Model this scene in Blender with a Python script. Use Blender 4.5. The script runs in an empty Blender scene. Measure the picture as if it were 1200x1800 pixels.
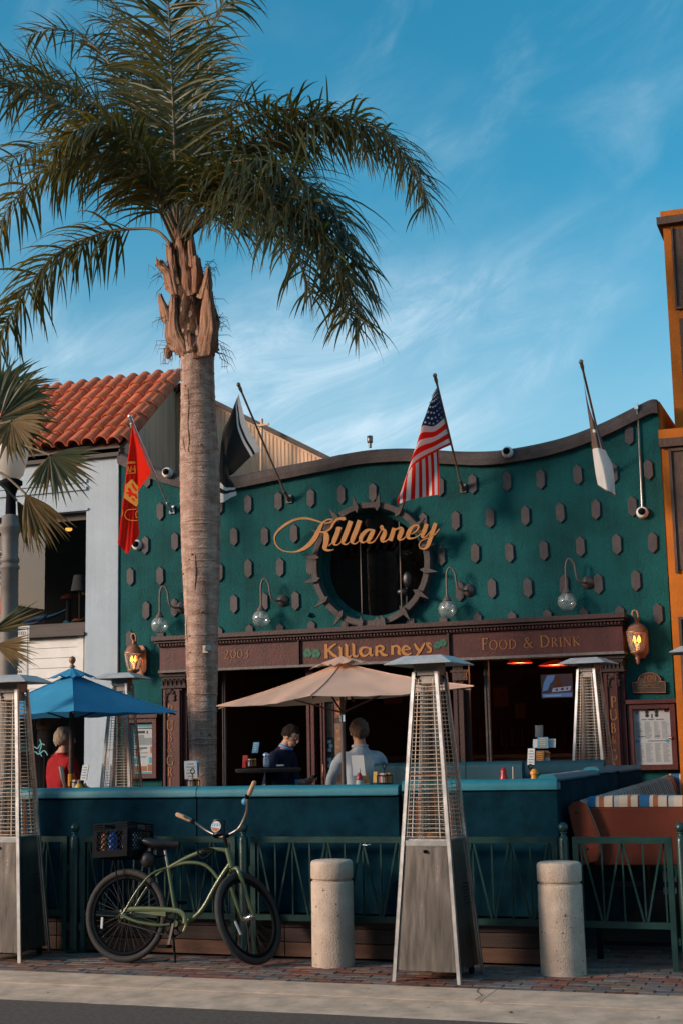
import bpy, bmesh, math, random
from mathutils import Vector, Matrix, noise
R = math.radians
random.seed(7)
SC = bpy.context.scene
COL = SC.collection

# ------------------------------------------------------------------ camera
CAM_H, YAW, PITCH, ROLL = 1.57, R(20.0), R(9.47), R(1.19)
cd = bpy.data.cameras.new('camera')
cam = bpy.data.objects.new('camera', cd); COL.objects.link(cam)
cd.sensor_fit = 'HORIZONTAL'; cd.sensor_width = 24.0; cd.lens = 50.0
cd.clip_start = 0.1; cd.clip_end = 3000
cam.location = (0, 0, CAM_H)
cam.rotation_euler = (Matrix.Rotation(YAW, 3, 'Z') @ Matrix.Rotation(R(90) + PITCH, 3, 'X') @ Matrix.Rotation(-ROLL, 3, 'Z')).to_euler()
SC.camera = cam

# ------------------------------------------------------------------ sky and sun
SUN_EL, SUN_AZ = 16.0, -40.0          # azimuth: degrees behind (+) or in front (-) of the line of the shopfronts, from the left (-X)
SUN_DIR = Vector((-math.cos(R(SUN_AZ)) * math.cos(R(SUN_EL)), math.sin(R(SUN_AZ)) * math.cos(R(SUN_EL)), math.sin(R(SUN_EL))))
w = bpy.data.worlds.new('World'); SC.world = w; w.use_nodes = True
nt = w.node_tree; N = nt.nodes; L = nt.links; N.clear()
out = N.new('ShaderNodeOutputWorld'); bg = N.new('ShaderNodeBackground')
sky = N.new('ShaderNodeTexSky'); sky.sky_type = 'NISHITA'; sky.sun_disc = False
sky.sun_elevation = R(SUN_EL); sky.sun_rotation = math.atan2(SUN_DIR.x, SUN_DIR.y)
sky.altitude = 0; sky.air_density = 1.0; sky.dust_density = 2.0; sky.ozone_density = 2.6
bg.inputs[1].default_value = 0.07
tc = N.new('ShaderNodeTexCoord'); sep = N.new('ShaderNodeSeparateXYZ'); L.new(tc.outputs['Generated'], sep.inputs[0])
def wmath(op, a, b):
    n = N.new('ShaderNodeMath'); n.operation = op
    for i, v in enumerate((a, b)):
        if isinstance(v, (int, float)): n.inputs[i].default_value = v
        elif v is not None: L.new(v, n.inputs[i])
    return n.outputs[0]
m0 = N.new('ShaderNodeMapping'); m0.vector_type = 'POINT'; m0.inputs['Rotation'].default_value = (0, 0, -YAW); L.new(tc.outputs['Generated'], m0.inputs[0])
def cloud_layer(tilt, scl, scale, lo, hi, loc=(0, 0, 0), dist=0.6, rough=0.6):
    mr_ = N.new('ShaderNodeMapping'); mr_.inputs['Rotation'].default_value = (0, R(tilt), 0); L.new(m0.outputs[0], mr_.inputs[0])
    mp = N.new('ShaderNodeMapping'); mp.inputs['Scale'].default_value = scl; mp.inputs['Location'].default_value = loc; L.new(mr_.outputs[0], mp.inputs[0])
    nz = N.new('ShaderNodeTexNoise'); nz.inputs['Scale'].default_value = scale; nz.inputs['Detail'].default_value = 10; nz.inputs['Roughness'].default_value = rough; nz.inputs['Distortion'].default_value = dist
    L.new(mp.outputs[0], nz.inputs['Vector'])
    rp = N.new('ShaderNodeValToRGB'); rp.color_ramp.elements[0].position = lo; rp.color_ramp.elements[1].position = hi
    rp.color_ramp.interpolation = 'EASE'
    L.new(nz.outputs[0], rp.inputs[0]); return rp.outputs[0]
c1 = cloud_layer(26, (1.0, 1.0, 2.6), 2.1, 0.43, 0.74, (4.32, 0.7, 2.02), 0.4, 0.5)
c2 = cloud_layer(26, (1.0, 1.0, 3.4), 7.0, 0.30, 0.85, (3.1, 1.7, 0), 1.3, 0.66)
c3 = cloud_layer(58, (1.0, 1.0, 2.2), 3.3, 0.50, 0.80, (1.15, 0.4, 3.3), 0.9, 0.6)
c12 = wmath('MULTIPLY', wmath('ADD', c1, wmath('MULTIPLY', c3, 0.55)), wmath('ADD', wmath('MULTIPLY', c2, 1.0), 0.25))
hz = wmath('SUBTRACT', 1.0, wmath('MINIMUM', wmath('MULTIPLY', sep.outputs[2], 2.6), 1.0))
cl = wmath('MINIMUM', wmath('ADD', wmath('MULTIPLY', c12, 0.72), wmath('MULTIPLY', wmath('POWER', hz, 1.35), 0.62)), 0.85)
mixc = N.new('ShaderNodeMixRGB'); L.new(cl, mixc.inputs[0])
hs = N.new('ShaderNodeHueSaturation'); hs.inputs['Hue'].default_value = 0.473; hs.inputs['Saturation'].default_value = 1.38; hs.inputs['Value'].default_value = 0.86
L.new(sky.outputs[0], hs.inputs['Color']); L.new(hs.outputs[0], mixc.inputs[1])
mixc.inputs[2].default_value = (3.0, 3.8, 4.4, 1)
L.new(mixc.outputs[0], bg.inputs[0]); L.new(bg.outputs[0], out.inputs[0])
sd = bpy.data.lights.new('sun', 'SUN'); sun = bpy.data.objects.new('sun', sd); COL.objects.link(sun)
sd.energy = 1.05; sd.angle = R(12.0); sd.color = (1.0, 0.80, 0.64)
sun.rotation_euler = SUN_DIR.to_track_quat('Z', 'Y').to_euler()
vs = SC.view_settings; SC.display_settings.display_device = 'sRGB'
vs.view_transform = 'Standard'; vs.look = 'None'; vs.exposure = 1.7; vs.gamma = 1.0; vs.use_curve_mapping = False
cy = SC.cycles if hasattr(SC, 'cycles') else None
if cy:
    cy.use_denoising = True; cy.max_bounces = 8; cy.transparent_max_bounces = 24; cy.caustics_reflective = False; cy.caustics_refractive = False
    cy.sample_clamp_indirect = 6.0

# ------------------------------------------------------------------ measuring: a point seen at (px,py) of the 1200x1800 picture, at street depth Y (or on a plane X / Z)
_f0 = Vector((-math.sin(YAW), math.cos(YAW), 0)); _r0 = Vector((math.cos(YAW), math.sin(YAW), 0)); _u0 = Vector((0, 0, 1))
_F = _f0 * math.cos(PITCH) + _u0 * math.sin(PITCH); _U = _u0 * math.cos(PITCH) - _f0 * math.sin(PITCH)
_R2 = _r0 * math.cos(ROLL) - _U * math.sin(ROLL); _U2 = _r0 * math.sin(ROLL) + _U * math.cos(ROLL)
def S(px, py, Y=None, X=None, Z=None):
    d = _F + _R2 * ((px - 600) / 2500.0) - _U2 * ((py - 900) / 2500.0)
    k = Y / d.y if Y is not None else (X / d.x if X is not None else (Z - CAM_H) / d.z)
    return Vector((0, 0, CAM_H)) + d * k

# ------------------------------------------------------------------ object helpers
def tag(o, label=None, cat=None, group=None, kind=None):
    if label: o['label'] = label
    if cat: o['category'] = cat
    if group: o['group'] = group
    if kind: o['kind'] = kind
    return o
def empty(name, loc, label=None, cat=None, group=None, rz=0):
    o = bpy.data.objects.new(name, None); COL.objects.link(o); o.location = loc; o.rotation_euler = (0, 0, rz)
    o.empty_display_size = 0.1
    return tag(o, label, cat, group)
KIDS = {}
def link(name, me, parent=None):
    o = bpy.data.objects.new(name, me); COL.objects.link(o)
    if parent is not None: o.parent = parent; KIDS.setdefault(parent.name, []).append(o)
    return o
def copy_tree(o, parent=None):
    c = o.copy(); COL.objects.link(c)
    if parent is not None: c.parent = parent; KIDS.setdefault(parent.name, []).append(c)
    for ch in list(KIDS.get(o.name, [])): copy_tree(ch, c)
    return c
def worldloc(o):
    v = Vector((0, 0, 0))
    while o is not None: v += Vector(o.location); o = o.parent
    return v

class MB:
    """collects shapes; build() links them as ONE mesh object"""
    def __init__(s): s.v = []; s.f = []; s.m = []; s.cur = 0; s.sm = []
    def add(s, vs, fs, smooth=False):
        b = len(s.v); s.v += [Vector(p) for p in vs]
        for f in fs: s.f.append([b + i for i in f]); s.m.append(s.cur); s.sm.append(smooth)
        return s
    def box(s, c, size, rz=0.0, M=None, top=1.0):
        x, y, z = size[0] / 2, size[1] / 2, size[2] / 2
        vs = [Vector((sx * x * (top if sz > 0 else 1), sy * y * (top if sz > 0 else 1), sz * z)) for sz in (-1, 1) for sy in (-1, 1) for sx in (-1, 1)]
        if M is None: M = Matrix.Rotation(rz, 3, 'Z')
        return s.add([Vector(c) + M @ v for v in vs], [(0, 2, 3, 1), (4, 5, 7, 6), (0, 1, 5, 4), (2, 6, 7, 3), (0, 4, 6, 2), (1, 3, 7, 5)])
    def cbox(s, c, size, b=0.01, rz=0.0, M=None):       # box with chamfered edges
        bm = bmesh.new(); bmesh.ops.create_cube(bm, size=1.0)
        for v in bm.verts: v.co = Vector((v.co.x * size[0], v.co.y * size[1], v.co.z * size[2]))
        bmesh.ops.bevel(bm, geom=list(bm.edges), offset=b, segments=2, affect='EDGES', profile=0.5)
        if M is None: M = Matrix.Rotation(rz, 3, 'Z')
        bm.verts.index_update()
        s.add([Vector(c) + M @ v.co for v in bm.verts], [[v.index for v in f.verts] for f in bm.faces]); bm.free(); return s
    def span(s, a, b): # axis box between two corners
        a = Vector(a); b = Vector(b); return s.box((a + b) / 2, [abs(b[i] - a[i]) for i in range(3)])
    def tube(s, pts, r, n=8, caps=True, flat=1.0, closed=False):
        pts = [Vector(p) for p in pts]; k = len(pts)
        rs = [r] * k if isinstance(r, (int, float)) else list(r)
        vs = []; prev = None
        for i, p in enumerate(pts):
            if closed: t = (pts[(i + 1) % k] - pts[i - 1])
            else: t = pts[min(i + 1, k - 1)] - pts[max(i - 1, 0)]
            t.normalize()
            if prev is None:
                a = Vector((0, 0, 1)) if abs(t.z) < 0.9 else Vector((0, 1, 0)); u = t.cross(a).normalized()
            else:
                u = (prev - t * prev.dot(t)).normalized()
            prev = u; q = t.cross(u)
            for j in range(n):
                an = 2 * math.pi * j / n
                vs.append(p + u * (rs[i] * math.cos(an)) + q * (rs[i] * flat * math.sin(an)))
        fs = []
        for i in range(k if closed else k - 1):
            i2 = (i + 1) % k
            for j in range(n): fs.append((i * n + j, i * n + (j + 1) % n, i2 * n + (j + 1) % n, i2 * n + j))
        s.add(vs, fs, True)
        if caps and not closed: s.add(vs[:n], [tuple(range(n))[::-1]]); s.add(vs[-n:], [tuple(range(n))])
        return s
    def bar(s, a, b, w, h=None, up=(0, 0, 1)):
        a = Vector(a); b = Vector(b); h = w if h is None else h; t = (b - a); ln = t.length; t.normalize()
        up = Vector(up)
        if abs(t.dot(up)) > 0.95: up = Vector((0, 1, 0))
        x = t.cross(up).normalized(); y = x.cross(t)
        M = Matrix((x, t, y)).transposed()
        return s.box((a + b) / 2, (w, ln, h), M=M)
    def lathe(s, prof, n=20, c=(0, 0, 0), M=None, wob=None, smooth=True, caps=True):
        c = Vector(c); vs = []; M = M or Matrix.Identity(3)
        for (r, z) in prof:
            for j in range(n):
                a = 2 * math.pi * j / n; rr = r * (wob(a, z) if wob else 1)
                vs.append(c + M @ Vector((rr * math.cos(a), rr * math.sin(a), z)))
        fs = []
        for i in range(len(prof) - 1):
            for j in range(n): fs.append((i * n + j, i * n + (j + 1) % n, (i + 1) * n + (j + 1) % n, (i + 1) * n + j))
        s.add(vs, fs, smooth)
        if caps:
            if prof[0][0] > 1e-4: s.add(vs[:n], [tuple(range(n))[::-1]])
            if prof[-1][0] > 1e-4: s.add(vs[-n:], [tuple(range(n))])
        return s
    def ball(s, c, r, n=12, m=8, sc=(1, 1, 1), M=None):
        prof = [(max(1e-5, r * math.sin(math.pi * i / m)), -r * math.cos(math.pi * i / m)) for i in range(m + 1)]
        M2 = (M or Matrix.Identity(3)) @ Matrix.Diagonal(sc)
        return s.lathe(prof, n, c, M2, caps=False)
    def prism(s, poly, d, smooth=False):     # poly: 3d points of a planar outline, extruded by vector d
        poly = [Vector(p) for p in poly]; d = Vector(d); n = len(poly)
        s.add(poly + [p + d for p in poly], [tuple(range(n)), tuple(range(2 * n - 1, n - 1, -1))])
        s.add(poly + [p + d for p in poly], [(i, i + n, (i + 1) % n + n, (i + 1) % n) for i in range(n)], smooth); return s
    def ribbon(s, pts, ws, nrm, depth):      # flat pen stroke standing off by depth along nrm (front at pts+nrm*depth)
        pts = [Vector(p) for p in pts]; nrm = Vector(nrm).normalized(); k = len(pts); lf = []; rt = []
        for i, p in enumerate(pts):
            t = (pts[min(i + 1, k - 1)] - pts[max(i - 1, 0)]).normalized(); q = t.cross(nrm).normalized()
            lf.append(p + q * ws[i] / 2); rt.append(p - q * ws[i] / 2)
        dv = nrm * depth; vs = lf + rt + [p + dv for p in lf] + [p + dv for p in rt]; fs = []
        for i in range(k - 1):
            fs += [(i, i + 1, k + i + 1, k + i), (2 * k + i, 3 * k + i, 3 * k + i + 1, 2 * k + i + 1), (i, 2 * k + i, 2 * k + i + 1, i + 1), (k + i, k + i + 1, 3 * k + i + 1, 3 * k + i)]
        fs += [(0, k, 3 * k, 2 * k), (k - 1, 3 * k - 1, 4 * k - 1, 2 * k - 1)]
        return s.add(vs, fs)
    def xf(s, M):
        s.v = [M @ p for p in s.v]; return s
    def mesh(s, name, mats, off=Vector((0, 0, 0)), fixn=True):
        me = bpy.data.meshes.new(name); me.from_pydata([tuple(p - off) for p in s.v], [], s.f)
        for m in (mats if isinstance(mats, (list, tuple)) else [mats]): me.materials.append(m)
        me.polygons.foreach_set('material_index', s.m); me.polygons.foreach_set('use_smooth', s.sm)
        if fixn:
            bm = bmesh.new(); bm.from_mesh(me); bmesh.ops.recalc_face_normals(bm, faces=bm.faces); bm.to_mesh(me); bm.free()
        me.update(); return me
    def build(s, name, mats, parent=None, local=False, fixn=True):
        off = Vector((0, 0, 0)) if (local or parent is None) else worldloc(parent)
        return link(name, s.mesh(name, mats, off, fixn), parent)

def catmull(pts, n=6, closed=False):
    P = [tuple(p) for p in pts]; k = len(P); res = []
    rng = range(k if closed else k - 1)
    for i in rng:
        p0 = P[(i - 1) % k] if (closed or i > 0) else P[0]; p1 = P[i]; p2 = P[(i + 1) % k]; p3 = P[(i + 2) % k] if (closed or i + 2 < k) else P[-1]
        for j in range(n):
            t = j / n
            res.append(tuple(0.5 * ((2 * b) + (-a + c) * t + (2 * a - 5 * b + 4 * c - d) * t * t + (-a + 3 * b - 3 * c + d) * t ** 3) for a, b, c, d in zip(p0, p1, p2, p3)))
    if not closed: res.append(P[-1])
    return res

# ------------------------------------------------------------------ materials
def mat(name, col, rough=0.6, metal=0.0, var=0.25, vs=6.0, bump=0.0, bs=80.0, rnd=0.0, spec=0.5, col2=None, stretch=(1, 1, 1), detail=6, trans=0.0, tcol=None, coat=0.0, streak=0.0):
    m = bpy.data.materials.new(name); m.use_nodes = True; t = m.node_tree; n = t.nodes; l = t.links
    b = n['Principled BSDF']; b.inputs['Roughness'].default_value = rough; b.inputs['Metallic'].default_value = metal
    b.inputs['Specular IOR Level'].default_value = spec; b.inputs['Coat Weight'].default_value = coat
    tc = n.new('ShaderNodeTexCoord'); mp = n.new('ShaderNodeMapping'); mp.inputs['Scale'].default_value = stretch; l.new(tc.outputs['Object'], mp.inputs[0])
    oi = n.new('ShaderNodeObjectInfo'); ad = n.new('ShaderNodeVectorMath'); ad.operation = 'ADD'
    sc = n.new('ShaderNodeVectorMath'); sc.operation = 'SCALE'; sc.inputs['Scale'].default_value = 37.0 if rnd else 0.0
    cv = n.new('ShaderNodeCombineXYZ')
    for i in range(3): l.new(oi.outputs['Random'], cv.inputs[i])
    l.new(cv.outputs[0], sc.inputs[0]); l.new(mp.outputs[0], ad.inputs[0]); l.new(sc.outputs[0], ad.inputs[1])
    nz = n.new('ShaderNodeTexNoise'); nz.inputs['Scale'].default_value = vs; nz.inputs['Detail'].default_value = detail; nz.inputs['Roughness'].default_value = 0.65
    l.new(ad.outputs[0], nz.inputs['Vector'])
    rp = n.new('ShaderNodeValToRGB'); e = rp.color_ramp.elements
    c = Vector(col); c2 = Vector(col2) if col2 else c * (1 - var)
    ca = c if col2 else c * (1 + var * 0.6)
    e[0].position = 0.32; e[1].position = 0.70; e[0].color = (*[min(1, x) for x in c2], 1); e[1].color = (*[min(1, x) for x in ca], 1)
    l.new(nz.outputs[0], rp.inputs[0]); last = rp.outputs[0]
    if rnd:
        hv = n.new('ShaderNodeHueSaturation'); mr = n.new('ShaderNodeMapRange'); mr.inputs[3].default_value = 1 - rnd; mr.inputs[4].default_value = 1 + rnd
        l.new(oi.outputs['Random'], mr.inputs[0]); l.new(mr.outputs[0], hv.inputs['Value']); l.new(last, hv.inputs['Color']); last = hv.outputs[0]
    if streak:
        mp2 = n.new('ShaderNodeMapping'); mp2.inputs['Scale'].default_value = (9, 9, 0.5); l.new(tc.outputs['Object'], mp2.inputs[0])
        n2 = n.new('ShaderNodeTexNoise'); n2.inputs['Scale'].default_value = 1.6; n2.inputs['Detail'].default_value = 5; l.new(mp2.outputs[0], n2.inputs['Vector'])
        r2 = n.new('ShaderNodeValToRGB'); r2.color_ramp.elements[0].position = 0.45; r2.color_ramp.elements[1].position = 0.72
        r2.color_ramp.elements[0].color = (1, 1, 1, 1); r2.color_ramp.elements[1].color = (1 - streak,) * 3 + (1,)
        l.new(n2.outputs[0], r2.inputs[0]); mx = n.new('ShaderNodeMixRGB'); mx.blend_type = 'MULTIPLY'; mx.inputs[0].default_value = 1
        l.new(last, mx.inputs[1]); l.new(r2.outputs[0], mx.inputs[2]); last = mx.outputs[0]
    l.new(last, b.inputs['Base Color'])
    if metal or rough < 0.5:
        mr2 = n.new('ShaderNodeMapRange'); mr2.inputs[3].default_value = max(0.03, rough * 0.75); mr2.inputs[4].default_value = min(1, rough * 1.35)
        l.new(nz.outputs[0], mr2.inputs[0]); l.new(mr2.outputs[0], b.inputs['Roughness'])
    if bump:
        nb = n.new('ShaderNodeTexNoise'); nb.inputs['Scale'].default_value = bs; nb.inputs['Detail'].default_value = 4; l.new(ad.outputs[0], nb.inputs['Vector'])
        bp = n.new('ShaderNodeBump'); bp.inputs['Strength'].default_value = bump; bp.inputs['Distance'].default_value = 0.02
        l.new(nb.outputs[0], bp.inputs['Height']); l.new(bp.outputs[0], b.inputs['Normal'])
    if trans:
        tr = n.new('ShaderNodeBsdfTranslucent'); ms = n.new('ShaderNodeMixShader'); ms.inputs[0].default_value = trans
        tr.inputs[0].default_value = (*(tcol or col), 1); o = n['Material Output']
        l.new(b.outputs[0], ms.inputs[1]); l.new(tr.outputs[0], ms.inputs[2]); l.new(ms.outputs[0], o.inputs[0])
    return m
def glow(name, col, s):
    m = bpy.data.materials.new(name); m.use_nodes = True; b = m.node_tree.nodes['Principled BSDF']
    b.inputs['Base Color'].default_value = (*col, 1); b.inputs['Emission Color'].default_value = (*col, 1); b.inputs['Emission Strength'].default_value = s; return m
def glassy(name, tint=(1, 1, 1), refl=1.0, rough=0.0, ior=1.45, base=0.0, haze=0.0):
    m = bpy.data.materials.new(name); m.use_nodes = True; t = m.node_tree; n = t.nodes; l = t.links; n.remove(n['Principled BSDF'])
    tr = n.new('ShaderNodeBsdfTransparent'); tr.inputs[0].default_value = (*tint, 1); gl = n.new('ShaderNodeBsdfGlossy'); gl.inputs['Roughness'].default_value = rough
    lw_ = n.new('ShaderNodeLayerWeight'); lw_.inputs['Blend'].default_value = 0.5; fr = n.new('ShaderNodeMath'); fr.operation = 'POWER'; l.new(lw_.outputs['Facing'], fr.inputs[0]); fr.inputs[1].default_value = 4.0 if refl <= 1.0 else 2.2; mu = n.new('ShaderNodeMath'); mu.operation = 'MULTIPLY_ADD'; mu.inputs[1].default_value = refl; mu.inputs[2].default_value = base; mu.use_clamp = True
    l.new(fr.outputs[0], mu.inputs[0]); ms = n.new('ShaderNodeMixShader'); l.new(mu.outputs[0], ms.inputs[0]); l.new(tr.outputs[0], ms.inputs[1]); l.new(gl.outputs[0], ms.inputs[2])
    last = ms.outputs[0]
    if haze:
        df = n.new('ShaderNodeBsdfDiffuse'); df.inputs[0].default_value = (.85, .85, .82, 1); m2 = n.new('ShaderNodeMixShader'); m2.inputs[0].default_value = haze; l.new(last, m2.inputs[1]); l.new(df.outputs[0], m2.inputs[2]); last = m2.outputs[0]
    l.new(last, n['Material Output'].inputs[0]); return m

G = {}
G['green'] = mat('green_stucco', (0.006, 0.088, 0.090), 0.8, var=0.42, vs=1.6, bump=0.55, bs=42, spec=0.2, detail=10, streak=0.16)
G['cap'] = mat('brown_trim', (0.088, 0.070, 0.067), 0.7, var=0.35, vs=5, bump=0.35, bs=40, spec=0.3)
G['plate'] = mat('grey_brown_paint', (0.082, 0.070, 0.073), 0.6, var=0.25, vs=9, bump=0.2, bs=60, rnd=0.14, spec=0.3)
G['maroon'] = mat('maroon_paint', (0.085, 0.020, 0.018), 0.5, var=0.35, vs=4, bump=0.15, bs=50, streak=0.3, spec=0.4)
G['maroon_dark'] = mat('dark_maroon_wood', (0.050, 0.016, 0.014), 0.55, var=0.35, vs=5, bump=0.2, bs=40)
G['gold'] = mat('gold_paint', (0.42, 0.17, 0.035), 0.5, var=0.15, vs=12)
G['gold_dull'] = mat('gold_lettering', (0.30, 0.115, 0.025), 0.55, var=0.2, vs=14)
G['shamrock'] = mat('shamrock_green', (0.01, 0.12, 0.06), 0.5)
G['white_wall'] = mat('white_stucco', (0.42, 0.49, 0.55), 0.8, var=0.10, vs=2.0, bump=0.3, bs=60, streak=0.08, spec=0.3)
G['white_paint'] = mat('white_paint', (0.72, 0.70, 0.66), 0.5, var=0.10, vs=6)
G['tile'] = mat('terracotta_tile', (0.60, 0.165, 0.075), 0.75, var=0.30, vs=7, bump=0.25, bs=45, rnd=0.22, spec=0.25)
G['eave'] = mat('dark_eave_wood', (0.075, 0.060, 0.052), 0.7, var=0.3, vs=6, stretch=(0.4, 3, 3))
G['siding'] = mat('tan_metal_siding', (0.80, 0.54, 0.36), 0.7, var=0.22, vs=3, stretch=(1, 1, 0.25), bump=0.1, bs=30, streak=0.25)
G['orange'] = mat('orange_stucco', (0.56, 0.15, 0.014), 0.75, var=0.22, vs=3.0, bump=0.3, bs=60, spec=0.25)
G['brown_panel'] = mat('rough_brown_panel', (0.110, 0.060, 0.042), 0.8, var=0.35, vs=9, bump=0.5, bs=30, stretch=(1, 1, 0.4))
G['asphalt'] = mat('asphalt', (0.20, 0.148, 0.118), 0.9, var=0.35, vs=30, bump=0.8, bs=240, spec=0.2)
G['concrete'] = mat('kerb_concrete', (0.72, 0.495, 0.345), 0.85, var=0.34, vs=5, bump=0.35, bs=160, spec=0.2, detail=10)
G['bollard'] = mat('bollard_concrete', (0.60, 0.47, 0.37), 0.85, var=0.22, vs=7, bump=0.5, bs=110, spec=0.2, detail=10)
G['pit'] = mat('dark_pit', (0.07, 0.05, 0.04), 0.9)
G['brick_red'] = mat('red_paver', (0.24, 0.105, 0.078), 0.85, var=0.3, vs=14, bump=0.5, bs=120, rnd=0.25, spec=0.2)
G['brick_grey'] = mat('grey_paver', (0.19, 0.165, 0.155), 0.85, var=0.3, vs=14, bump=0.5, bs=120, rnd=0.25, spec=0.2)
G['brick_tan'] = mat('tan_paver', (0.27, 0.18, 0.135), 0.85, var=0.3, vs=14, bump=0.5, bs=120, rnd=0.25, spec=0.2)
G['sand'] = mat('joint_sand', (0.065, 0.052, 0.044), 0.95, bump=0.5, bs=150)
G['fence'] = mat('green_metal_paint', (0.012, 0.046, 0.042), 0.32, var=0.25, vs=9, spec=0.5, bump=0.05, bs=60)
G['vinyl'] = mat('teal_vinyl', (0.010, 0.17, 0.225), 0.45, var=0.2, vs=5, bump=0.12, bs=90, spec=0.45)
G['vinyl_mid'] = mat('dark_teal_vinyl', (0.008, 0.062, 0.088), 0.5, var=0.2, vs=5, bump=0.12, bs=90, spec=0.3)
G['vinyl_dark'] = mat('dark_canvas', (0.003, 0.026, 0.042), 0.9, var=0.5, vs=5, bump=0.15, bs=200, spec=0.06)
G['wood_red'] = mat('red_brown_board', (0.115, 0.048, 0.026), 0.7, var=0.35, vs=6, stretch=(0.3, 4, 4), bump=0.25, bs=40, rnd=0.2)
G['wood_dark'] = mat('dark_board', (0.042, 0.022, 0.017), 0.75, var=0.35, vs=6, stretch=(0.3, 4, 4), bump=0.25, bs=40, rnd=0.2)
G['deck'] = mat('deck_floor', (0.06, 0.04, 0.03), 0.7, var=0.3, vs=5)
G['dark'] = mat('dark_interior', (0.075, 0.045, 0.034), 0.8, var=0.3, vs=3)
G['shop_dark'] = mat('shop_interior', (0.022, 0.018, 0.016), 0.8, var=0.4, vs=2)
G['black'] = mat('black_plastic', (0.006, 0.007, 0.009), 0.8, var=0.2, spec=0.1)
G['rubber'] = mat('tyre_rubber', (0.030, 0.026, 0.024), 0.75, var=0.3, vs=20, bump=0.3, bs=130)
G['steel'] = mat('stainless_steel', (0.60, 0.54, 0.49), 0.24, 1.0, var=0.28, vs=3.5, stretch=(6, 6, 0.6), detail=8)
G['steel_dark'] = mat('stained_steel', (0.30, 0.27, 0.25), 0.4, 1.0, var=0.25, vs=3)
G['cap_metal'] = mat('brushed_cap', (0.66, 0.64, 0.61), 0.5, 0.55, var=0.12, vs=6)
G['alu'] = mat('aluminium', (0.86, 0.86, 0.86), 0.30, 1.0, var=0.1, vs=10)
G['wire'] = mat('weathered_wire', (0.62, 0.58, 0.53), 0.4, 0.7, col2=(0.36, 0.24, 0.16), vs=5, var=0.3)
G['rust'] = mat('rusty_steel', (0.30, 0.11, 0.035), 0.8, 0.2, var=0.45, vs=12)
G['tube_glass'] = glassy('heater_glass', (0.70, 0.66, 0.60), 1.0, 0.12, 1.5, 0.16)
G['chrome'] = mat('chrome', (0.8, 0.8, 0.8), 0.12, 1.0, var=0.05)
G['bike'] = mat('olive_green_paint', (0.080, 0.105, 0.040), 0.32, var=0.2, vs=10, coat=0.3)
G['cork'] = mat('cork', (0.52, 0.33, 0.19), 0.8, var=0.3, vs=60)
G['seat'] = mat('black_vinyl', (0.014, 0.012, 0.013), 0.5, var=0.2, vs=12, bump=0.1)
G['spoke'] = mat('spoke_steel', (0.10, 0.09, 0.08), 0.5, 0.6)
G['trunk'] = mat('palm_bark', (0.66, 0.46, 0.37), 0.9, col2=(0.30, 0.17, 0.12), vs=4, stretch=(1.5, 1.5, 3.6), bump=0.8, bs=34, spec=0.15, detail=10, streak=0.4)
G['boot'] = mat('palm_leaf_base', (0.50, 0.30, 0.21), 0.85, col2=(0.20, 0.085, 0.045), vs=5, stretch=(5, 5, 0.6), bump=1.0, bs=30, spec=0.15)
G['fibre'] = mat('palm_fibre', (0.16, 0.085, 0.05), 0.9, col2=(0.04, 0.022, 0.015), vs=22, stretch=(1, 1, .5), bump=0.8, bs=60, spec=0.1)
G['leaf'] = mat('palm_leaf', (0.080, 0.088, 0.030), 0.42, col2=(0.034, 0.046, 0.022), vs=3.0, trans=0.30, tcol=(0.24, 0.17, 0.018), spec=0.45)
G['leaf_dry'] = mat('dry_palm_leaf', (0.20, 0.125, 0.045), 0.6, var=0.35, vs=9, trans=0.28, tcol=(0.34, 0.15, 0.02), spec=0.3)
G['rachis'] = mat('palm_rachis', (0.19, 0.14, 0.075), 0.6, var=0.3, vs=8)
G['fan'] = mat('fan_palm_leaf', (0.085, 0.095, 0.035), 0.5, col2=(0.045, 0.055, 0.022), vs=5, trans=0.30, tcol=(0.30, 0.20, 0.03), spec=0.4)
G['flag_red'] = mat('red_flag_cloth', (0.80, 0.012, 0.008), 0.75, var=0.1, trans=0.5, tcol=(0.95, 0.03, 0.01), spec=0.2)
G['flag_white'] = mat('white_flag_cloth', (0.82, 0.80, 0.78), 0.75, var=0.06, trans=0.45, tcol=(0.85, 0.80, 0.74), spec=0.2)
G['flag_blue'] = mat('navy_flag_cloth', (0.012, 0.035, 0.095), 0.75, var=0.1, trans=0.35, tcol=(0.02, 0.06, 0.16), spec=0.2)
G['flag_black'] = mat('black_flag_cloth', (0.028, 0.028, 0.028), 0.75, var=0.15, trans=0.25, tcol=(0.05, 0.045, 0.04), spec=0.2)
G['flag_gold'] = mat('gold_flag_print', (0.60, 0.27, 0.012), 0.7, var=0.1, trans=0.4, tcol=(0.8, 0.4, 0.02))
G['flag_brown'] = mat('brown_flag_cloth', (0.14, 0.085, 0.065), 0.75, var=0.3, vs=12, trans=0.3, tcol=(0.25, 0.13, 0.08))
G['pole'] = mat('bronze_pole', (0.34, 0.24, 0.16), 0.4, 0.6, var=0.2, vs=12)
G['blue_canvas'] = mat('blue_canvas', (0.05, 0.32, 0.55), 0.8, var=0.10, vs=5, bump=0.1, bs=200, trans=0.25, tcol=(0.06, 0.26, 0.45), spec=0.2)
G['beige_canvas'] = mat('beige_canvas', (0.80, 0.53, 0.40), 0.8, var=0.10, vs=4, bump=0.1, bs=200, trans=0.32, tcol=(0.75, 0.40, 0.22), spec=0.2)
G['copper'] = mat('copper_patina', (0.36, 0.16, 0.095), 0.5, 0.45, var=0.35, vs=14)
G['lamp_arm'] = mat('brown_metal', (0.13, 0.10, 0.09), 0.5, 0.3, var=0.25, vs=12)
G['clear_glass'] = glassy('clear_glass', (0.95, 0.97, 0.95), 1.1, 0.02, 1.5, 0.12, 0.13)
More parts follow.
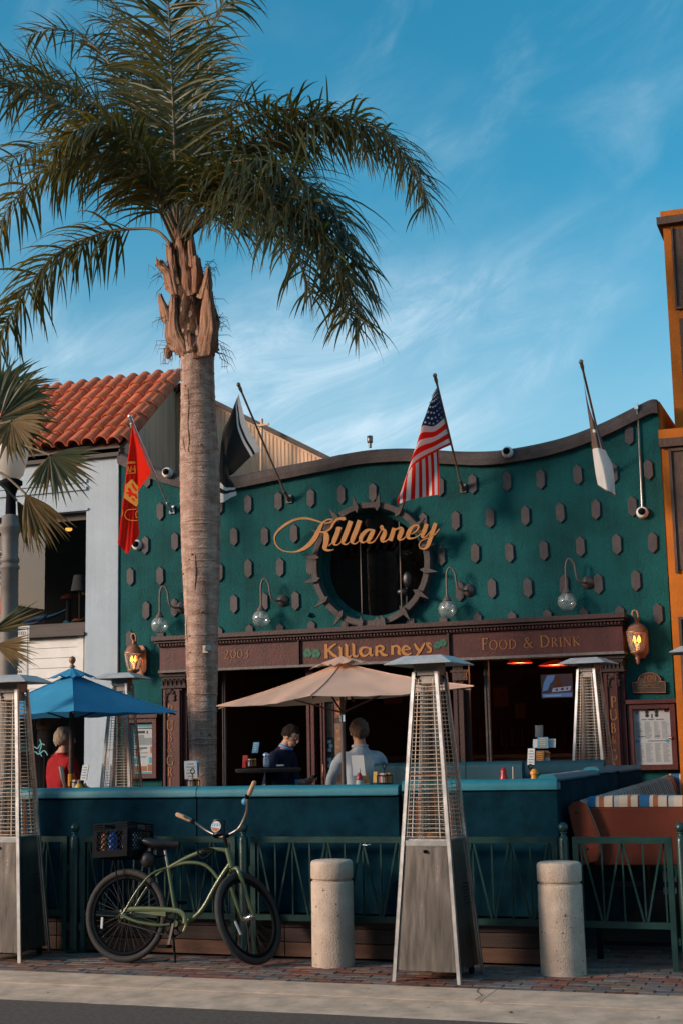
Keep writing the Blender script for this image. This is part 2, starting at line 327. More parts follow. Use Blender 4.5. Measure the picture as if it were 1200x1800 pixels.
G['window_glass'] = glassy('window_glass', (0.45, 0.47, 0.50), 1.0, 0.0, 1.5, 0.09)
G['board_glass'] = glassy('board_glass', (0.9, 0.92, 0.93), 1.0, 0.02, 1.5, 0.02)
G['frost'] = mat('frosted_glass', (0.70, 0.66, 0.60), 0.35, var=0.1, trans=0.5, tcol=(0.8, 0.75, 0.7))
G['post'] = mat('lamp_post_paint', (0.20, 0.175, 0.155), 0.6, 0.1, var=0.25, vs=10, bump=0.15)
G['sign'] = mat('sign_white', (0.55, 0.56, 0.56), 0.45, var=0.08)
G['ink'] = mat('black_ink', (0.02, 0.02, 0.022), 0.6)
G['ink_grey'] = mat('grey_ink', (0.26, 0.28, 0.30), 0.6)
G['paper'] = mat('white_paper', (0.54, 0.55, 0.55), 0.7, var=0.06)
G['paper_blue'] = mat('blue_print', (0.08, 0.30, 0.50), 0.6, var=0.2, vs=20)
G['paper_orange'] = mat('orange_print', (0.38, 0.12, 0.035), 0.6, var=0.2, vs=20)
G['paper_yellow'] = mat('yellow_print', (0.65, 0.42, 0.08), 0.6)
G['paper_teal'] = mat('teal_print', (0.08, 0.36, 0.40), 0.6)
G['bronze'] = mat('bronze_plaque', (0.075, 0.052, 0.040), 0.5, 0.5, var=0.3, vs=20)
G['skin'] = mat('skin', (0.42, 0.22, 0.15), 0.55, var=0.12, vs=14, spec=0.4)
G['hair_grey'] = mat('grey_blond_hair', (0.30, 0.225, 0.16), 0.7, var=0.45, vs=40, stretch=(1, 1, .3), bump=0.6, bs=90)
G['hair_brown'] = mat('brown_hair', (0.12, 0.065, 0.038), 0.7, var=0.45, vs=40, stretch=(1, 1, .3), bump=0.6, bs=90)
G['hair_dark'] = mat('dark_hair', (0.022, 0.013, 0.010), 0.8, spec=0.1, var=0.4, vs=40, bump=0.6, bs=90)
G['red_shirt'] = mat('red_shirt', (0.28, 0.008, 0.010), 0.85, var=0.25, vs=6, bump=0.3, bs=25, spec=0.2)
G['navy'] = mat('navy_sweater', (0.012, 0.018, 0.040), 0.9, var=0.3, vs=8, bump=0.3, bs=30, spec=0.15)
G['blue_shirt'] = mat('pale_blue_shirt', (0.34, 0.40, 0.46), 0.85, var=0.18, vs=6, bump=0.35, bs=22, spec=0.2)
G['collar_blue'] = mat('blue_collar', (0.06, 0.26, 0.58), 0.8)
G['shorts'] = mat('taupe_shorts', (0.20, 0.15, 0.13), 0.85, var=0.15)
G['jeans'] = mat('dark_trousers', (0.03, 0.035, 0.05), 0.85, var=0.2)
G['terracotta_vinyl'] = mat('terracotta_vinyl', (0.17, 0.036, 0.018), 0.6, spec=0.2, var=0.2, vs=4, bump=0.1, bs=80)
G['ketchup'] = mat('red_bottle', (0.40, 0.012, 0.010), 0.3)
G['mustard'] = mat('orange_bottle', (0.70, 0.26, 0.015), 0.35)
G['can'] = mat('white_blue_can', (0.55, 0.60, 0.70), 0.3, 0.3, col2=(0.08, 0.18, 0.50), vs=18)
G['bottle_blue'] = mat('blue_plastic', (0.02, 0.14, 0.55), 0.35)
G['bottle_orange'] = mat('orange_plastic', (0.50, 0.15, 0.05), 0.4)
G['cloth_white'] = mat('white_fabric', (0.6, 0.62, 0.64), 0.8)
G['flame'] = glow('flame_bulb', (1.0, 0.36, 0.03), 2.6)
G['red_lamp'] = glow('red_lamp_glass', (0.7, 0.05, 0.015), 0.022)
G['tv'] = mat('tv_dark', (0.02, 0.03, 0.05), 0.4)
G['tv_on'] = glow('tv_picture', (0.05, 0.18, 0.42), 0.13)
G['tv_base'] = glow('tv_picture_dark', (0.02, 0.05, 0.10), 0.06)
G['tv_pale'] = glow('tv_picture_pale', (0.20, 0.36, 0.55), 0.10)
G['warm_bulb'] = glow('warm_bulb', (1.0, 0.45, 0.08), 0.9)
G['shade_white'] = mat('white_lampshade', (0.22, 0.21, 0.20), 0.8)
def striped(name, cols, axis, period):
    m = bpy.data.materials.new(name); m.use_nodes = True; t = m.node_tree; n = t.nodes; l = t.links; b = n['Principled BSDF']; b.inputs['Roughness'].default_value = 0.85
    tc = n.new('ShaderNodeTexCoord'); sp = n.new('ShaderNodeSeparateXYZ'); l.new(tc.outputs['Object'], sp.inputs[0])
    d = n.new('ShaderNodeMath'); d.operation = 'DIVIDE'; l.new(sp.outputs[axis], d.inputs[0]); d.inputs[1].default_value = period
    f = n.new('ShaderNodeMath'); f.operation = 'FRACT'; l.new(d.outputs[0], f.inputs[0])
    r = n.new('ShaderNodeValToRGB'); r.color_ramp.interpolation = 'CONSTANT'; e = r.color_ramp.elements
    tot = sum(c[0] for c in cols); p = 0
    for i, (wd, c) in enumerate(cols):
        if i < 2: el = e[i]; el.position = p / tot
        else: el = e.new(p / tot)
        el.color = (*c, 1); p += wd
    l.new(f.outputs[0], r.inputs[0]); l.new(r.outputs[0], b.inputs['Base Color']); return m
_cr, _bl, _or, _br, _gy = (0.66, 0.50, 0.36), (0.02, 0.12, 0.25), (0.40, 0.12, 0.05), (0.07, 0.035, 0.03), (0.46, 0.42, 0.40)
G['stripe_x'] = striped('striped_canvas_front', [(5, _cr), (2, _or), (4, _cr), (1, _br), (6, _bl), (2, _cr), (3, _or), (5, _cr), (1, _br), (3, _gy)], 0, 0.40)
_c1, _d1 = (0.46, 0.38, 0.31), (0.035, 0.028, 0.03)
G['stripe_y'] = striped('striped_canvas_side', [(3, _c1), (2, _d1), (2, _c1), (1, _or), (2, _c1), (2, (.03, .07, .13)), (3, _c1), (1, _d1), (1, _c1), (2, _br)], 1, 0.42)

# ================================================================== SETTING: ground, road, kerb, pavement
def struct(name, mb, m, parent=None): return tag(mb.build(name, m, parent), kind='structure')
b = MB(); b.box((0, 200, -0.30), (2400, 2400, 0.1)); struct('ground', b, G['asphalt'])
b = MB(); b.add([(-80, -14, -.034), (80, -14, -.034), (80, 8.61, -.034), (-80, 8.61, -.034)], [(0, 1, 2, 3)]); struct('road', b, G['asphalt'])
def long_strip(prof, x0, x1, step, amp=0.003):
    b = MB(); ns_ = max(1, round((x1 - x0) / step)); xs = [x0 + i * (x1 - x0) / ns_ for i in range(ns_ + 1)]
    for i in range(len(xs) - 1):
        for j in range(len(prof) - 1):
            q = []
            for (x, k) in ((xs[i], j), (xs[i + 1], j), (xs[i + 1], j + 1), (xs[i], j + 1)):
                y, z = prof[k]; q.append((x, y + amp * 1.5 * noise.noise((x * 1.7, k * 3.1, 0)), z + amp * noise.noise((x * 2.3, k, 5))))
            b.add(q, [(0, 1, 2, 3)])
    return b
struct('gutter', long_strip([(8.50, -.0335), (8.70, -.026), (8.984, -.0105), (8.986, -.09)], -24, 14, 0.25, .002), G['concrete'])
for x0, x1 in ((-23.0, -6.92), (-6.915, -4.72), (-4.715, -2.42), (-2.415, -0.2), (-0.195, 13)):
    kb = long_strip([(8.998, -.09), (8.998, -.0095), (9.02, -.0065), (9.08, -.003), (9.415, 0.001), (9.418, -.08)], x0, x1, 0.2, .002)
    struct('kerb', kb, G['concrete'])
b = MB(); b.box((-5, 12.7, -.075), (40, 6.56, 0.12)); sidewalk = struct('sidewalk', b, G['sand'])
def brick_mesh(nm, m):
    bb = MB(); bb.cbox((0, 0, -.03), (0.192, 0.092, 0.06), 0.004); return bb.mesh(nm, m)
def low_brick(nm, m):
    bb = MB(); x, y = .096, .046; c = .004
    vs = [(-x, -y, -.05), (x, -y, -.05), (x, y, -.05), (-x, y, -.05), (-x, -y, -c), (x, -y, -c), (x, y, -c), (-x, y, -c), (-x + c, -y + c, 0), (x - c, -y + c, 0), (x - c, y - c, 0), (-x + c, y - c, 0)]
    fs = [(8, 9, 10, 11)] + [(i, (i + 1) % 4, 4 + (i + 1) % 4, 4 + i) for i in range(4)] + [(4 + i, 4 + (i + 1) % 4, 8 + (i + 1) % 4, 8 + i) for i in range(4)]
    return bb.add(vs, fs).mesh(nm, m)
bricks = [low_brick('brick', G['brick_red']), low_brick('brick', G['brick_grey']), low_brick('brick', G['brick_tan'])]
rest = MB(); nb = 0
mid = [MB(), MB(), MB()]
for r in range(20):
    y = 9.47 + r * 0.0985
    for c in range(-62, 62):
        x = -4 + c * 0.1985 + (0.099 if r % 2 else 0.0)
        if x < -12 or x > 3: continue
        t = random.random(); k = 0 if t < 0.27 else (1 if t < 0.72 else 2)
        px = 600 + 2500 * math.tan(YAW + math.atan2(x, y))
        inview = -45 < px < 1235 and (y < 10.42 or (px > 1010 and y < 10.95))
        dz = random.uniform(-.003, .003)
        if y > 10.42 and x < -2.2: continue
        if inview and nb < 296:
            o = link('brick', bricks[k], sidewalk); o.location = (x - sidewalk.location.x, y, dz); o.rotation_euler = (random.uniform(-.008, .008), random.uniform(-.008, .008), random.uniform(-.012, .012)); nb += 1
        else:
            mid[k].box((x, y, -.03 + dz), (0.192, 0.092, 0.06))
ob = MB()
for k in range(3):
    ob.cur = k
    base = len(ob.v); ob.v += mid[k].v; ob.f += [[base + i for i in f] for f in mid[k].f]; ob.m += [k] * len(mid[k].f); ob.sm += mid[k].sm
tag(ob.build('paving_beyond', [G['brick_red'], G['brick_grey'], G['brick_tan']], sidewalk), kind='stuff')

# ================================================================== THE REST OF THE STREET (mirrored in the windows, shading the pavement)
def row_building(name, label, x0, x1, y0, y1, h, m, facing, nwin):
    t = empty(name, ((x0 + x1) / 2, (y0 + y1) / 2, 0), label, 'building')
    b = MB(); b.span((x0, y0, 0), (x1, y1, h)); b.build('wall', m, t)
    yf = y1 if facing > 0 else y0
    b = MB(); b.span((x0 - .1, yf - .12, h + .001), (x1 + .1, yf + .12, h + .25)); b.build('cornice', G['eave'], t)
    for fl in range(max(1, int(h // 3.4))):
        for i in range(nwin):
            xc = x0 + (x1 - x0) * (i + .5) / nwin; zc = 1.6 + fl * 3.4; w2 = min(.9, (x1 - x0) / nwin * .36)
            b = MB(); b.span((xc - w2, yf + facing * .001, zc - .8), (xc + w2, yf + facing * .05, zc + .8)); wn = b.build('window', G['eave'], t); b = MB(); b.span((xc - w2 + .08, yf + facing * .0505, zc - .72), (xc + w2 - .08, yf + facing * .06, zc + .72)); b.build('pane', G['dark'], wn)
    return t
row_building('brown_building', 'brown three storey building across the street, seen only in reflections', -29.1, 9, -24, -14.5, 10.6, G['brown_panel'], 1, 12)
row_building('low_building', 'low tan building across the street, seen only in reflections', -32, -29.2, -24, -14.5, 6.2, G['brick_tan'], 1, 1)
row_building('tall_building', 'tan building far down the street whose shade falls on the pavement', -112, -32.1, -24, -14.5, 7.6, G['siding'], 1, 18)

# ================================================================== PUB BUILDING
FY = 16.0; XL, XR = -8.858, -1.985
pub = empty('pub_building', (-5.4, 16, 0), 'green stucco pub building with a wavy brown parapet and round window', 'building')
capc = [(-8.86, 5.44), (-8.78, 5.40), (-8.38, 5.20), (-7.98, 5.06), (-7.6, 4.985), (-7.2, 4.972), (-6.654, 5.03), (-6.028, 5.09), (-5.716, 5.124), (-5.35, 5.14), (-4.905, 5.108), (-4.518, 5.05), (-4.2, 5.005), (-3.944, 4.989), (-3.72, 4.992), (-3.327, 5.026), (-2.939, 5.10), (-2.553, 5.219), (-2.237, 5.345), (-2.061, 5.41), (-1.985, 5.405)]
capf = catmull(capc, 4)
def captop(x):
    for (x0, z0), (x1, z1) in zip(capf, capf[1:]):
        if x0 <= x <= x1: return z0 + (z1 - z0) * (x - x0) / max(1e-6, x1 - x0)
    return capf[0][1] if x < capf[0][0] else capf[-1][1]
RC = S(655, 993, FY); RX, RZ, RR = RC.x, RC.z, 0.655       # round window
wz0 = 2.90
b = MB(); xs = [XL + i * (XR - XL) / 96 for i in range(97)] + [RX - RR, RX + RR]; xs = sorted(xs)
def hole(x): d = RR * RR - (x - RX) ** 2; return math.sqrt(d) if d > 0 else 0.0
for x0, x1 in zip(xs, xs[1:]):
    t0, t1 = captop(x0) - .08, captop(x1) - .08
    if x0 >= RX - RR - 1e-6 and x1 <= RX + RR + 1e-6:
        h0, h1 = hole(x0), hole(x1)
        b.add([(x0, FY, wz0), (x1, FY, wz0), (x1, FY, RZ - h1), (x0, FY, RZ - h0)], [(0, 1, 2, 3)])
        b.add([(x0, FY, RZ + h0), (x1, FY, RZ + h1), (x1, FY, t1), (x0, FY, t0)], [(0, 1, 2, 3)])
    else:
        b.add([(x0, FY, wz0), (x1, FY, wz0), (x1, FY, t1), (x0, FY, t0)], [(0, 1, 2, 3)])
    b.add([(x0, FY + .28, 2.7), (x1, FY + .28, 2.7), (x1, FY + .28, t1), (x0, FY + .28, t0)], [(3, 2, 1, 0)]) if not (x0 >= RX - RR - 1e-6 and x1 <= RX + RR + 1e-6) else None
XP0, XP1 = S(285, 1250, FY).x, S(1099, 1250, FY).x      # outer edges of the shopfront
b.span((XL, FY, 0), (XP0, FY + .25, wz0)); b.span((XP1, FY, 0), (XR - .003, FY + .25, wz0))
b.build('stucco_wall', G['green'], pub, fixn=False)
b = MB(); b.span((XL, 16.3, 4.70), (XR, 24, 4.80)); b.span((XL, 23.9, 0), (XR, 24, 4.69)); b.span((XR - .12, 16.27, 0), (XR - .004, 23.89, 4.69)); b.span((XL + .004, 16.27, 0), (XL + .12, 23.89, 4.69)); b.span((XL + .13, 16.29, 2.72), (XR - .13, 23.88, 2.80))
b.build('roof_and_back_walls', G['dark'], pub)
b = MB(); Y1 = 17.5; b.prism([(XR, 16.02, 3.4), (XR, 16.02, 5.39), (XR, Y1, 5.41), (XR, Y1, 3.4)], (.02, 0, 0)); b.build('parapet_side', G['orange'], pub)
b = MB(); k = len(capf); sec = [(15.925, -.17), (15.915, -.10), (15.92, -.035), (15.955, -.005), (16.05, .004), (16.32, 0), (16.32, -.17)]
vs = []
for i, (x, z) in enumerate(capf):
    for (y, dz) in sec: vs.append((x, y + .006 * noise.noise((x * 3, dz * 9, 1)), z + dz + .008 * noise.noise((x * 2.5, dz * 7, y))))
n = len(sec); fs = [(i * n + j, i * n + (j + 1) % n, (i + 1) * n + (j + 1) % n, (i + 1) * n + j) for i in range(k - 1) for j in range(n)]
b.add(vs, fs, False); b.add(vs[:n], [tuple(range(n))]); b.add(vs[-n:], [tuple(range(n))[::-1]])
b.build('parapet_cap', G['cap'], pub)

# wall plates: pointed battens in staggered rows
def plate_mesh():
    b = MB(); w_, h_, t = .050, .122, .024; p = [(-w_, 0, -h_ + .045), (0, 0, -h_), (w_, 0, -h_ + .045), (w_, 0, h_ - .045), (0, 0, h_), (-w_, 0, h_ - .045)]
    q = [(x * .90, -t, z * .955) for x, _, z in p]; m_ = [(x, -t * .75, z) for x, _, z in p]
    b.add(p + m_ + q, [(i, (i + 1) % 6, 6 + (i + 1) % 6, 6 + i) for i in range(6)] + [(6 + i, 6 + (i + 1) % 6, 12 + (i + 1) % 6, 12 + i) for i in range(6)] + [(12, 13, 14, 15, 16, 17)])
    return b.mesh('wall_plate', G['plate'])
pm = plate_mesh()
for z, xa, st in ((5.035, -2.318, .4095), (4.612, -2.118, .4105), (4.195, -2.338, .4092), (3.783, -2.118, .4105), (3.361, -2.338, .4092), (2.985, -2.118, .4105)):
    for i in range(18):
        x = xa - i * st
        if x < XL + .08: continue
        ct = captop(x) - .17
        if z - .05 > ct: continue
        if z > 4.9 and abs(x + 5.4) > 1e9: continue
        d = math.hypot(x - RX, z - RZ)
        if d < .70: continue
        o = link('wall_plate', pm, pub); o.location = Vector((x + random.uniform(-.012, .012), FY - .001, z + random.uniform(-.012, .012))) - worldloc(pub)
        o.rotation_euler = (0, random.uniform(-.03, .03), 0)

# round window
rw = MB(); n = 72
def ringpts(r, y): return [(RX + r * math.cos(2 * math.pi * i / n), y, RZ + r * math.sin(2 * math.pi * i / n)) for i in range(n)]
def ring(b, prof):
    vs = []; m_ = len(prof)
    for r, y in prof: vs += ringpts(r, y)
    b.add(vs, [(j * n + i, j * n + (i + 1) % n, (j + 1) * n + (i + 1) % n, (j + 1) * n + i) for j in range(m_ - 1) for i in range(n)], False)
b = MB(); ring(b, [(.672, 16.0), (.672, 15.90), (.680, 15.885), (.742, 15.885), (.752, 15.90), (.752, 16.0)])
win = b.build('round_window', G['cap'], pub)
b = MB(); ring(b, [(.672, 15.97), (.655, 15.99), (.650, 16.10), (.618, 16.11), (.614, 16.135), (.60, 16.14), (.60, 16.2)]); b.build('reveal', G['green'], win)
b = MB(); b.add(ringpts(.612, 16.15), [tuple(range(n))]); b.build('pane', G['window_glass'], win, fixn=False)
b = MB(); b.bar((RX - .2, 16.135, RZ - .56), (RX - .2, 16.135, RZ + .56), .012); b.bar((RX + .30, 16.135, RZ - .52), (RX + .30, 16.135, RZ + .52), .012); b.build('glazing_bar', G['lamp_arm'], win)
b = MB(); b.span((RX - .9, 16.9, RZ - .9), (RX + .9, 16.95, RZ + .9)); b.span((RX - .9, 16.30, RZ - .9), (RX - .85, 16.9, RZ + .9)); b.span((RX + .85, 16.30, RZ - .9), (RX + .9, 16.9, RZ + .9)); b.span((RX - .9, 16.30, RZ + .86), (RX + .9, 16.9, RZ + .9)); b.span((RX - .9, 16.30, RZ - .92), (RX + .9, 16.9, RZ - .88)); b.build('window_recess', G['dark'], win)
b = MB(); b.ball((RX + .33, 16.32, RZ - .16), .07, sc=(1, .5, 1.5)); b.ball((RX + .26, 16.32, RZ - .31), .06, sc=(1.3, .5, .8)); b.bar((RX + .3, 16.34, RZ - .6), (RX + .31, 16.34, RZ - .2), .02); b.build('window_ornament', G['steel_dark'], win)
for i in range(16):
    a = 2 * math.pi * (i + .5) / 16 + .02
    b = MB(); u = Vector((math.cos(a), 0, math.sin(a))); t = Vector((-u.z, 0, u.x)); c = Vector((RX, 15.884, RZ))
    pts = [c + u * .635, c + u * .69 + t * .031, c + u * .745 + t * .026, c + u * .860, c + u * .745 - t * .026, c + u * .69 - t * .031]
    b.prism(pts, (0, -.035, 0)); b.build('spike', G['cap'], win)

# shopfront fascia
fz0, fz1 = S(800, 1157, 15.75).z, S(800, 1113, 15.75).z; fx0, fx1 = S(281, 1150, 15.75).x, S(1094, 1120, 15.75).x
fas = MB(); fas.span((fx0, 15.75, fz0), (fx1, FY - .002, fz1)); 
fascia = fas.build('shopfront_fascia', G['maroon'], pub)
b = MB(); b.span((fx0 - .05, 15.62, fz1 + .075), (fx1 + .05, FY - .003, fz1 + .125)); b.span((fx0 - .03, 15.66, fz1 + .045), (fx1 + .03, FY - .004, fz1 + .0745)); b.span((fx0 - .01, 15.715, fz1 + .001), (fx1 + .01, FY - .005, fz1 + .0445)); b.build('cornice', G['maroon_dark'], fascia)
b = MB(); x = fx0
while x < fx1 - .02: b.span((x, 15.69, fz1 + .012), (x + .022, 15.714, fz1 + .040)); x += .040
tag(b.build('dentil_row', G['maroon'], fascia), kind='stuff')
b = MB(); b.span((fx0 - .01, 15.725, fz0 - .03), (fx1 + .01, FY - .004, fz0 - .001)); b.build('fascia_bead', G['brick_grey'], fascia)
for px in (527, 790):
    x = S(px, 1140, 15.74).x; b = MB(); b.span((x - .018, 15.715, fz0), (x - .003, 15.749, fz1)); b.span((x + .003, 15.74, fz0), (x + .018, 15.749, fz1)); b.build('fascia_joint', G['maroon_dark'], fascia)

# ---- stroke lettering: each glyph is a list of pen strokes (points with widths) in a unit-high box
TK, TN = .135, .055
def arc(cx, cz, rx, rz, a0, a1, w0, w1=None, k=12):
    w1 = w0 if w1 is None else w1; res = []
    for i in range(k + 1):
        a = R(a0 + (a1 - a0) * i / k); v = abs(math.cos(a)); res.append((cx + rx * math.cos(a), cz + rz * math.sin(a), w0 + (w1 - w0) * v))
    return res
def st(x0, z0, x1, z1, w): return [(x0, z0, w), (x1, z1, w)]
def srf(x, z, h=.11): return st(x - h, z, x + h, z, .045)
GL = {
 'E': (.55, [st(.14, 0, .14, 1, TK), st(.05, .98, .52, .98, TN), st(.1, .52, .42, .52, TN), st(.05, .02, .55, .02, TN), st(.52, .86, .52, 1, .04), st(.54, 0, .54, .16, .04)]),
 'S': (.5, [[(.43, .80, .05), (.40, .93, .06), (.27, .99, .07), (.13, .92, .09), (.10, .74, .11), (.24, .55, .13), (.40, .38, .12), (.43, .18, .10), (.30, .03, .07), (.15, .02, .06), (.06, .14, .05)]]),
 'T': (.64, [st(.32, 0, .32, 1, TK), st(.02, .97, .62, .97, TN), st(.04, .84, .04, 1, .04), st(.60, .84, .60, 1, .04), srf(.32, .02, .13)]),
 '.': (.2, [st(.06, .05, .16, .05, .10)]),
 '2': (.56, [[(.09, .78, .06), (.14, .93, .06), (.28, .99, .07), (.42, .90, .11), (.44, .72, .12), (.33, .45, .10), (.08, .05, .06)], st(.05, .03, .50, .03, .08), st(.50, 0, .53, .16, .04)]),
 '0': (.6, [arc(.30, .5, .23, .48, 0, 360, .05, .115, 24)]),
 '3': (.54, [[(.08, .84, .05), (.15, .95, .06), (.28, .98, .06), (.40, .88, .10), (.38, .68, .10), (.22, .54, .05)], [(.20, .55, .05), (.38, .50, .09), (.45, .30, .12), (.38, .09, .10), (.22, .01, .06), (.05, .08, .05)]]),
 '9': (.56, [arc(.28, .70, .20, .28, 0, 360, .05, .11, 20), [(.47, .72, .11), (.46, .45, .11), (.36, .16, .09), (.10, .01, .05)]]),
 'F': (.52, [st(.14, 0, .14, 1, TK), st(.05, .98, .52, .98, TN), st(.1, .52, .42, .52, TN), st(.50, .84, .50, 1, .04), srf(.14, .02, .13)]),
 'O': (.86, [arc(.43, .5, .36, .485, 0, 360, .05, .13, 28)]),
 'D': (.78, [st(.14, 0, .14, 1, TK), arc(.28, .5, .42, .48, 90, -90, .05, .13, 16), st(.04, .98, .30, .98, TN), st(.04, .02, .30, .02, TN)]),
 '&': (.82, [[(.76, .02, .06), (.60, .16, .11), (.36, .52, .12), (.24, .76, .10), (.28, .94, .06), (.40, .97, .05), (.48, .84, .07), (.42, .66, .06), (.18, .42, .08), (.08, .22, .11), (.16, .05, .08), (.34, .01, .06), (.54, .16, .06), (.68, .46, .05)], srf(.68, .48, .09), st(.70, .02, .84, .02, .04)]),
 'R': (.66, [st(.14, 0, .14, 1, TK), arc(.28, .74, .22, .24, 90, -90, .05, .12, 12), st(.04, .98, .30, .98, TN), st(.12, .50, .30, .50, TN), st(.30, .50, .62, .02, .12), srf(.14, .02, .12)]),
 'I': (.32, [st(.16, 0, .16, 1, TK), srf(.16, .02, .12), srf(.16, .98, .12)]),
 'N': (.80, [st(.13, 0, .13, 1, .06), st(.12, .97, .66, .03, .14), st(.67, 0, .67, 1, .06), srf(.13, .02, .11), srf(.11, .98, .10), srf(.67, .98, .11)]),
 'K': (.70, [st(.14, 0, .14, 1, TK), st(.18, .46, .56, .97, .06), st(.22, .52, .64, .02, .13), srf(.14, .02, .12), srf(.14, .98, .12), srf(.58, .98, .09)]),
 'P': (.56, [st(.14, 0, .14, 1, TK), arc(.28, .73, .22, .25, 90, -90, .05, .12, 12), st(.04, .98, .30, .98, TN), st(.12, .48, .30, .48, TN), srf(.14, .02, .13)]),
 'U': (.78, [st(.14, .30, .14, 1, TK), arc(.39, .32, .25, .30, 180, 360, .06, .12, 14), st(.64, .30, .64, 1, .06), srf(.14, .98, .12), srf(.64, .98, .11)]),
 'B': (.60, [st(.14, 0, .14, 1, TK), arc(.26, .75, .20, .23, 90, -90, .05, .11, 10), arc(.27, .27, .25, .25, 90, -90, .05, .125, 12), st(.04, .98, .28, .98, TN), st(.12, .52, .28, .52, TN), st(.04, .02, .28, .02, TN)]),
 'G': (.80, [arc(.43, .5, .36, .485, 48, 330, .05, .13, 24), st(.70, .05, .70, .40, .11), srf(.70, .41, .13)]),
 'L': (.52, [st(.14, 0, .14, 1, TK), st(.05, .02, .50, .02, TN), st(.50, 0, .51, .16, .04), srf(.14, .98, .12)]),
 'M': (.95, [st(.10, 0, .16, 1, .06), st(.16, .98, .46, .05, .13), st(.46, .05, .76, .98, .05), st(.78, 1, .84, 0, .13), srf(.10, .02, .1), srf(.84, .02, .11)]),
 'A': (.80, [st(.06, 0, .38, 1, .06), st(.38, 1, .72, 0, .13), st(.18, .34, .58, .34, .05), srf(.06, .02, .1), srf(.72, .02, .11)]),
}
def glyph(ch, org, ux, uz, h, depth, m, parent, nm='letter', nrm=None, wsc=1.0, mb=None):
    wd, strokes = GL[ch]; b = mb or MB(); nrm = nrm or Vector((0, -1, 0))
    for k, s_ in enumerate(strokes):
        b.ribbon([org + ux * (x * h) + uz * (z * h) for x, z, _ in s_], [q * h * wsc for _, _, q in s_], nrm, depth + .0006 * k)
    if mb is None: b.build(nm, m, parent)
    return wd
UX, UZ = Vector((1, 0, 0)), Vector((0, 0, 1))
def text_to(px0, px1, py, txt, hpx, Y, m, parent, small=.78, depth=.006):
    a = S(px0, py, Y); c = S(px1, py, Y); tot = 0; h = hpx / 2500 * S(px0, py, Y).length
    hs_ = []
    prev = ' '
    for ch in txt:
        hh = h if (prev == ' ' or ch.isdigit() or ch in '.&' and False) else h * small
        if ch == '&': hh = h * .92
        if ch == ' ': hs_.append((ch, h * .42)); tot += h * .42
        else: hs_.append((ch, hh)); tot += GL[ch][0] * hh + .08 * h
        prev = ch
    k = (c.x - a.x) / tot; x = a.x
    for ch, hh in hs_:
        if ch == ' ': x += hh * k; continue
        glyph(ch, Vector((x, Y, a.z)), UX * k, UZ, hh, depth, m, parent); x += (GL[ch][0] * hh + .08 * h) * k
LY = 15.7498
text_to(846, 1022, 1143, 'FOOD & DRINK', 20, LY, G['gold_dull'], fascia)
text_to(349, 440, 1160, 'EST. 2003', 14, LY, G['gold_dull'], fascia, small=1.0)
# uncial name on the fascia, measured in the picture (zoomed 4.615x from 540,1100)
def Z4(x, y, Y=LY): return S(540 + x / 4.615, 1100 + y / 4.615, Y)
sc4 = S(620, 1140, LY).length / 2500 / 4.615
UNC = [
 ('K', [[(155, 150, 24), (155, 208, 26), (156, 266, 30)], [(236, 148, 10), (205, 168, 18), (164, 206, 20)], [(176, 198, 16), (205, 230, 24), (246, 258, 20)]]),
 ('i', [[(254, 180, 8), (272, 172, 22)], [(272, 176, 22), (272, 262, 24)], [(262, 260, 6), (288, 256, 8)]]),
 ('l', [[(304, 160, 8), (320, 152, 22)], [(320, 156, 24), (320, 250, 24)], [(316, 250, 18), (345, 254, 16), (358, 238, 6)]]),
 ('l', [[(360, 156, 8), (376, 147, 22)], [(376, 151, 24), (376, 246, 24)], [(372, 246, 18), (402, 250, 16), (416, 234, 6)]]),
 ('a', [[(510, 186, 12), (470, 176, 14), (436, 190, 26), (432, 220, 28), (452, 244, 20), (480, 240, 14), (508, 214, 12)], [(512, 178, 22), (510, 226, 24), (524, 242, 14), (538, 232, 6)]]),
 ('r', [[(562, 166, 22), (562, 248, 26)], [(562, 172, 10), (594, 164, 16), (616, 180, 22), (606, 202, 18), (572, 210, 10)], [(588, 208, 14), (618, 236, 24), (652, 240, 8)]]),
 ('n', [[(690, 162, 22), (690, 236, 24)], [(690, 176, 12), (722, 164, 16), (744, 184, 24), (742, 222, 24), (760, 236, 10)]]),
 ('e', [[(838, 190, 12), (800, 164, 16), (774, 190, 26), (780, 220, 26), (812, 236, 18), (846, 222, 8)], [(778, 198, 10), (838, 190, 10)]]),
 ('y', [[(868, 146, 14), (890, 184, 22), (912, 210, 18)], [(950, 142, 14), (918, 200, 20), (880, 250, 12)]]),
 ('apostrophe', [[(968, 138, 14), (962, 156, 6)]]),
 ('s', [[(1006, 152, 8), (984, 142, 14), (974, 160, 18), (1000, 186, 18), (996, 212, 14), (968, 214, 6)]]),
]
for nm, ss in UNC:
    b = MB()
    for k, s_ in enumerate(ss):
        q = catmull(s_, 5) if len(s_) > 2 else s_
        b.ribbon([Z4(x, y) for x, y, _ in q], [w_ * sc4 for _, _, w_ in q], (0, -1, 0), .008 + .0006 * k)
    b.build('letter', G['gold'], fascia)
def shamrock(cx, cy, r, Y, parent, m, px=True):
    c = S(cx, cy, Y); s_ = c.length / 2500 * r; b = MB(); n_ = 0
    for a in (90, 210, 330):
        for sg in (-1, 1):
            aa = R(a + sg * 24); cc = c + Vector((math.cos(aa) * s_ * .52, 0, math.sin(aa) * s_ * .52)); n_ += 1
            b.prism([cc + Vector((s_ * .36 * math.cos(R(30 * i)), 0, s_ * .36 * math.sin(R(30 * i)))) for i in range(12)], (0, -.004 - .0005 * n_, 0))
    b.ribbon([c, c + Vector((s_ * .1, 0, -s_ * .5)), c + Vector((s_ * .25, 0, -s_ * .95))], [s_ * .14] * 3, (0, -1, 0), .0085)
    b.build('shamrock', m, parent)
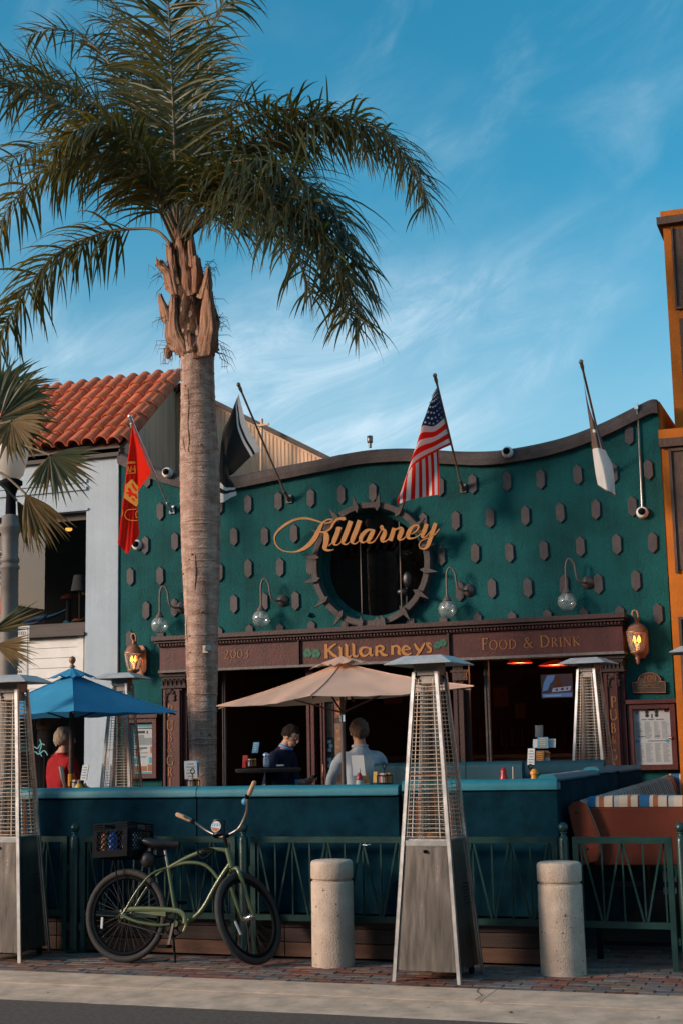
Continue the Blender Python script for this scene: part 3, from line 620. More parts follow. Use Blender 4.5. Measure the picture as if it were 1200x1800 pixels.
shamrock(541, 1148, 9.5, LY, fascia, G['shamrock']); shamrock(556, 1149, 9.5, LY, fascia, G['shamrock'])
shamrock(768, 1134, 8, LY, fascia, G['shamrock']); shamrock(778, 1130, 8, LY, fascia, G['shamrock'])

# pilasters with vertical lettering
for (pa, pb, letters, cxp) in ((287, 326, [('P', 1249, 19), ('U', 1276, 18), ('B', 1296, 15), ('&', 1316, 13), ('G', 1337, 17), ('R', 1357, 15), ('I', 1376, 15)], 299.5), (1063, 1098, [('P', 1234, 18), ('U', 1257, 18), ('B', 1280, 16), ('&', 1301, 12), ('G', 1327, 17), ('R', 1349, 15)], 1078)):
    x0 = S(pa, 1250, 15.82).x; x1 = S(pb, 1250, 15.82).x
    b = MB(); b.span((x0, 15.82, .3), (x1 - .05, FY - .01, fz0 - .22)); b.span((x1 - .048, 15.86, .3), (x1, FY - .01, fz0 - .22)); b.span((x0 + .02, 15.80, .34), (x0 + .04, 15.8195, fz0 - .24)); b.span((x1 - .09, 15.80, .34), (x1 - .07, 15.8195, fz0 - .24))
    pil = b.build('pilaster', G['maroon'], pub)
    b = MB(); b.span((x0 - .03, 15.78, fz0 - .075), (x1 + .03, FY - .008, fz0 - .032)); b.span((x0 - .01, 15.80, fz0 - .195), (x1 + .01, FY - .009, fz0 - .0755)); b.span((x0 - .02, 15.79, fz0 - .219), (x1 + .02, FY - .009, fz0 - .1955))
    for i in range(5):
        xx = x0 + (x1 - x0) * (i + .5) / 5; b.tube([(xx - .02, 15.795, fz0 - .18), (xx - .022, 15.785, fz0 - .13), (xx, 15.78, fz0 - .10), (xx + .022, 15.785, fz0 - .13), (xx + .01, 15.785, fz0 - .15)], .008, 5)
    b.build('capital', G['wood_dark'], pil)
    cz = S(cxp, 1196 if pa > 500 else 1222, 15.81).z; cx = S(cxp, 1200, 15.81).x; b = MB()
    for i, (dx, dz, q) in enumerate(((0, .05, .035), (-.035, .03, .028), (.035, .03, .028), (-.055, -.01, .022), (.055, -.01, .022))):
        b.ball((cx + dx, 15.815, cz + dz), q, 8, 6, (1, .5, 1))
    b.tube([(cx - .05, 15.812, cz - .02), (cx - .065, 15.81, cz - .06), (cx - .04, 15.81, cz - .07)], .01, 5); b.tube([(cx + .05, 15.812, cz - .02), (cx + .065, 15.81, cz - .06), (cx + .04, 15.81, cz - .07)], .01, 5); b.build('carved_leaf', G['wood_dark'], pil)
    for ch, py, hp in letters:
        h = hp / 2500 * S(cxp, py, 15.8).length; c = S(cxp, py, 15.8198); glyph(ch, Vector((c.x - GL[ch][0] * h / 2, 15.8198, c.z - h / 2)), UX, UZ, h, .006, G['gold_dull'], pil)
# opening: posts, folding door frames, threshold
def post_at(p0, p1, nm, m, Y=15.92, d=.1, z0=.3, z1=None):
    x0 = S(p0, 1280, Y).x; x1 = S(p1, 1280, Y).x; b = MB(); z1 = z1 or fz0 - .031
    b.span((x0, Y, z0), (x1, Y + d, z1)); b.span((x0 + (x1 - x0) * .3, Y - .012, z0 + .05), (x0 + (x1 - x0) * .42, Y - .0005, z1 - .08)); return b.build(nm, m, pub)
post_at(539, 552, 'door_post', G['maroon'], 15.92); post_at(563, 571, 'door_post', G['maroon'], 15.95)
post_at(798, 815, 'door_post', G['maroon_dark'], 15.90); post_at(818, 826, 'door_frame', G['maroon_dark'], 16.0, .06); post_at(853, 861, 'door_frame', G['cap'], 16.05, .06)
post_at(391, 396, 'door_frame', G['cap'], 16.1, .05); post_at(329, 336, 'door_frame', G['maroon_dark'], 15.93, .1); post_at(1054, 1061, 'door_frame', G['maroon_dark'], 15.93, .1)
x0 = S(794, 1190, 15.86).x; x1 = S(819, 1190, 15.86).x; z = S(806, 1190, 15.86).z; b = MB(); b.span((x0, 15.86, z - .04), (x1, 15.899, z + .05)); b.span((x0 - .02, 15.85, z + .051), (x1 + .02, 15.899, z + .08)); b.build('post_capital', G['maroon_dark'], pub)
# glass door with posters
x0 = S(573, 1300, 16.02).x; x1 = S(606, 1300, 16.02).x
b = MB(); b.span((x0, 16.03, .3), (x1, 16.05, 2.4)); door = b.build('door', G['dark'], pub)
b = MB(); b.tube([S(568, 1345, 15.93), S(568, 1345, 15.90), S(568, 1365, 15.90), S(568, 1365, 15.93)], .012, 6); b.build('handle', G['copper'], door)
for i, (a0, b0, a1, b1, m1) in enumerate(((574, 1238, 587, 1296, 'brick_tan'), (574, 1297, 587, 1326, 'ink'), (574, 1330, 587, 1352, 'ink'), (588, 1228, 602, 1262, 'brick_red'), (588, 1272, 602, 1327, 'brick_tan'), (575, 1355, 587, 1370, 'ink_grey'))):
    p = S(a0, b0, 16.028); q = S(a1, b1, 16.028); b = MB(); b.span((p.x, 16.022, q.z), (q.x, 16.0295, p.z)); po = b.build('poster', G[m1], door)
    b = MB()
    for j in range(3):
        zz_ = q.z + (p.z - q.z) * (.25 + .25 * j); xm = p.x + (q.x - p.x) * (.2 + .15 * (j % 2)); b.span((xm, 16.0195, zz_ - .02), (xm + (q.x - p.x) * .5, 16.0215, zz_ + .02))
    b.build('print', G['paper' if m1 in ('ink', 'ink_grey') else ('paper_yellow' if m1 == 'paper_orange' else 'paper_orange')], po)
# interior seen through the opening
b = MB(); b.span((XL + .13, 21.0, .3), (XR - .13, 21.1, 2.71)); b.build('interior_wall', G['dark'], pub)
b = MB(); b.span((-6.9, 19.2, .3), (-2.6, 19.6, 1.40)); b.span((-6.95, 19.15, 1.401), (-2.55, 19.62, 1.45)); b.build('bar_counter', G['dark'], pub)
b = MB()
for i in range(26): b.tube([(-6.6 + i * .16, 20.9, 1.55), (-6.6 + i * .16, 20.9, 1.75), (-6.6 + i * .16, 20.9, 1.85)], [.035, .035, .012], 6)
tag(b.build('back_bar_bottles', G['wood_red'], pub), kind='stuff')

# ================================================================== WHITE BUILDING on the left
wb = empty('white_shop_building', (-10.4, 16, 0), 'white stucco shop building with a red tiled roof and big window', 'building')
WY = 15.975; wx1 = -8.868; wxw = S(151, 1000, WY).x; wzt = S(152, 897, WY).z; wzb = S(150, 1111, WY).z; top = S(190, 792, WY).z
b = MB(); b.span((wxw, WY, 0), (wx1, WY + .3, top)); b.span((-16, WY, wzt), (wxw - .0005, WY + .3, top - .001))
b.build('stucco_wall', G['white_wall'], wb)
lz = S(140, 1182, WY).z; sz1 = S(100, 1245, WY).z
b = MB(); b.span((-16, WY + .10, sz1), (wxw - .001, WY + .25, wzb - .04)); xt = S(131, 1150, WY).x
z = sz1
b.build('infill_wall', G['white_paint'], wb)
zz_ = sz1 + .01
for i in range(7):
    b = MB(); zt = sz1 + (wzb - .05 - sz1) * (i + 1) / 7; b.box(((-13 + xt) / 2, WY + .088, (zz_ + zt) / 2), (xt + 13, .022, zt - zz_ - .006)); b.build('siding_board', G['white_paint'], wb); zz_ = zt
b = MB(); b.span((xt + .004, WY + .06, sz1), (xt + .09, WY + .0995, wzb - .041)); b.span((xt + .12, WY + .05, sz1), (wxw - .002, WY + .0995, wzb - .05)); b.build('door_trim', G['white_paint'], wb)
b = MB(); b.span((-16, WY - .03, wzb - .04), (wxw - .002, WY + .12, wzb)); b.build('sill', G['eave'], wb)
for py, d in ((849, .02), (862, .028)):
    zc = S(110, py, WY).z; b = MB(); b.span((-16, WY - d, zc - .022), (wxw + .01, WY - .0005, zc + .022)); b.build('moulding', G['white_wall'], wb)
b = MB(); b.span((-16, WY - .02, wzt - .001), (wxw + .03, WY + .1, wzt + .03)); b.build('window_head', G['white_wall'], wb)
fr = MB(); fr.span((-16, WY + .12, wzt - .10), (wxw - .001, WY + .17, wzt - .002)); fr.span((-16, WY + .12, wzb + .001), (wxw - .001, WY + .17, wzb + .14)); fr.span((wxw - .05, WY + .12, wzb + .141), (wxw - .001, WY + .17, wzt - .101)); fr.span((wxw - 2.0, WY + .125, wzb + .141), (wxw - 1.95, WY + .165, wzt - .101))
wf = fr.build('shop_window', G['eave'], wb)
b = MB(); b.add([(-16, WY + .145, wzb + .1), (wxw - .02, WY + .145, wzb + .1), (wxw - .02, WY + .145, wzt - .05), (-16, WY + .145, wzt - .05)], [(0, 1, 2, 3)]); b.build('pane', G['window_glass'], wf, fixn=False)
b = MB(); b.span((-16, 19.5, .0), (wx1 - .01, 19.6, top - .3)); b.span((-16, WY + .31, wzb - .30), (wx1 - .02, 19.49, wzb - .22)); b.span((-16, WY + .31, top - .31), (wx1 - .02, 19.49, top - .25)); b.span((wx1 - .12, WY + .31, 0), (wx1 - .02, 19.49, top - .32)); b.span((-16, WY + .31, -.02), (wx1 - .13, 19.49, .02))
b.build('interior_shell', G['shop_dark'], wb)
sw0 = S(60, 1300, WY).x; sw1 = S(147, 1300, WY).x
fr = MB(); fr.span((-16, WY + .12, sz1 - .08), (wxw - .001, WY + .2, sz1 - .001)); fr.span((wxw - .06, WY + .12, .3), (wxw - .001, WY + .2, sz1 - .081)); fr.span((-16, WY + .12, .3), (wxw - .061, WY + .2, .55)); wf2 = fr.build('shop_window', G['eave'], wb)
b = MB(); b.add([(-16, WY + .16, .5), (wxw - .04, WY + .16, .5), (wxw - .04, WY + .16, sz1 - .05), (-16, WY + .16, sz1 - .05)], [(0, 1, 2, 3)]); b.build('pane', G['window_glass'], wf2, fixn=False)
# neon-like script squiggle painted on the lower pane
b = MB()
for pts in ([(50, 1318), (58, 1312), (66, 1316), (72, 1308), (79, 1310)], [(52, 1326), (62, 1322), (68, 1326), (78, 1320), (84, 1328)], [(70, 1300), (73, 1310), (70, 1322), (74, 1330)]):
    b.ribbon([S(x, y, WY + .158) for x, y in catmull(pts, 4)], [.014] * (4 * (len(pts) - 1) + 1), (0, -1, 0), .002 + .0004 * len(pts))
b.build('painted_script', G['paper_teal'], wf2)
# tiles
ey, ez = 15.93, S(200, 790, 15.93).z + .05; ry, rz = 17.45, 6.74
sl = Vector((0, ry - ey, rz - ez)); slen = sl.length; sl.normalize(); sn = Vector((0, -sl.z, sl.y))
b = MB(); b.prism([(-8.81, ey - .02, ez - .03), (-8.81, ry + .05, rz - .03), (-8.81, ry + .05, rz - .09), (-8.81, ey - .02, ez - .09)], (-7, 0, 0)); b.build('roof_base', G['wood_red'], wb)
def tile_mesh(nm, r0, r1, ln, n=9, t=.016):
    b = MB(); vs = []
    for r, s_ in ((r0, 0), (r1, ln)):
        for rr in (r, r - t):
            for i in range(n):
                a = math.pi * i / (n - 1); vs.append((rr * math.cos(a), s_, rr * math.sin(a) * 1.0))
    fs = []
    for i in range(n - 1): fs += [(i, i + 1, 2 * n + i + 1, 2 * n + i), (n + i, 3 * n + i, 3 * n + i + 1, n + i + 1), (i, n + i, n + i + 1, i + 1), (2 * n + i, 2 * n + i + 1, 3 * n + i + 1, 3 * n + i)]
    fs += [(0, 2 * n, 3 * n, n), (n - 1, 2 * n - 1, 4 * n - 1, 3 * n - 1)]
    b.add(vs, fs, False)
    me = b.mesh(nm, G['tile'])
    return me
tm = tile_mesh('roof_tile', .098, .082, .44); pan = tile_mesh('pan_tile', .085, .085, .40, 7)
Mr = Matrix((Vector((1, 0, 0)), sl, sn)).transposed().to_4x4()
base = Vector((0, ey, ez)); wloc = worldloc(wb)
for c in range(13):
    x = -8.86 - c * .205
    for r in range(6):
        if c > 10 and r < 0: continue
        o = link('roof_tile', tm, wb); s0 = r * .333 - (.02 if c else .06) + random.uniform(-.012, .012)
        p = base + sl * s0 + sn * (.055 + .018) + Vector((x + random.uniform(-.006, .006), 0, 0))
        o.matrix_basis = Matrix.Translation(p - wloc) @ Mr @ Matrix.Rotation(R(-2.4), 4, 'X') @ Matrix.Rotation(random.uniform(-.03, .03), 4, 'Z')
for r in range(6):      # rake tiles over the right edge
    o = link('roof_tile', tm, wb); p = base + sl * (r * .333 + .02) + sn * .035 + Vector((-8.79, 0, 0)); o.matrix_basis = Matrix.Translation(p - wloc) @ Mr @ Matrix.Rotation(R(-2.4), 4, 'X') @ Matrix.Rotation(R(28), 4, 'Y')
rm = tile_mesh('ridge_tile', .105, .09, .46)
for i in range(14):
    o = link('ridge_tile', rm, wb); o.matrix_basis = Matrix.Translation(Vector((-8.78 - i * .40, ry + .02, rz + .02)) - wloc) @ Matrix.Rotation(R(90), 4, 'Z') @ Matrix.Rotation(R(2), 4, 'X')
b = MB(); b.span((-16, ey - .02, ez - .14), (-8.83, ey + .14, ez - .045)); b.span((-16, ey - .05, ez - .043), (-8.80, ey + .1, ez - .02)); b.build('eave_beam', G['eave'], wb)
# side wall under the rake, and the tan sided gable behind
b = MB(); zr_ = lambda y: ez - .095 + (y - ey) * (rz - ez) / (ry - ey); b.prism([(-8.84, 16.02, 4.6), (-8.84, 16.02, zr_(16.02)), (-8.84, 17.55, zr_(17.55)), (-8.84, 17.55, 4.6)], (-.25, 0, 0)); b.build('side_wall', G['siding'], wb)
GYB = 17.6; gx0 = S(300, 700, GYB).x - 1.2; pk = S(322, 684, GYB); rgt = S(640, 842, GYB); zb_ = 4.4
gab = empty('gable_building', (pk.x, GYB, 0), 'tan ribbed metal gable rising behind the pub parapet', 'building')
sl_ = (pk.z - rgt.z) / (rgt.x - pk.x); gx1 = rgt.x + .4
b = MB(); b.prism([(gx0, GYB, zb_), (gx1, GYB, zb_), (gx1, GYB, rgt.z - .4 * sl_), (pk.x, GYB, pk.z), (gx0, GYB, pk.z - (pk.x - gx0) * sl_)], (0, 5, 0)); sid = b.build('gable_wall', G['siding'], gab)
b = MB(); x = gx0 + .05
while x < gx1 - .1:
    zt = pk.z - abs(x + .04 - pk.x) * sl_ - .02
    b.add([(x, GYB - .001, zb_), (x + .010, GYB - .006, zb_), (x + .026, GYB - .006, zb_), (x + .036, GYB - .001, zb_), (x, GYB - .001, zt), (x + .010, GYB - .006, zt), (x + .026, GYB - .006, zt), (x + .036, GYB - .001, zt)], [(0, 1, 5, 4), (1, 2, 6, 5), (2, 3, 7, 6), (4, 5, 6, 7)]); x += .056
tag(b.build('siding_ribs', G['siding'], sid), kind='stuff')
b = MB()
for xa_, xb_ in ((pk.x, gx1 + .1), (pk.x - .001, gx0 - .1)):
    za_, zc_ = pk.z, pk.z - abs(xb_ - pk.x) * sl_; b.prism([(xa_, GYB - .10, za_ + .005), (xb_, GYB - .10, zc_ + .005), (xb_, GYB - .10, zc_ + .075), (xa_, GYB - .10, za_ + .075)], (0, 5.2, 0))
b.build('roof', G['eave'], gab)
b = MB(); VY = 17.3; p0 = S(459, 858, VY); p1 = S(460.5, 736, VY); b.tube([p0, p1], .021, 8); q = S(455, 748, VY - .03); q2 = S(473, 745, VY - .03); b.bar(q, q2, .028); b.tube([S(450, 746, VY - .03), q], .02, 6); b.build('vent_post', G['siding'], gab)
# things inside the windows
def thing1(mb, m, name, label, cat, group=None): return tag(mb.build(name, m), label, cat, group)
p = S(121, 905, 17.2); q = S(121, 929, 17.2); t = empty('pendant_lamp', q, 'small cone pendant lamp glowing yellow inside the shop window', 'lamp')
b = MB(); b.tube([p + Vector((0, 0, .6)), p], .01, 5); b.lathe([(.02, .16), (.075, .0), (.07, .0), (.015, .15)], 12, q); b.build('lamp_shade', G['black'], t)
b = MB(); b.ball(q + Vector((0, 0, -.01)), .05, 10, 6, (1, 1, .6)); b.build('bulb', G['warm_bulb'], t)
q = S(141, 1037, 17.0); t = empty('table_lamp', q, 'white drum shade table lamp standing inside the shop window', 'lamp')
b = MB(); b.lathe([(.13, -.02), (.09, .20)], 16, q, caps=False); b.build('lamp_shade', G['shade_white'], t); b = MB(); b.lathe([(.09, -.6), (.05, -.55), (.02, -.4), (.02, -.02)], 10, q); b.build('lamp_base', G['wood_red'], t)
q = S(121, 1051, 17.1); t = empty('mushroom_lamp', q, 'red mushroom shaped lamp in the shop window display', 'lamp')
b = MB(); b.lathe([(.12, -.02), (.09, .03), (.03, .055), (.001, .06)], 14, q); b.build('lamp_shade', G['terracotta_vinyl'], t); b = MB(); b.lathe([(.05, -.6), (.035, -.02)], 10, q); b.build('lamp_base', G['wood_dark'], t)
def blob(px0, py0, px1, py1, Y, m, name, label, cat, th=.06):
    a = S(px0, py0, Y); c = S(px1, py1, Y); b = MB(); k = 9
    pts = []; rs = []
    for i in range(k):
        f = i / (k - 1); pts.append(a.lerp(c, f) + Vector((0, 0, .02 * math.sin(f * 7)))); rs.append(th * (.25 + math.sin(math.pi * min(.95, f + .08)) * .75))
    b.tube(pts, rs, 8, flat=.5); return thing1(b, m, name, label, cat)
blob(38, 1098, 120, 1072, 17.3, G['paper_blue'], 'surfboard', 'long blue surfboard lying on the shop window display', 'surfboard', .07)
blob(30, 1110, 84, 1082, 16.9, G['bottle_blue'], 'surfboard', 'dark blue surfboard in front of the longer blue surfboard', 'surfboard', .06)
blob(126, 1095, 153, 1085, 16.8, G['paper_orange'], 'rolled_towel', 'orange rolled towel at the right corner of the shop window', 'towel', .05)
blob(112, 1096, 132, 1094, 16.7, G['paper_teal'], 'rolled_towel', 'teal rolled towel beside the orange rolled towel in the shop window', 'towel', .05)
blob(132, 1040, 156, 1043, 17.2, G['paper_yellow'], 'folded_shirt', 'yellow folded shirt under the white table lamp in the window', 'shirt', .05)
# clothes on a hanger in the lower window
t = empty('hanging_shirt', S(80, 1290, 16.6), 'orange shirt on a dress form behind the lower shop window', 'shirt')
b = MB(); c = S(80, 1265, 16.6); b.lathe([(.13, -.13), (.14, .0), (.15, .10), (.05, .16), (.04, .17)], 14, c, Matrix.Diagonal((1, .6, 1))); b.tube([c + Vector((-.13, 0, .08)), c + Vector((-.20, 0, -.06))], [.06, .05], 8); b.tube([c + Vector((.13, 0, .08)), c + Vector((.2, 0, -.06))], [.06, .05], 8); b.build('shirt_body', G['paper_orange'], t)
b = MB(); b.lathe([(.11, -.45), (.12, -.14)], 12, c, Matrix.Diagonal((1, .6, 1))); b.tube([c + Vector((0, 0, -1.0)), c + Vector((0, 0, -.4))], .02, 6); b.build('dress_form', G['dark'], t)
t = empty('hanging_shirt', S(60, 1290, 17), 'teal shirt hanging behind the orange shirt in the lower window', 'shirt')
b = MB(); c = S(48, 1290, 17.1); b.lathe([(.16, -.25), (.14, .0), (.17, .12), (.05, .18)], 14, c, Matrix.Diagonal((1, .5, 1))); b.build('shirt_body', G['paper_teal'], t)
b = MB(); b.tube([c + Vector((0, 0, .17)), c + Vector((0, 0, .3)), c + Vector((.03, 0, .33))], .008, 5); b.build('hanger', G['chrome'], t)

# ================================================================== ORANGE BUILDING on the right
ob_ = empty('orange_building', (0, 16.5, 0), 'orange stucco building with brown panels at the right edge', 'building')
OY = 15.62; ox = S(1162, 790, OY).x; oz = S(1159, 756, OY).z
zb1 = S(1162, 773, OY).z; zb0 = S(1162, 788, OY).z
b = MB(); b.span((ox, OY, 0), (6, 17.9, zb0)); ow = b.build('stucco_wall', G['orange'], ob_)
b = MB(); b.span((ox - .015, OY - .07, zb0 + .001), (6, OY + .3, zb1)); b.build('brown_beam', G['brown_panel'], ob_)
b = MB(); b.span((ox - .02, OY - .02, zb1 + .001), (6, 17.9, oz)); b.build('parapet_band', G['orange'], ob_)
pxl = S(1181, 900, OY).x
for z0, z1 in ((S(1181, 1003, OY).z, S(1181, 794, OY).z), (.3, S(1190, 1090, OY).z)):
    b = MB(); b.span((pxl + .03, OY - .012, z0), (6, OY - .0005, z1)); pn = b.build('rough_panel', G['brown_panel'], ob_)
    b = MB(); b.span((pxl, OY - .035, z0 - .03), (pxl + .029, OY - .0006, z1 + .03)); b.span((pxl + .0295, OY - .035, z1 + .001), (6, OY - .0006, z1 + .03)); b.build('panel_trim', G['brown_panel'], pn)
TY = 16.3; tx = S(1166, 420, TY).x; tz = S(1163, 398, TY).z; t2 = S(1163, 372, TY).z; t1 = S(1163, 385, TY).z
b = MB(); b.span((tx, TY, oz - .2), (6, 20, tz)); b.span((tx - .02, TY - .02, t1 + .001), (6, 20, t2)); b.build('tower', G['orange'], ob_)
b = MB(); b.span((tx - .06, TY - .09, tz + .001), (6, TY + .5, t1)); b.build('tower_cornice', G['brown_panel'], ob_)
pz1 = S(1180, 403, TY).z; pz0 = S(1190, 540, TY).z; px_ = S(1180, 420, TY).x
b = MB(); b.span((px_ + .02, TY - .012, pz0), (6, TY - .0005, pz1)); pn = b.build('rough_panel', G['brown_panel'], ob_)
b = MB(); b.span((px_, TY - .04, pz0 - .03), (px_ + .0195, TY - .0006, pz1 + .02)); b.span((px_ + .02, TY - .04, pz0 - .03), (6, TY - .0006, pz0 - .001)); b.build('panel_trim', G['brown_panel'], pn)
b = MB(); b.span((px_ + .03, TY - .012, S(1195, 700, TY).z), (6, TY - .0005, S(1195, 560, TY).z)); b.build('rough_panel', G['brown_panel'], ob_)
b = MB()
for i in range(26):
    p = Vector((tx + .25 + random.uniform(-.12, .35), TY + .3 + random.uniform(0, .3), t2)); q = p + Vector((random.uniform(-.06, .06), 0, random.uniform(.05, .14))); b.tube([p, q], [.006, .002], 3)
tag(b.build('weed_tuft', G['leaf_dry']), 'dry weed tuft growing on top of the orange tower', 'weed', kind='stuff')

# ================================================================== SCRIPT SIGN
sgn = empty('script_sign', S(640, 950, 15.8), 'gold script name sign mounted across the round window', 'sign')
def letters(o_x, o_y, sc, data, Y=15.79):
    k_ = S(640, 945, Y).length / 2500 / sc
    for strokes in data:
        b = MB()
        for j, s_ in enumerate(strokes):
            q = catmull(s_, 6)
            b.ribbon([S(o_x + x / sc, o_y + y / sc, Y) for x, y, _ in q], [w_ * k_ for _, _, w_ in q], (0, -1, 0), .030 + .0012 * j)
        b.build('letter', G['gold'], sgn)
letters(470, 880, 7.06, [
 [[(975, 222, 36), (950, 230, 40), (915, 226, 34), (872, 240, 28), (832, 280, 28), (800, 340, 24), (764, 374, 18), (705, 392, 16), (648, 386, 12)],
  [(700, 281, 12), (740, 284, 14), (790, 274, 14), (818, 252, 13), (806, 236, 14), (760, 240, 18), (706, 272, 24), (672, 320, 42), (630, 410, 60), (590, 480, 62), (530, 550, 56), (455, 603, 40), (370, 636, 20), (280, 640, 13), (190, 618, 12), (125, 560, 15), (100, 490, 18), (106, 436, 22), (150, 372, 28), (230, 306, 32), (330, 250, 30), (430, 226, 28), (510, 226, 26), (600, 248, 20), (690, 276, 13)],
  [(650, 396, 14), (705, 396, 22), (738, 420, 58), (744, 470, 72), (735, 540, 66), (722, 590, 54), (748, 618, 30), (795, 620, 18), (836, 608, 5)]],
 [[(862, 352, 16), (890, 342, 30), (926, 350, 26)], [(895, 350, 58), (868, 430, 60), (836, 512, 56), (842, 548, 22), (880, 552, 14), (925, 515, 10)], [(766, 566, 6), (790, 552, 12), (822, 515, 10)]],
 [[(1040, 256, 60), (1000, 370, 62), (950, 495, 58), (950, 536, 26), (990, 546, 15), (1036, 510, 10)]],
 [[(1152, 248, 60), (1112, 360, 62), (1062, 485, 58), (1062, 528, 26), (1100, 538, 15), (1146, 502, 10)]],
])
letters(610, 880, 6.667, [
 [[(332, 352, 14), (280, 344, 20), (225, 362, 40), (172, 428, 52), (168, 476, 36), (200, 494, 16), (244, 462, 12), (292, 380, 12)], [(312, 352, 50), (282, 420, 54), (254, 478, 44), (276, 498, 18), (318, 484, 14), (352, 440, 12), (392, 372, 12), (412, 340, 12)]],
 [[(396, 300, 30), (412, 318, 46), (404, 342, 24)], [(404, 336, 18), (444, 352, 34), (442, 398, 52), (418, 452, 54), (424, 482, 28), (464, 476, 14), (500, 440, 10), (528, 395, 8)]],
 [[(556, 324, 48), (534, 400, 52), (510, 474, 52)], [(536, 400, 8), (580, 342, 16), (634, 326, 34), (644, 362, 52), (616, 432, 52), (622, 464, 22), (664, 452, 14), (706, 408, 10), (730, 380, 8)]],
 [[(756, 396, 8), (800, 372, 14), (838, 328, 20), (836, 298, 20), (800, 294, 20), (752, 332, 44), (718, 402, 52), (728, 442, 32), (780, 444, 16), (840, 416, 12), (884, 372, 8)]],
 [[(936, 276, 46), (912, 352, 52), (886, 416, 40), (908, 436, 16), (950, 402, 12), (994, 344, 10)], [(1042, 268, 44), (1012, 350, 50), (980, 448, 50), (950, 530, 44), (912, 568, 22), (866, 562, 13), (848, 520, 12), (876, 474, 11), (940, 444, 10), (1030, 402, 12), (1086, 334, 14)]],
])
b = MB()
for px, py in ((560, 930), (620, 945), (700, 935), (755, 935)): b.tube([S(px, py, 15.79), S(px, py, 15.79) + Vector((0, .12, 0))], .008, 6)
b.build('standoff', G['lamp_arm'], sgn)

# ================================================================== WALL LIGHTS
def make_goose():
    r = empty('gooseneck_lamp', (0, 0, 0), 'x', 'lamp', 'gooseneck globe lamps along the green wall')
    Mx = Matrix.Rotation(R(90), 3, 'X'); b = MB(); b.lathe([(.075, 0), (.072, .02), (.045, .035), (.03, .055), (.0001, .06)], 18, (0, 0, 0), Mx); b.build('wall_plate', G['lamp_arm'], r)
    b = MB(); path = catmull([(0, -.05, 0), (-.03, -.11, -.012), (-.085, -.14, .02), (-.105, -.15, .10), (-.115, -.155, .19), (-.15, -.16, .255), (-.19, -.165, .25), (-.212, -.17, .18), (-.215, -.17, .05), (-.215, -.17, -.09)], 5); b.tube(path, .0125, 8); b.build('arm', G['lamp_arm'], r)
    b = MB(); b.lathe([(.018, -.06), (.028, -.085), (.052, -.115), (.056, -.125), (.0, -.125)], 14, (-.215, -.17, 0)); b.build('globe_cap', G['lamp_arm'], r)
    b = MB(); b.ball((-.215, -.17, -.222), .106, 28, 18); gl = b.build('globe', G['clear_glass'], r)
    b = MB(); b.ball((-.215, -.17, -.185), .026, 10, 8, (1, 1, 1.4)); b.tube([(-.215, -.17, -.12), (-.215, -.17, -.16)], .014, 8); b.build('bulb', G['frost'], gl)
    return r
g0 = make_goose()
for i, (px, py, lab) in enumerate(((319, 1068, 'gooseneck globe lamp half hidden behind the palm trunk'), (497, 1056, 'gooseneck globe lamp between the palm trunk and the round window'), (823, 1038, 'gooseneck globe lamp just right of the round window'), (1033, 1024, 'gooseneck globe lamp above the end of FOOD & DRINK, near the orange building'))):
    o = g0 if i == 0 else copy_tree(g0); o.location = S(px, py, FY - .001); o['label'] = lab
def make_sconce():
    r = empty('carriage_lantern', (0, 0, 0), 'x', 'lantern', 'copper carriage lanterns beside the shopfront')
    b = MB(); b.prism([(.035, 0, -.19), (.085, 0, -.12), (.085, 0, .12), (.035, 0, .19), (-.03, 0, .19), (-.06, 0, .12), (-.06, 0, -.12), (-.03, 0, -.19)], (0, -.035, 0)); b.tube([(.0, -.03, .05), (.02, -.09, .06), (.01, -.13, .0), (-.01, -.15, -.10)], .014, 7); b.build('back_plate', G['copper'], r)
    c = (-.02, -.17, 0)
    b = MB(); b.lathe([(.115, .082), (.118, .095), (.11, .108), (.10, .115), (.085, .155), (.055, .185), (.025, .20), (.018, .225), (.024, .235), (.0001, .245)], 20, c); b.tube(catmull([(-.02, -.17, .235), (-.05, -.17, .28), (-.045, -.17, .325), (-.01, -.17, .33), (.01, -.17, .29), (.005, -.15, .2), (.02, -.05, .12)], 5), [.012] * 31, 7); b.build('roof', G['copper'], r)
    b = MB(); b.lathe([(.112, .081), (.105, .03), (.09, -.05), (.066, -.115)], 20, c, caps=False); gl = b.build('glass', G['clear_glass'], r)
    b = MB()
    for i in range(6): a = math.pi * i / 3 + .3; b.tube([(c[0] + q * math.cos(a), c[1] + q * math.sin(a), z) for q, z in ((.113, .081), (.106, .03), (.091, -.05), (.067, -.115))], .005, 5)
    b.build('glazing_rib', G['copper'], gl)
    b = MB(); b.lathe([(.075, -.115), (.078, -.13), (.05, -.15), (.022, -.17), (.03, -.19), (.016, -.215), (.02, -.235), (.0001, -.262)], 16, c); b.build('base_finial', G['copper'], r)
    for dx in (-.026, .026):
        b = MB(); b.lathe([(.010, -.10), (.010, -.02)], 8, (c[0] + dx, c[1], 0)); cn = b.build('candle', G['paper'], r)
        b = MB(); b.lathe([(.010, -.019), (.019, .0), (.014, .03), (.0001, .06)], 10, (c[0] + dx, c[1], 0)); b.build('bulb', G['flame'], cn)
    return r
s0 = make_sconce()
for i, (px, py, lab) in enumerate(((249, 1162, 'lit copper lantern on the left, above the blue umbrella'), (1126, 1128, 'lit copper lantern on the right, above the oval number plaque'))):
    o = s0 if i == 0 else copy_tree(s0); o.location = S(px, py, FY - .001); o['label'] = lab.replace('oval ', '')
    ld = bpy.data.lights.new('lantern_light', 'POINT'); ld.energy = 0.22; ld.color = (1, .45, .12); ld.shadow_soft_size = .03; lo = bpy.data.objects.new('lantern_light', ld); COL.objects.link(lo); lo.parent = o; lo.location = (-.02, -.17, .0)
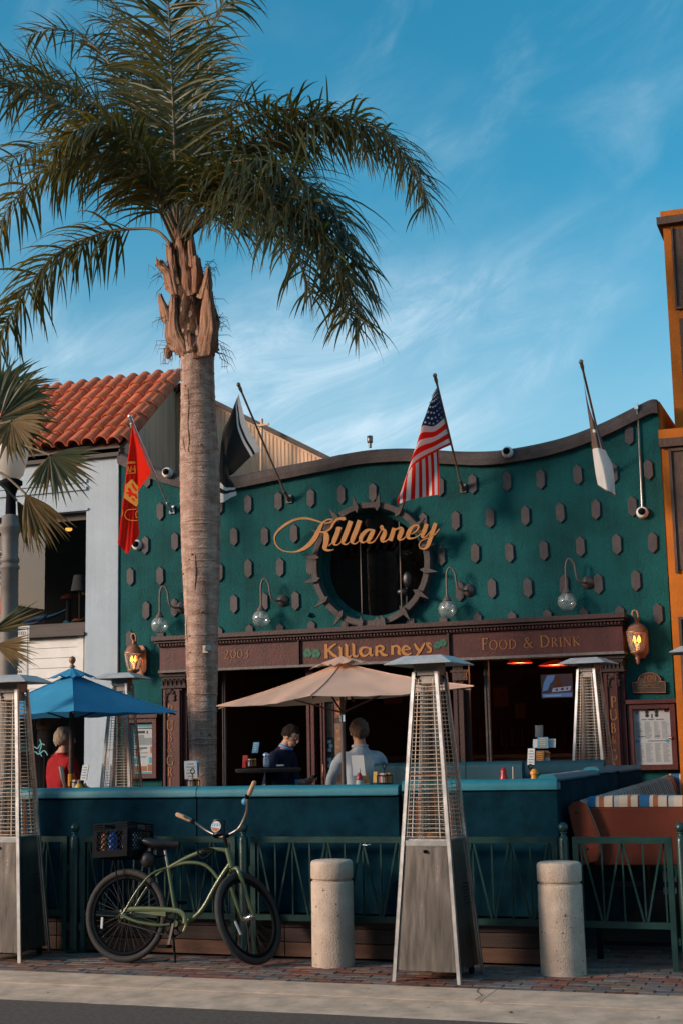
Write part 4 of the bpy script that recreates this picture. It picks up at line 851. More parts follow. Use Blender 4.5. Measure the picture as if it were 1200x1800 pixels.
def make_cam():
    r = empty('dome_camera', (0, 0, 0), 'x', 'camera', 'dome security cameras on the pub front'); Mx = Matrix.Rotation(R(90), 3, 'X')
    b = MB(); b.lathe([(.066, 0), (.068, .03), (.062, .055), (.045, .065)], 20, (0, 0, 0), Mx); b.build('housing', G['white_paint'], r)
    b = MB(); b.lathe([(.042, .062), (.038, .085), (.022, .102), (.0001, .108)], 16, (0, 0, 0), Mx); b.build('dome', G['black'], r); return r
c0 = make_cam()
for i, (px, py, Y, lab) in enumerate(((296, 832, 15.91, 'white dome camera on the brown cap between red flag and palm'), (243, 959, FY - .001, 'white dome camera at the tip of the red flag'), (892, 796, 15.91, 'white dome camera on the cap right of the striped flag'), (1129, 902, FY - .001, 'white dome camera at the bottom of the thin conduit'))):
    o = c0 if i == 0 else copy_tree(c0); o.location = S(px, py, Y); o['label'] = lab; o.rotation_euler = (R(-8), 0, 0)
b = MB(); b.tube([S(1118, 712, 15.90), S(1119, 722, 15.90), S(1121, 740, 15.975), S(1128, 890, 15.975)], .010, 8); b.box(S(1118, 714, 15.90), (.04, .04, .07)); thing1(b, G['alu'], 'conduit_pipe', 'thin grey conduit running down to the dome camera at right', 'pipe')
b = MB(); p = S(650, 787, 16.0); b.tube([p, p + Vector((0, 0, .06))], .02, 8); b.lathe([(.03, .06), (.036, .07), (.036, .145), (.02, .15)], 12, p); thing1(b, G['steel_dark'], 'roof_sensor', 'small grey sensor standing on the parapet above the window', 'sensor')
b = MB(); b.lathe([(.03, 0), (.03, .03), (.015, .05), (.0001, .06)], 10, S(545, 1081, FY - .001), Matrix.Rotation(R(90), 3, 'X')); thing1(b, G['green'], 'wall_sensor', 'small round knob on the green wall left of window', 'sensor')

# ================================================================== FLAGS
def flagpole(root, tip, foot, m):
    b = MB(); d = (foot - tip).normalized(); b.tube([tip, foot], .013, 8); b.build('pole', m, root)
    b = MB(); b.ball(tip - d * .01, .026, 10, 8); b.lathe([(.018, 0), (.022, .05), (.016, .09)], 8, tip, d.to_track_quat('Z', 'Y').to_matrix()); b.build('finial', G['pole'] if m != G['alu'] else G['alu'], root)
    b = MB(); b.box((foot.x, FY - .012, foot.z), (.075, .022, .10)); b.tube([foot - d * .11, Vector((foot.x, FY - .014, foot.z - .02))], [.021, .026], 8); b.build('bracket', G['chrome'] if m == G['alu'] else G['lamp_arm'], root)
def cloth(rows, nu, nv, colour, ripple=.02, ph=0.0):
    """rows: list over v of lists over u of Vector; colour(u,v)->material index"""
    V = catmull([[c for p in r for c in p] for r in rows], max(2, nv // (len(rows) - 1)))
    grid = []
    for i, r in enumerate(V):
        P = [Vector(r[3 * j:3 * j + 3]) for j in range(len(r) // 3)]; Q = catmull([tuple(p) for p in P], max(2, nu // (len(P) - 1))) if len(P) > 2 else [tuple(P[0].lerp(P[1], j / nu)) for j in range(nu + 1)]
        v = i / (len(V) - 1); grid.append([Vector(q) + Vector((0, ripple * v * math.sin(9 * j / len(Q) + 4 * v + ph) + ripple * .4 * math.sin(23 * j / len(Q) + ph), 0)) for j, q in enumerate(Q)])
    b = MB(); nr, nc = len(grid), len(grid[0]); vs = [p for r in grid for p in r]; base_ = len(b.v); b.v += vs
    for i in range(nr - 1):
        for j in range(nc - 1):
            b.f.append([i * nc + j, i * nc + j + 1, (i + 1) * nc + j + 1, (i + 1) * nc + j]); b.m.append(colour((j + .5) / (nc - 1), (i + .5) / (nr - 1))); b.sm.append(True)
    return b, grid
def depth(px, py, tip_px, foot_px, Yt, Yf):   # depth along a pole by how far down the picture the point is
    f = (py - tip_px[1]) / (foot_px[1] - tip_px[1]); return Yt + (Yf - Yt) * f
# striped flag
tp, fp = (764, 661), (811, 857); Yt, Yf = 14.9, 15.93
t = empty('striped_flag', S(811, 857, Yf), 'stars and stripes flag in red, white and blue on angled pole', 'flag', 'flags on poles along the parapet')
flagpole(t, S(*tp, Yt), S(*fp, Yf), G['pole'])
def hp(u, a, c): return (a[0] + (c[0] - a[0]) * u, a[1] + (c[1] - a[1]) * u)
def row(pts, Ys): return [S(x, y, Y) for (x, y), Y in zip(pts, Ys)]
rows = [row([(767, 682), (780, 730), (792, 782)], [15.02, 15.28, 15.53]), row([(764, 686), (762, 745), (766, 794)], [15.00, 15.18, 15.36]), row([(759, 700), (742, 745), (722, 823)], [15.05, 15.12, 15.2]), row([(762, 742), (738, 780), (703, 868)], [15.36, 15.34, 15.26]), row([(770, 800), (738, 830), (699, 877)], [15.40, 15.42, 15.30]), row([(772, 870), (738, 874), (698, 887)], [15.38, 15.40, 15.30])]
def us(u, v):
    if u < .54 and v < .40: return 2
    return 0 if int(u * 13) % 2 == 0 else 1
b, grid = cloth(rows, 26, 30, us, .022)
fl = b.build('cloth', [G['flag_red'], G['flag_white'], G['flag_blue']], t, fixn=False)
b = MB(); nr, nc = len(grid), len(grid[0])
for i in range(1, int(nr * .38)):
    for j in range(1, int(nc * .52), 2):
        if (i + j // 2) % 2: continue
        c = grid[i][j]; 
        pts = [c + Vector((.017 * (1 if k % 2 == 0 else .42) * math.sin(math.pi * k / 5), -.012, .017 * (1 if k % 2 == 0 else .42) * math.cos(math.pi * k / 5))) for k in range(10)]
        b.add(pts, [tuple(range(10))])
tag(b.build('star_print', G['flag_white'], fl, fixn=False), kind='stuff')
# red flag
tp, fp = (229, 733), (299, 895); Yt, Yf = 14.95, 15.93
t = empty('red_flag', S(299, 895, Yf), 'red flag with gold emblem hanging beside the white building', 'flag', 'flags on poles along the parapet')
flagpole(t, S(*tp, Yt), S(*fp, Yf), G['alu'])
rows = [row([(231, 746), (249, 788), (266, 832)], [15.02, 15.28, 15.53]), row([(230.5, 748), (240, 800), (243, 866)], [15.0, 15.1, 15.2]), row([(222, 830), (233, 850), (243, 890)], [15.06, 15.12, 15.2]), row([(208, 955), (224, 973), (244, 940)], [15.08, 15.10, 15.2])]
b, grid = cloth(rows, 16, 24, lambda u, v: 0, .022, 1.0)
fl = b.build('cloth', [G['flag_red']], t, fixn=False)
def fprint(polys, m, name, Y=14.96):
    b = MB()
    for k, po in enumerate(polys):
        if len(po[0]) == 3: q = po; b.ribbon([S(x, y, Y) for x, y, _ in q], [w_ / 160 for _, _, w_ in q], (0, -1, 0), .002 + .0003 * k)
        else: b.prism([S(x, y, Y) for x, y in po], (0, -.002 - .0003 * k, 0))
    b.build(name, m, fl)
FYp = 15.03
fprint([[(226, 812, 1.2), (238, 812, 1.2)], [(223, 814, 1.2), (238, 814, 1.2)], [(222, 832, 1.2), (239, 831, 1.2)], [(224, 829, 1.5), (225.5, 820, 1.8), (228, 829, 1.8), (228.5, 829, .8)], [(230, 829, 1.5), (231, 819, 1.5), (234, 826, 2), (237, 818, 1.5), (238, 829, 1.8)]], G['flag_gold'], 'gold_lettering', FYp)
fprint([[(232, 842), (243, 855), (243, 886), (240, 891), (218, 875), (221, 852)]], G['flag_gold'], 'gold_emblem', FYp)
fprint([[(226, 858, 4), (230, 866, 6), (227, 873, 4)], [(232, 850, 3), (236, 858, 3), (240, 862, 4)], [(222, 866, 3), (229, 868, 5), (238, 870, 5), (240, 876, 3)], [(232, 876, 3), (236, 880, 3)]], G['flag_red'], 'emblem_figure', FYp - .004)
fprint([catmull([(221, 900, 1.2), (226, 896, 1.2), (240, 895, 1.2)], 4), catmull([(221, 900, 1.2), (220, 908, 1.2), (227, 914, 1.2), (242, 915, 1.2)], 4), catmull([(242, 898, 1.2), (239, 902, 1.2), (240, 909, 1.2), (242, 910, 1.2)], 4), catmull([(213, 908, 1.2), (216, 903, 1.5), (215, 896, 1.2)], 4)], G['flag_gold'], 'gold_scroll', FYp)
b = MB(); b.tube([S(230, 744, 15.02), S(266, 830, 15.53)], .018, 6); b.build('hoist_band', G['flag_white'], t)
# black and white flag
tp, fp = (420, 677), (505, 876); Yt, Yf = 14.9, 15.93
t = empty('black_flag', S(505, 876, Yf), 'black flag with white bands hanging just right of the palm trunk', 'flag', 'flags on poles along the parapet')
flagpole(t, S(*tp, Yt), S(*fp, Yf), G['pole'])
rows = [row([(420, 692), (434, 745), (459, 791)], [14.98, 15.2, 15.48]), row([(414, 705), (418, 760), (440, 805)], [14.95, 15.1, 15.4]), row([(403, 735), (402, 790), (412, 832)], [15.0, 15.1, 15.3]), row([(391, 765), (396, 815), (404, 838)], [15.06, 15.15, 15.3]), row([(386, 830), (396, 848), (411, 852)], [15.1, 15.2, 15.25]), row([(386, 884), (400, 879), (416, 869)], [15.1, 15.2, 15.25])]
def bw(u, v):
    for a, c in ((0, 1), (.115, 0), (.155, 1), (.19, 0), (.855, 1), (.885, 0), (.925, 1)):
        if v >= a: r_ = c
    return r_
b, grid = cloth(rows, 14, 60, bw, .016, 2.0); b.build('cloth', [G['flag_black'], G['flag_white']], t, fixn=False)
# furled pale flag
tp, fp = (1021, 637), (1066, 828); Yt, Yf = 14.9, 15.93
t = empty('furled_flag', S(1066, 828, Yf), 'furled brown and white flag hanging limp at the right', 'flag', 'flags on poles along the parapet')
flagpole(t, S(*tp, Yt), S(*fp, Yf), G['pole'])
rows = [row([(1023, 650), (1030, 700), (1036, 730)], [14.98, 15.2, 15.36]), row([(1029, 700), (1035, 715), (1040, 740)], [15.1, 15.12, 15.25]), row([(1036, 750), (1044, 750), (1053, 760)], [15.12, 15.06, 15.2]), row([(1041, 795), (1052, 792), (1066, 796)], [15.12, 15.02, 15.16]), row([(1046, 830), (1060, 826), (1077, 822)], [15.12, 15.0, 15.16]), row([(1051, 854), (1066, 864), (1081, 873)], [15.12, 15.02, 15.14])]
b, grid = cloth(rows, 14, 40, lambda u, v: 0 if v < .57 and not (.42 < v < .46 and .3 < u < .6) and not (u > .62 and v > .2 and u < .75) else (0 if v > .965 else 1), .018, .5); b.build('cloth', [G['flag_brown'], G['flag_white']], t, fixn=False)
# menu boards and plaque
def menu_board(x0, y0, x1, y1, Y, label, seed):
    a = S(x0, y1, Y); c = S(x1, y0, Y); t = empty('menu_board', ((a.x + c.x) / 2, Y, a.z), label, 'menu board')
    fw = .055; b = MB(); b.span((a.x, Y - .07, a.z), (a.x + fw, FY - .002, c.z)); b.span((c.x - fw, Y - .07, a.z), (c.x, FY - .002, c.z)); b.span((a.x + fw + .001, Y - .07, a.z), (c.x - fw - .001, FY - .002, a.z + fw)); b.span((a.x + fw + .001, Y - .07, c.z - fw), (c.x - fw - .001, FY - .002, c.z)); b.build('frame', G['maroon'], t)
    b = MB(); b.span((a.x - .025, Y - .10, c.z + .001), (c.x + .025, FY - .003, c.z + .045)); b.build('hood', G['maroon'], t)
    b = MB(); b.span((a.x + fw, Y - .01, a.z + fw), (c.x - fw, Y + .0, c.z - fw)); pg = b.build('sheet', G['paper'], t)
    b = MB(); b.add([(a.x + fw, Y - .055, a.z + fw), (c.x - fw, Y - .055, a.z + fw), (c.x - fw, Y - .055, c.z - fw), (a.x + fw, Y - .055, c.z - fw)], [(0, 1, 2, 3)]); b.build('glass', G['board_glass'], t, fixn=False)
    return t, pg, (a.x + fw, c.x - fw, a.z + fw, c.z - fw), Y - .0105
t, pg, (u0, u1, v0, v1), Yp = menu_board(1109, 1236, 1186, 1354, 15.96, 'maroon framed menu board by the orange building with printed menu', 1)
W_, H_ = u1 - u0, v1 - v0
b = MB(); random.seed(3)
for (ca, cb) in ((.05, .26), (.29, .48), (.54, .72), (.75, .95)):
    zt = v1 - H_ * .24
    while zt > v0 + H_ * .04:
        if not (v0 + H_ * .38 < zt < v0 + H_ * .46):
            w_ = (cb - ca) * random.uniform(.55, 1); b.span((u0 + W_ * ca, Yp - .001, zt), (u0 + W_ * (ca + w_), Yp, zt + H_ * .007))
        zt -= H_ * .0155
tag(b.build('small_print', G['ink_grey'], pg), kind='stuff')
b = MB()
for (ca, cb, f) in ((.22, .36, .80), (.40, .56, .80), (.60, .82, .80), (.36, .82, .415), (.10, .2, .60), (.1, .28, .5), (.55, .7, .5)):
    x_ = ca
    while x_ < cb: b.span((u0 + W_ * x_, Yp - .0016, v0 + H_ * f), (u0 + W_ * (x_ + .014), Yp - .0002, v0 + H_ * (f + .013))); x_ += .02
tag(b.build('heading_print', G['ink'], pg), kind='stuff')
cc = ((u0 + u1) / 2, v1 - H_ * .09); b = MB(); k = 0
for (dx, dz) in ((0, .05), (-.052, 0), (.052, 0)):
    for sg in (-1, 1): k += 1; b.prism([(cc[0] + dx + sg * .018 * (1 if dz else 0) + .021 * math.cos(R(36 * i)), Yp, cc[1] + dz + (sg * .018 if not dz else 0) + .021 * math.sin(R(36 * i))) for i in range(10)], (0, -.0012 - .0002 * k, 0))
b.span((cc[0] - .006, Yp - .003, cc[1] - .05), (cc[0] + .006, Yp - .0001, cc[1])); b.build('shamrock_print', G['ink'], pg)
b = MB(); b.prism([(u0 + W_ * .06, Yp, v1 - H_ * .04), (u0 + W_ * .15, Yp, v1 - H_ * .04), (u0 + W_ * .15, Yp, v1 - H_ * .08), (u0 + W_ * .105, Yp, v1 - H_ * .11), (u0 + W_ * .06, Yp, v1 - H_ * .08)], (0, -.001, 0)); b.build('crest_print', G['ink_grey'], pg)
b = MB(); b.span((u1 - W_ * .16, Yp - .001, v1 - H_ * .07), (u1 - W_ * .04, Yp, v1 - H_ * .02)); b.build('stamp_print', G['terracotta_vinyl'], pg)
b = MB(); b.prism([(u0 + W_ * .08 + .03 * math.cos(R(40 * i)), Yp, v0 + H_ * .42 + .018 * math.sin(R(40 * i))) for i in range(9)], (0, -.001, 0)); b.prism([(u1 - W_ * .12 + .025 * math.cos(R(40 * i)), Yp, v0 + H_ * .42 + .018 * math.sin(R(40 * i))) for i in range(9)], (0, -.001, 0)); b.build('blue_mark', G['paper_blue'], pg)
b = MB(); b.lathe([(.022, 0), (.018, .02), (.0001, .024)], 12, S(1178, 1297, 15.889), Matrix.Rotation(R(90), 3, 'X')); b.build('lock', G['chrome'], t)
t, pg, (u0, u1, v0, v1), Yp = menu_board(221, 1262, 279, 1369, 15.96, 'maroon framed poster case behind the left back heater', 2)
W_, H_ = u1 - u0, v1 - v0
def prn(nm, m, rects):
    b = MB()
    for k, (x0, z0, x1, z1) in enumerate(rects): b.span((u0 + W_ * x0, Yp - .001 - .0002 * k, v0 + H_ * z0), (u0 + W_ * x1, Yp, v0 + H_ * z1))
    b.build(nm, m, pg)
prn('poster_background', G['paper_teal'], [(.0, .0, .20, 1), (.21, .96, 1, 1)])
prn('poster_teal', G['paper_teal'], [(.205, .915, 1, .955), (.205, .0, 1, .035), (.205, .20, .36, .30), (.78, .20, 1, .32)])
prn('poster_photo', G['ink_grey'], [(.22, .56, 1, .70), (.22, .70, .6, .76)])
prn('poster_heading', G['ink'], [(.22 + .07 * i, .875, .22 + .07 * i + .05, .90) for i in range(11)] + [(.25, .79, .62, .84), (.7, .78, .74, .84)] + [(.36 + .06 * i, .49, .40 + .06 * i, .515) for i in range(6)])
prn('poster_orange', G['paper_orange'], [(.36, .455, .52, .475), (.36, .40, .75, .415), (.21, .04, .40, .14), (.46, .05, .70, .15), (.74, .05, .99, .18), (.84, .40, 1, .53), (.24, .34, .34, .50)])
prn('poster_blue', G['paper_blue'], [(.38, .33, .70, .345), (.42, .315, .66, .325)])
b = MB(); c0_ = S(1113, 1218, 15.99); c1_ = S(1170, 1218, 15.99); ct = S(1141, 1184, 15.99); mid_ = S(1141, 1199, 15.99); pts = [(c0_.x, 15.99, c0_.z), (c1_.x, 15.99, c1_.z), (c1_.x, 15.99, mid_.z), (c1_.x - .07, 15.99, mid_.z)]
for i in range(11): a = R(180 * i / 10); pts.append((ct.x + .125 * math.cos(a), 15.99, mid_.z + .005 + .095 * math.sin(a)))
pts += [(c0_.x + .07, 15.99, mid_.z), (c0_.x, 15.99, mid_.z)]
t = empty('number_plaque', S(1141, 1218, 15.99), 'bronze arched number plaque reading 209 on green wall', 'plaque')
b.prism(pts, (0, -.02, 0)); b.build('plate', G['bronze'], t); b = MB(); b.tube([(x, 15.968, z) for x, _, z in pts], .006, 5, closed=True); b.build('rim', G['copper'], t)
xx = ct.x - .075
for ch in '209':
    glyph(ch, Vector((xx, 15.9698, mid_.z - .005)), UX, UZ, .078, .004, G['gold_dull'], t, 'digit'); xx += .052
b = MB(); b.tube(catmull([(ct.x - .07, 15.968, mid_.z - .03), (ct.x - .03, 15.966, mid_.z - .045), (ct.x, 15.966, mid_.z - .028), (ct.x + .03, 15.966, mid_.z - .045), (ct.x + .07, 15.968, mid_.z - .03)], 4), .004, 5); b.bar((c0_.x + .05, 15.967, c0_.z + .05), (c1_.x - .05, 15.967, c0_.z + .05), .01, .004); b.build('relief_scroll', G['gold_dull'], t)
random.seed(11)

# ================================================================== PATIO DECK, FENCE, BOOTHS
def ZZ(px, py, Y): return S(px, py, Y).z
deck = empty('patio_deck', (-5, 13, 0), 'raised dark wooden patio deck skirted with red brown boards', 'deck')
dx1 = S(955, 1690, 10.50).x
b = MB(); b.span((-14, 10.56, .22), (dx1, 21, .30)); b.build('floor', G['deck'], deck)
b = MB(); b.span((-14, 10.53, .001), (dx1, 10.559, .215)); b.build('skirt_backing', G['wood_dark'], deck)
for (z0, z1, m) in ((.004, .108, 'wood_red'), (.114, .216, 'wood_dark'), (.222, .318, 'wood_dark')):
    xx = -8.4
    while xx < dx1 - .1:
        x2 = min(dx1, xx + 2.02); b = MB(); b.cbox(((xx + x2) / 2, 10.515, (z0 + z1) / 2), (x2 - xx - .006, .026, z1 - z0), .003); b.build('skirt_board', G[m], deck); xx = x2
b = MB(); b.span((dx1 - .05, 10.57, 0), (dx1, 20.9, .219)); b.build('side_skirt', G['wood_dark'], deck)

fence = empty('metal_fence', (-4, 10.4, 0), 'dark green metal fence with ball topped posts and zigzag bars', 'fence')
FNY = 10.40; posts = [S(p, 1480, FNY).x for p in (132, 428, 990, 1197)]; posts = [posts[0] - 1.5] + posts + [posts[-1] + 1.0]
zt, zb = ZZ(560, 1471, FNY), ZZ(560, 1620, FNY)
for x in posts:
    b = MB(); b.lathe([(.037, 0), (.037, zt - .03), (.034, zt - .015), (.030, zt), (.020, zt + .008), (.018, zt + .02)], 16, (x, FNY, 0)); b.box((x, FNY, .012), (.12, .12, .012)); po = b.build('fence_post', G['fence'], fence)
    b = MB(); b.lathe([(.019, zt + .02), (.028, zt + .025), (.028, zt + .032), (.017, zt + .036)], 14, (x, FNY, 0)); b.ball((x, FNY, zt + .066), .037, 16, 10); b.build('ball_cap', G['fence'], po)
for i in range(len(posts) - 1):
    x0, x1 = posts[i] + .065, posts[i + 1] - .065
    if i == 2: x1 = S(979, 1480, FNY).x
    b = MB(); b.span((x0, FNY - .02, zt - .045), (x1, FNY + .02, zt)); b.span((x0, FNY - .02, zb), (x1, FNY + .02, zb + .045)); b.span((x0, FNY - .0195, zb + .046 if i != 1 else zb + .046), (x0 + .04, FNY + .0195, zt - .046)); b.span((x1 - .04, FNY - .0195, zb + .046), (x1, FNY + .0195, zt - .046))
    b.span((x0 + .0, FNY - .018, .0), (x0 + .04, FNY + .018, zb - .001)); b.span((x1 - .04, FNY - .018, .0), (x1, FNY + .018, zb - .001))
    for zc in (.2, zt - .25):
        b.box((x0 - .012, FNY, zc), (.022, .014, .05)); b.box((x1 + .012, FNY, zc), (.022, .014, .05))
    pn = b.build('fence_panel', G['fence'], fence)
    nbar = max(2, round((x1 - x0 - .12) / .140)); st_ = (x1 - x0 - .12) / nbar
    for k in range(nbar + 1):
        xb = x0 + .06 + k * st_; b = MB(); b.span((xb - .006, FNY - .006, zb + .0455), (xb + .006, FNY + .006, zt - .0455)); b.build('bar', G['fence'], pn)
        if k < nbar:
            a_, c_ = (zt - .046, zb + .046) if k % 2 == 0 else (zb + .046, zt - .046)
            b = MB(); b.bar((xb + (.012 if k % 2 == 0 else .014), FNY - .013, a_), (xb + st_ - (.014 if k % 2 == 0 else .012), FNY - .013, c_), .014, .010); b.build('diagonal_bar', G['fence'], pn)
p = S(640, 1486, FNY - .03); b = MB()
for k in range(5): b.tube([p, p + Vector((random.uniform(-.03, .03), -.01, random.uniform(-.03, .03)))], .003, 4)
b.tube([p, p + Vector((.05, 0, .004))], .003, 4); thing1(b, G['alu'], 'wire_tie', 'small twisted silver wire tie on the fence rail', 'wire')

# booths
def pad(b, x0, x1, y, z0, z1, th, seg=14, sag=.006, ph=0):      # upholstered back: front face with rolled top
    prof = [(0, z0), (0, z1 - .05), (.004, z1 - .028), (.014, z1 - .008), (.035, z1 + .004), (th - .03, z1 + .004), (th - .008, z1 - .008), (th, z1 - .03), (th, z0)]
    vs = []; n = len(prof)
    for i in range(seg + 1):
        x = x0 + (x1 - x0) * i / seg
        for (dy, z) in prof:
            e = .006 * noise.noise((x * 1.3, dy * 5, z * 1.2 + ph)); vs.append((x, y + dy + (e if dy < .01 else 0), z + (sag * noise.noise((x * 2.1, 3 + ph, 0)) if z > z1 - .06 else 0)))
    b.add(vs, [(i * n + j, (i + 1) * n + j, (i + 1) * n + j + 1, i * n + j + 1) for i in range(seg) for j in range(n - 1)], True)
    b.add(vs[:n], [tuple(range(n))]); b.add(vs[-n:], [tuple(range(n))[::-1]])
BY = 10.62; zl = ZZ(345, 1384, BY)
bench = empty('booth_bench', (-5, BY, .3), 'long teal booth bench with its padded back against the fence', 'bench')
xs_ = [S(p, 1384, BY).x for p in (65, 346, 700)]; xs_[0] -= 1.0
for i in range(2):
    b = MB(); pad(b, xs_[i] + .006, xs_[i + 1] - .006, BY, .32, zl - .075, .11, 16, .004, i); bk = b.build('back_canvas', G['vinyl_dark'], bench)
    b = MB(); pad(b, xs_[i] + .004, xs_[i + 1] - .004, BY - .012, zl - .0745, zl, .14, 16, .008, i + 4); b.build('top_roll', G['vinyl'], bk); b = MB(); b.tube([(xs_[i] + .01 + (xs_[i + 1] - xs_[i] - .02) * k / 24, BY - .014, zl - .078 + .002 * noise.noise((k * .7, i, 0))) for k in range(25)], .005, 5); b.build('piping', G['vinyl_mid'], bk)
b = MB(); b.cbox(((xs_[0] + xs_[2]) / 2, BY + .36, .66), (xs_[2] - xs_[0], .46, .16), .03); b.build('seat', G['vinyl'], bench)
b = MB(); b.span((xs_[0], BY + .16, .30), (xs_[2] - .02, BY + .52, .575)); b.build('seat_base', G['wood_dark'], bench)
booth = empty('booth_bench', (-2.8, BY, .3), 'teal corner booth bench behind the tall heater with side back receding', 'bench')
xa = S(706, 1372, BY + .02).x; xb = S(976, 1378, BY).x; zr = ZZ(840, 1372, BY)
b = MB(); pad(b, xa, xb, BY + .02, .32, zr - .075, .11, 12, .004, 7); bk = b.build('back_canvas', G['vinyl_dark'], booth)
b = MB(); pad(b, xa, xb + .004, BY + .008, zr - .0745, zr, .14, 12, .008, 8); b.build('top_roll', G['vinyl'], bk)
yend = S(1127, 1341, X=xb).y
segs = [BY + .03, BY + .03 + (yend - BY) * .42, BY + (yend - BY) * .66, yend]
for i in range(3):
    y0, y1 = segs[i] + .012, segs[i + 1] - .012; b = MB(); pad(b, -y1, -y0, -.0, .02, zr - .001 + .02 * (i == 1), .13, 8, .012, 11 + i)
    b.xf(Matrix(((0, -1, 0), (-1, 0, 0), (0, 0, 1)))); b.v = [Vector((p.x + xb, p.y, p.z)) for p in b.v]; b.build('side_back', G['vinyl_dark'] , booth)
    b = MB(); pad(b, -y1, -y0, -.0, zr + .001, zr + .03 + .02 * (i == 1), .15, 8, .01, 21 + i); b.xf(Matrix(((0, -1, 0), (-1, 0, 0), (0, 0, 1)))); b.v = [Vector((p.x + xb + .006, p.y, p.z)) for p in b.v]; b.build('side_roll', G['vinyl'], booth)
b = MB(); b.cbox(((xa + xb) / 2 - .08, BY + .36, .66), (xb - xa - .22, .46, .16), .03); b.build('seat', G['vinyl'], booth)
b = MB(); b.span((xa, BY + .16, .30), (xb - .16, BY + .52, .575)); b.build('seat_base', G['wood_dark'], booth)
for k, (p0, p1, py, Y, lab) in enumerate(((655, 817, 1342, 12.6, 'teal padded booth back behind the tall heater, nearest the man in pale blue'), (818, 916, 1340, 12.6, 'teal padded booth back between the tall heater and the ketchup bottle'), (922, 1060, 1338, 13.0, 'teal padded booth back in front of the back right heater'))):
    t = empty('seating_booth', (S(p0, py, Y).x, Y, .3), lab, 'booth', 'inner booth seats on the patio'); z1 = ZZ((p0 + p1) / 2, py, Y); x0 = S(p0, py, Y).x; x1 = S(p1, py, Y).x
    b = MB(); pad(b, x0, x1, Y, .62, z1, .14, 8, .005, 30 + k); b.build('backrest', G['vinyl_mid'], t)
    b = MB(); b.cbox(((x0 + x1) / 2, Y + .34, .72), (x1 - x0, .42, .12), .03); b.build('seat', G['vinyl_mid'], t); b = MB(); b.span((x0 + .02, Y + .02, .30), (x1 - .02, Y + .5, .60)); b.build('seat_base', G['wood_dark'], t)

# striped sofa beyond the fence on the right
SY = 10.85; zs = ZZ(1100, 1419, SY); zsb = ZZ(1100, 1522, SY)
sofa = empty('striped_sofa', (-1.4, 11.5, 0), 'terracotta vinyl sofa with striped cushions at the right edge', 'sofa')
x0 = S(1037, 1450, SY).x
b = MB(); b.cbox((x0 + 1.1, SY + .04, (zs + zsb) / 2), (2.2, .08, zs - zsb), .012); b.build('back_panel', G['terracotta_vinyl'], sofa)
b = MB(); pad(b, x0 - .01, x0 + 2.2, SY + .0, zs + .001, zs + .075, .20, 30, .014, 41); b.build('front_cushion', G['stripe_x'], sofa)
prof = [(998, 1420), (1005, 1411), (1018, 1408), (1028, 1413), (1040, 1440), (1053, 1474), (1052, 1500), (1046, 1514), (1024, 1521), (1015, 1490), (1005, 1455)]
AY = 10.78; pp = [S(x, y, AY) for x, y in prof]; b = MB(); b.prism(pp, (0, .02, 0)); b.build('arm_end', G['terracotta_vinyl'], sofa)
fa_ = S(1176, 1363, X=pp[2].x); yb = fa_.y; dz_ = fa_.z - pp[2].z; zlo_ = min(p_.z for p_ in pp)
b = MB(); q = [p_ + Vector((0, .021, 0)) for p_ in pp]; k = 24; vs = []
for i in range(k + 1):
    f = i / k
    for p_ in q: vs.append(p_ + Vector((.006 * noise.noise((i * .9, p_.z * 4, 0)), (yb - AY) * f, .012 * noise.noise((i * .35, p_.x * 3, 2)) + dz_ * f * (p_.z - zlo_) / (pp[2].z - zlo_))))
n = len(q); b.add(vs, [(i * n + j, i * n + (j + 1) % n, (i + 1) * n + (j + 1) % n, (i + 1) * n + j) for i in range(k) for j in range(n)], False); b.add(vs[-n:], [tuple(range(n))]); b.build('side_cushion', G['stripe_y'], sofa)
for (px, py) in ((1012, 1428), (1031, 1492)):
    b = MB(); b.ball(S(px, py, AY - .002), .011, 8, 6, (1, .5, 1)); b.build('button', G['maroon_dark'], sofa)
zq = ZZ(1185, 1361, yb); xq = S(1176, 1380, yb).x; b = MB(); pad(b, xq + .0, xq + 1.6, yb - .02, .9, zq, .16, 20, .01, 47); b.build('rear_cushion', G['stripe_x'], sofa)
b = MB(); b.cbox((x0 + 1.05, (SY + yb) / 2 + .1, .80), (2.0, yb - SY - .3, .14), .03); b.build('seat_cushion', G['terracotta_vinyl'], sofa)
b = MB(); b.span((x0 - .02, SY + .02, .52), (x0 + 2.2, SY + .06, .56)); b.build('base_rail', G['black'], sofa)
for xx in (x0, x0 + 1.9):
    for yy in (SY + .05, yb - .2): b = MB(); b.span((xx, yy - .02, 0), (xx + .04, yy + .02, .519)); b.build('leg', G['black'], sofa)
b = MB(); b.span((x0 + .05, SY + .04, .10), (x0 + 1.89, SY + .06, .13)); b.build('stretcher', G['black'], sofa)
p = S(1176, 1545, 11.6); b = MB(); b.cbox(p, (.10, .1, .13), .01); b.box(p + Vector((0, -.002, -.09)), (.09, .08, .05)); thing1(b, G['paper'], 'napkin_box', 'small pale box in the shadow beneath the striped sofa', 'box')

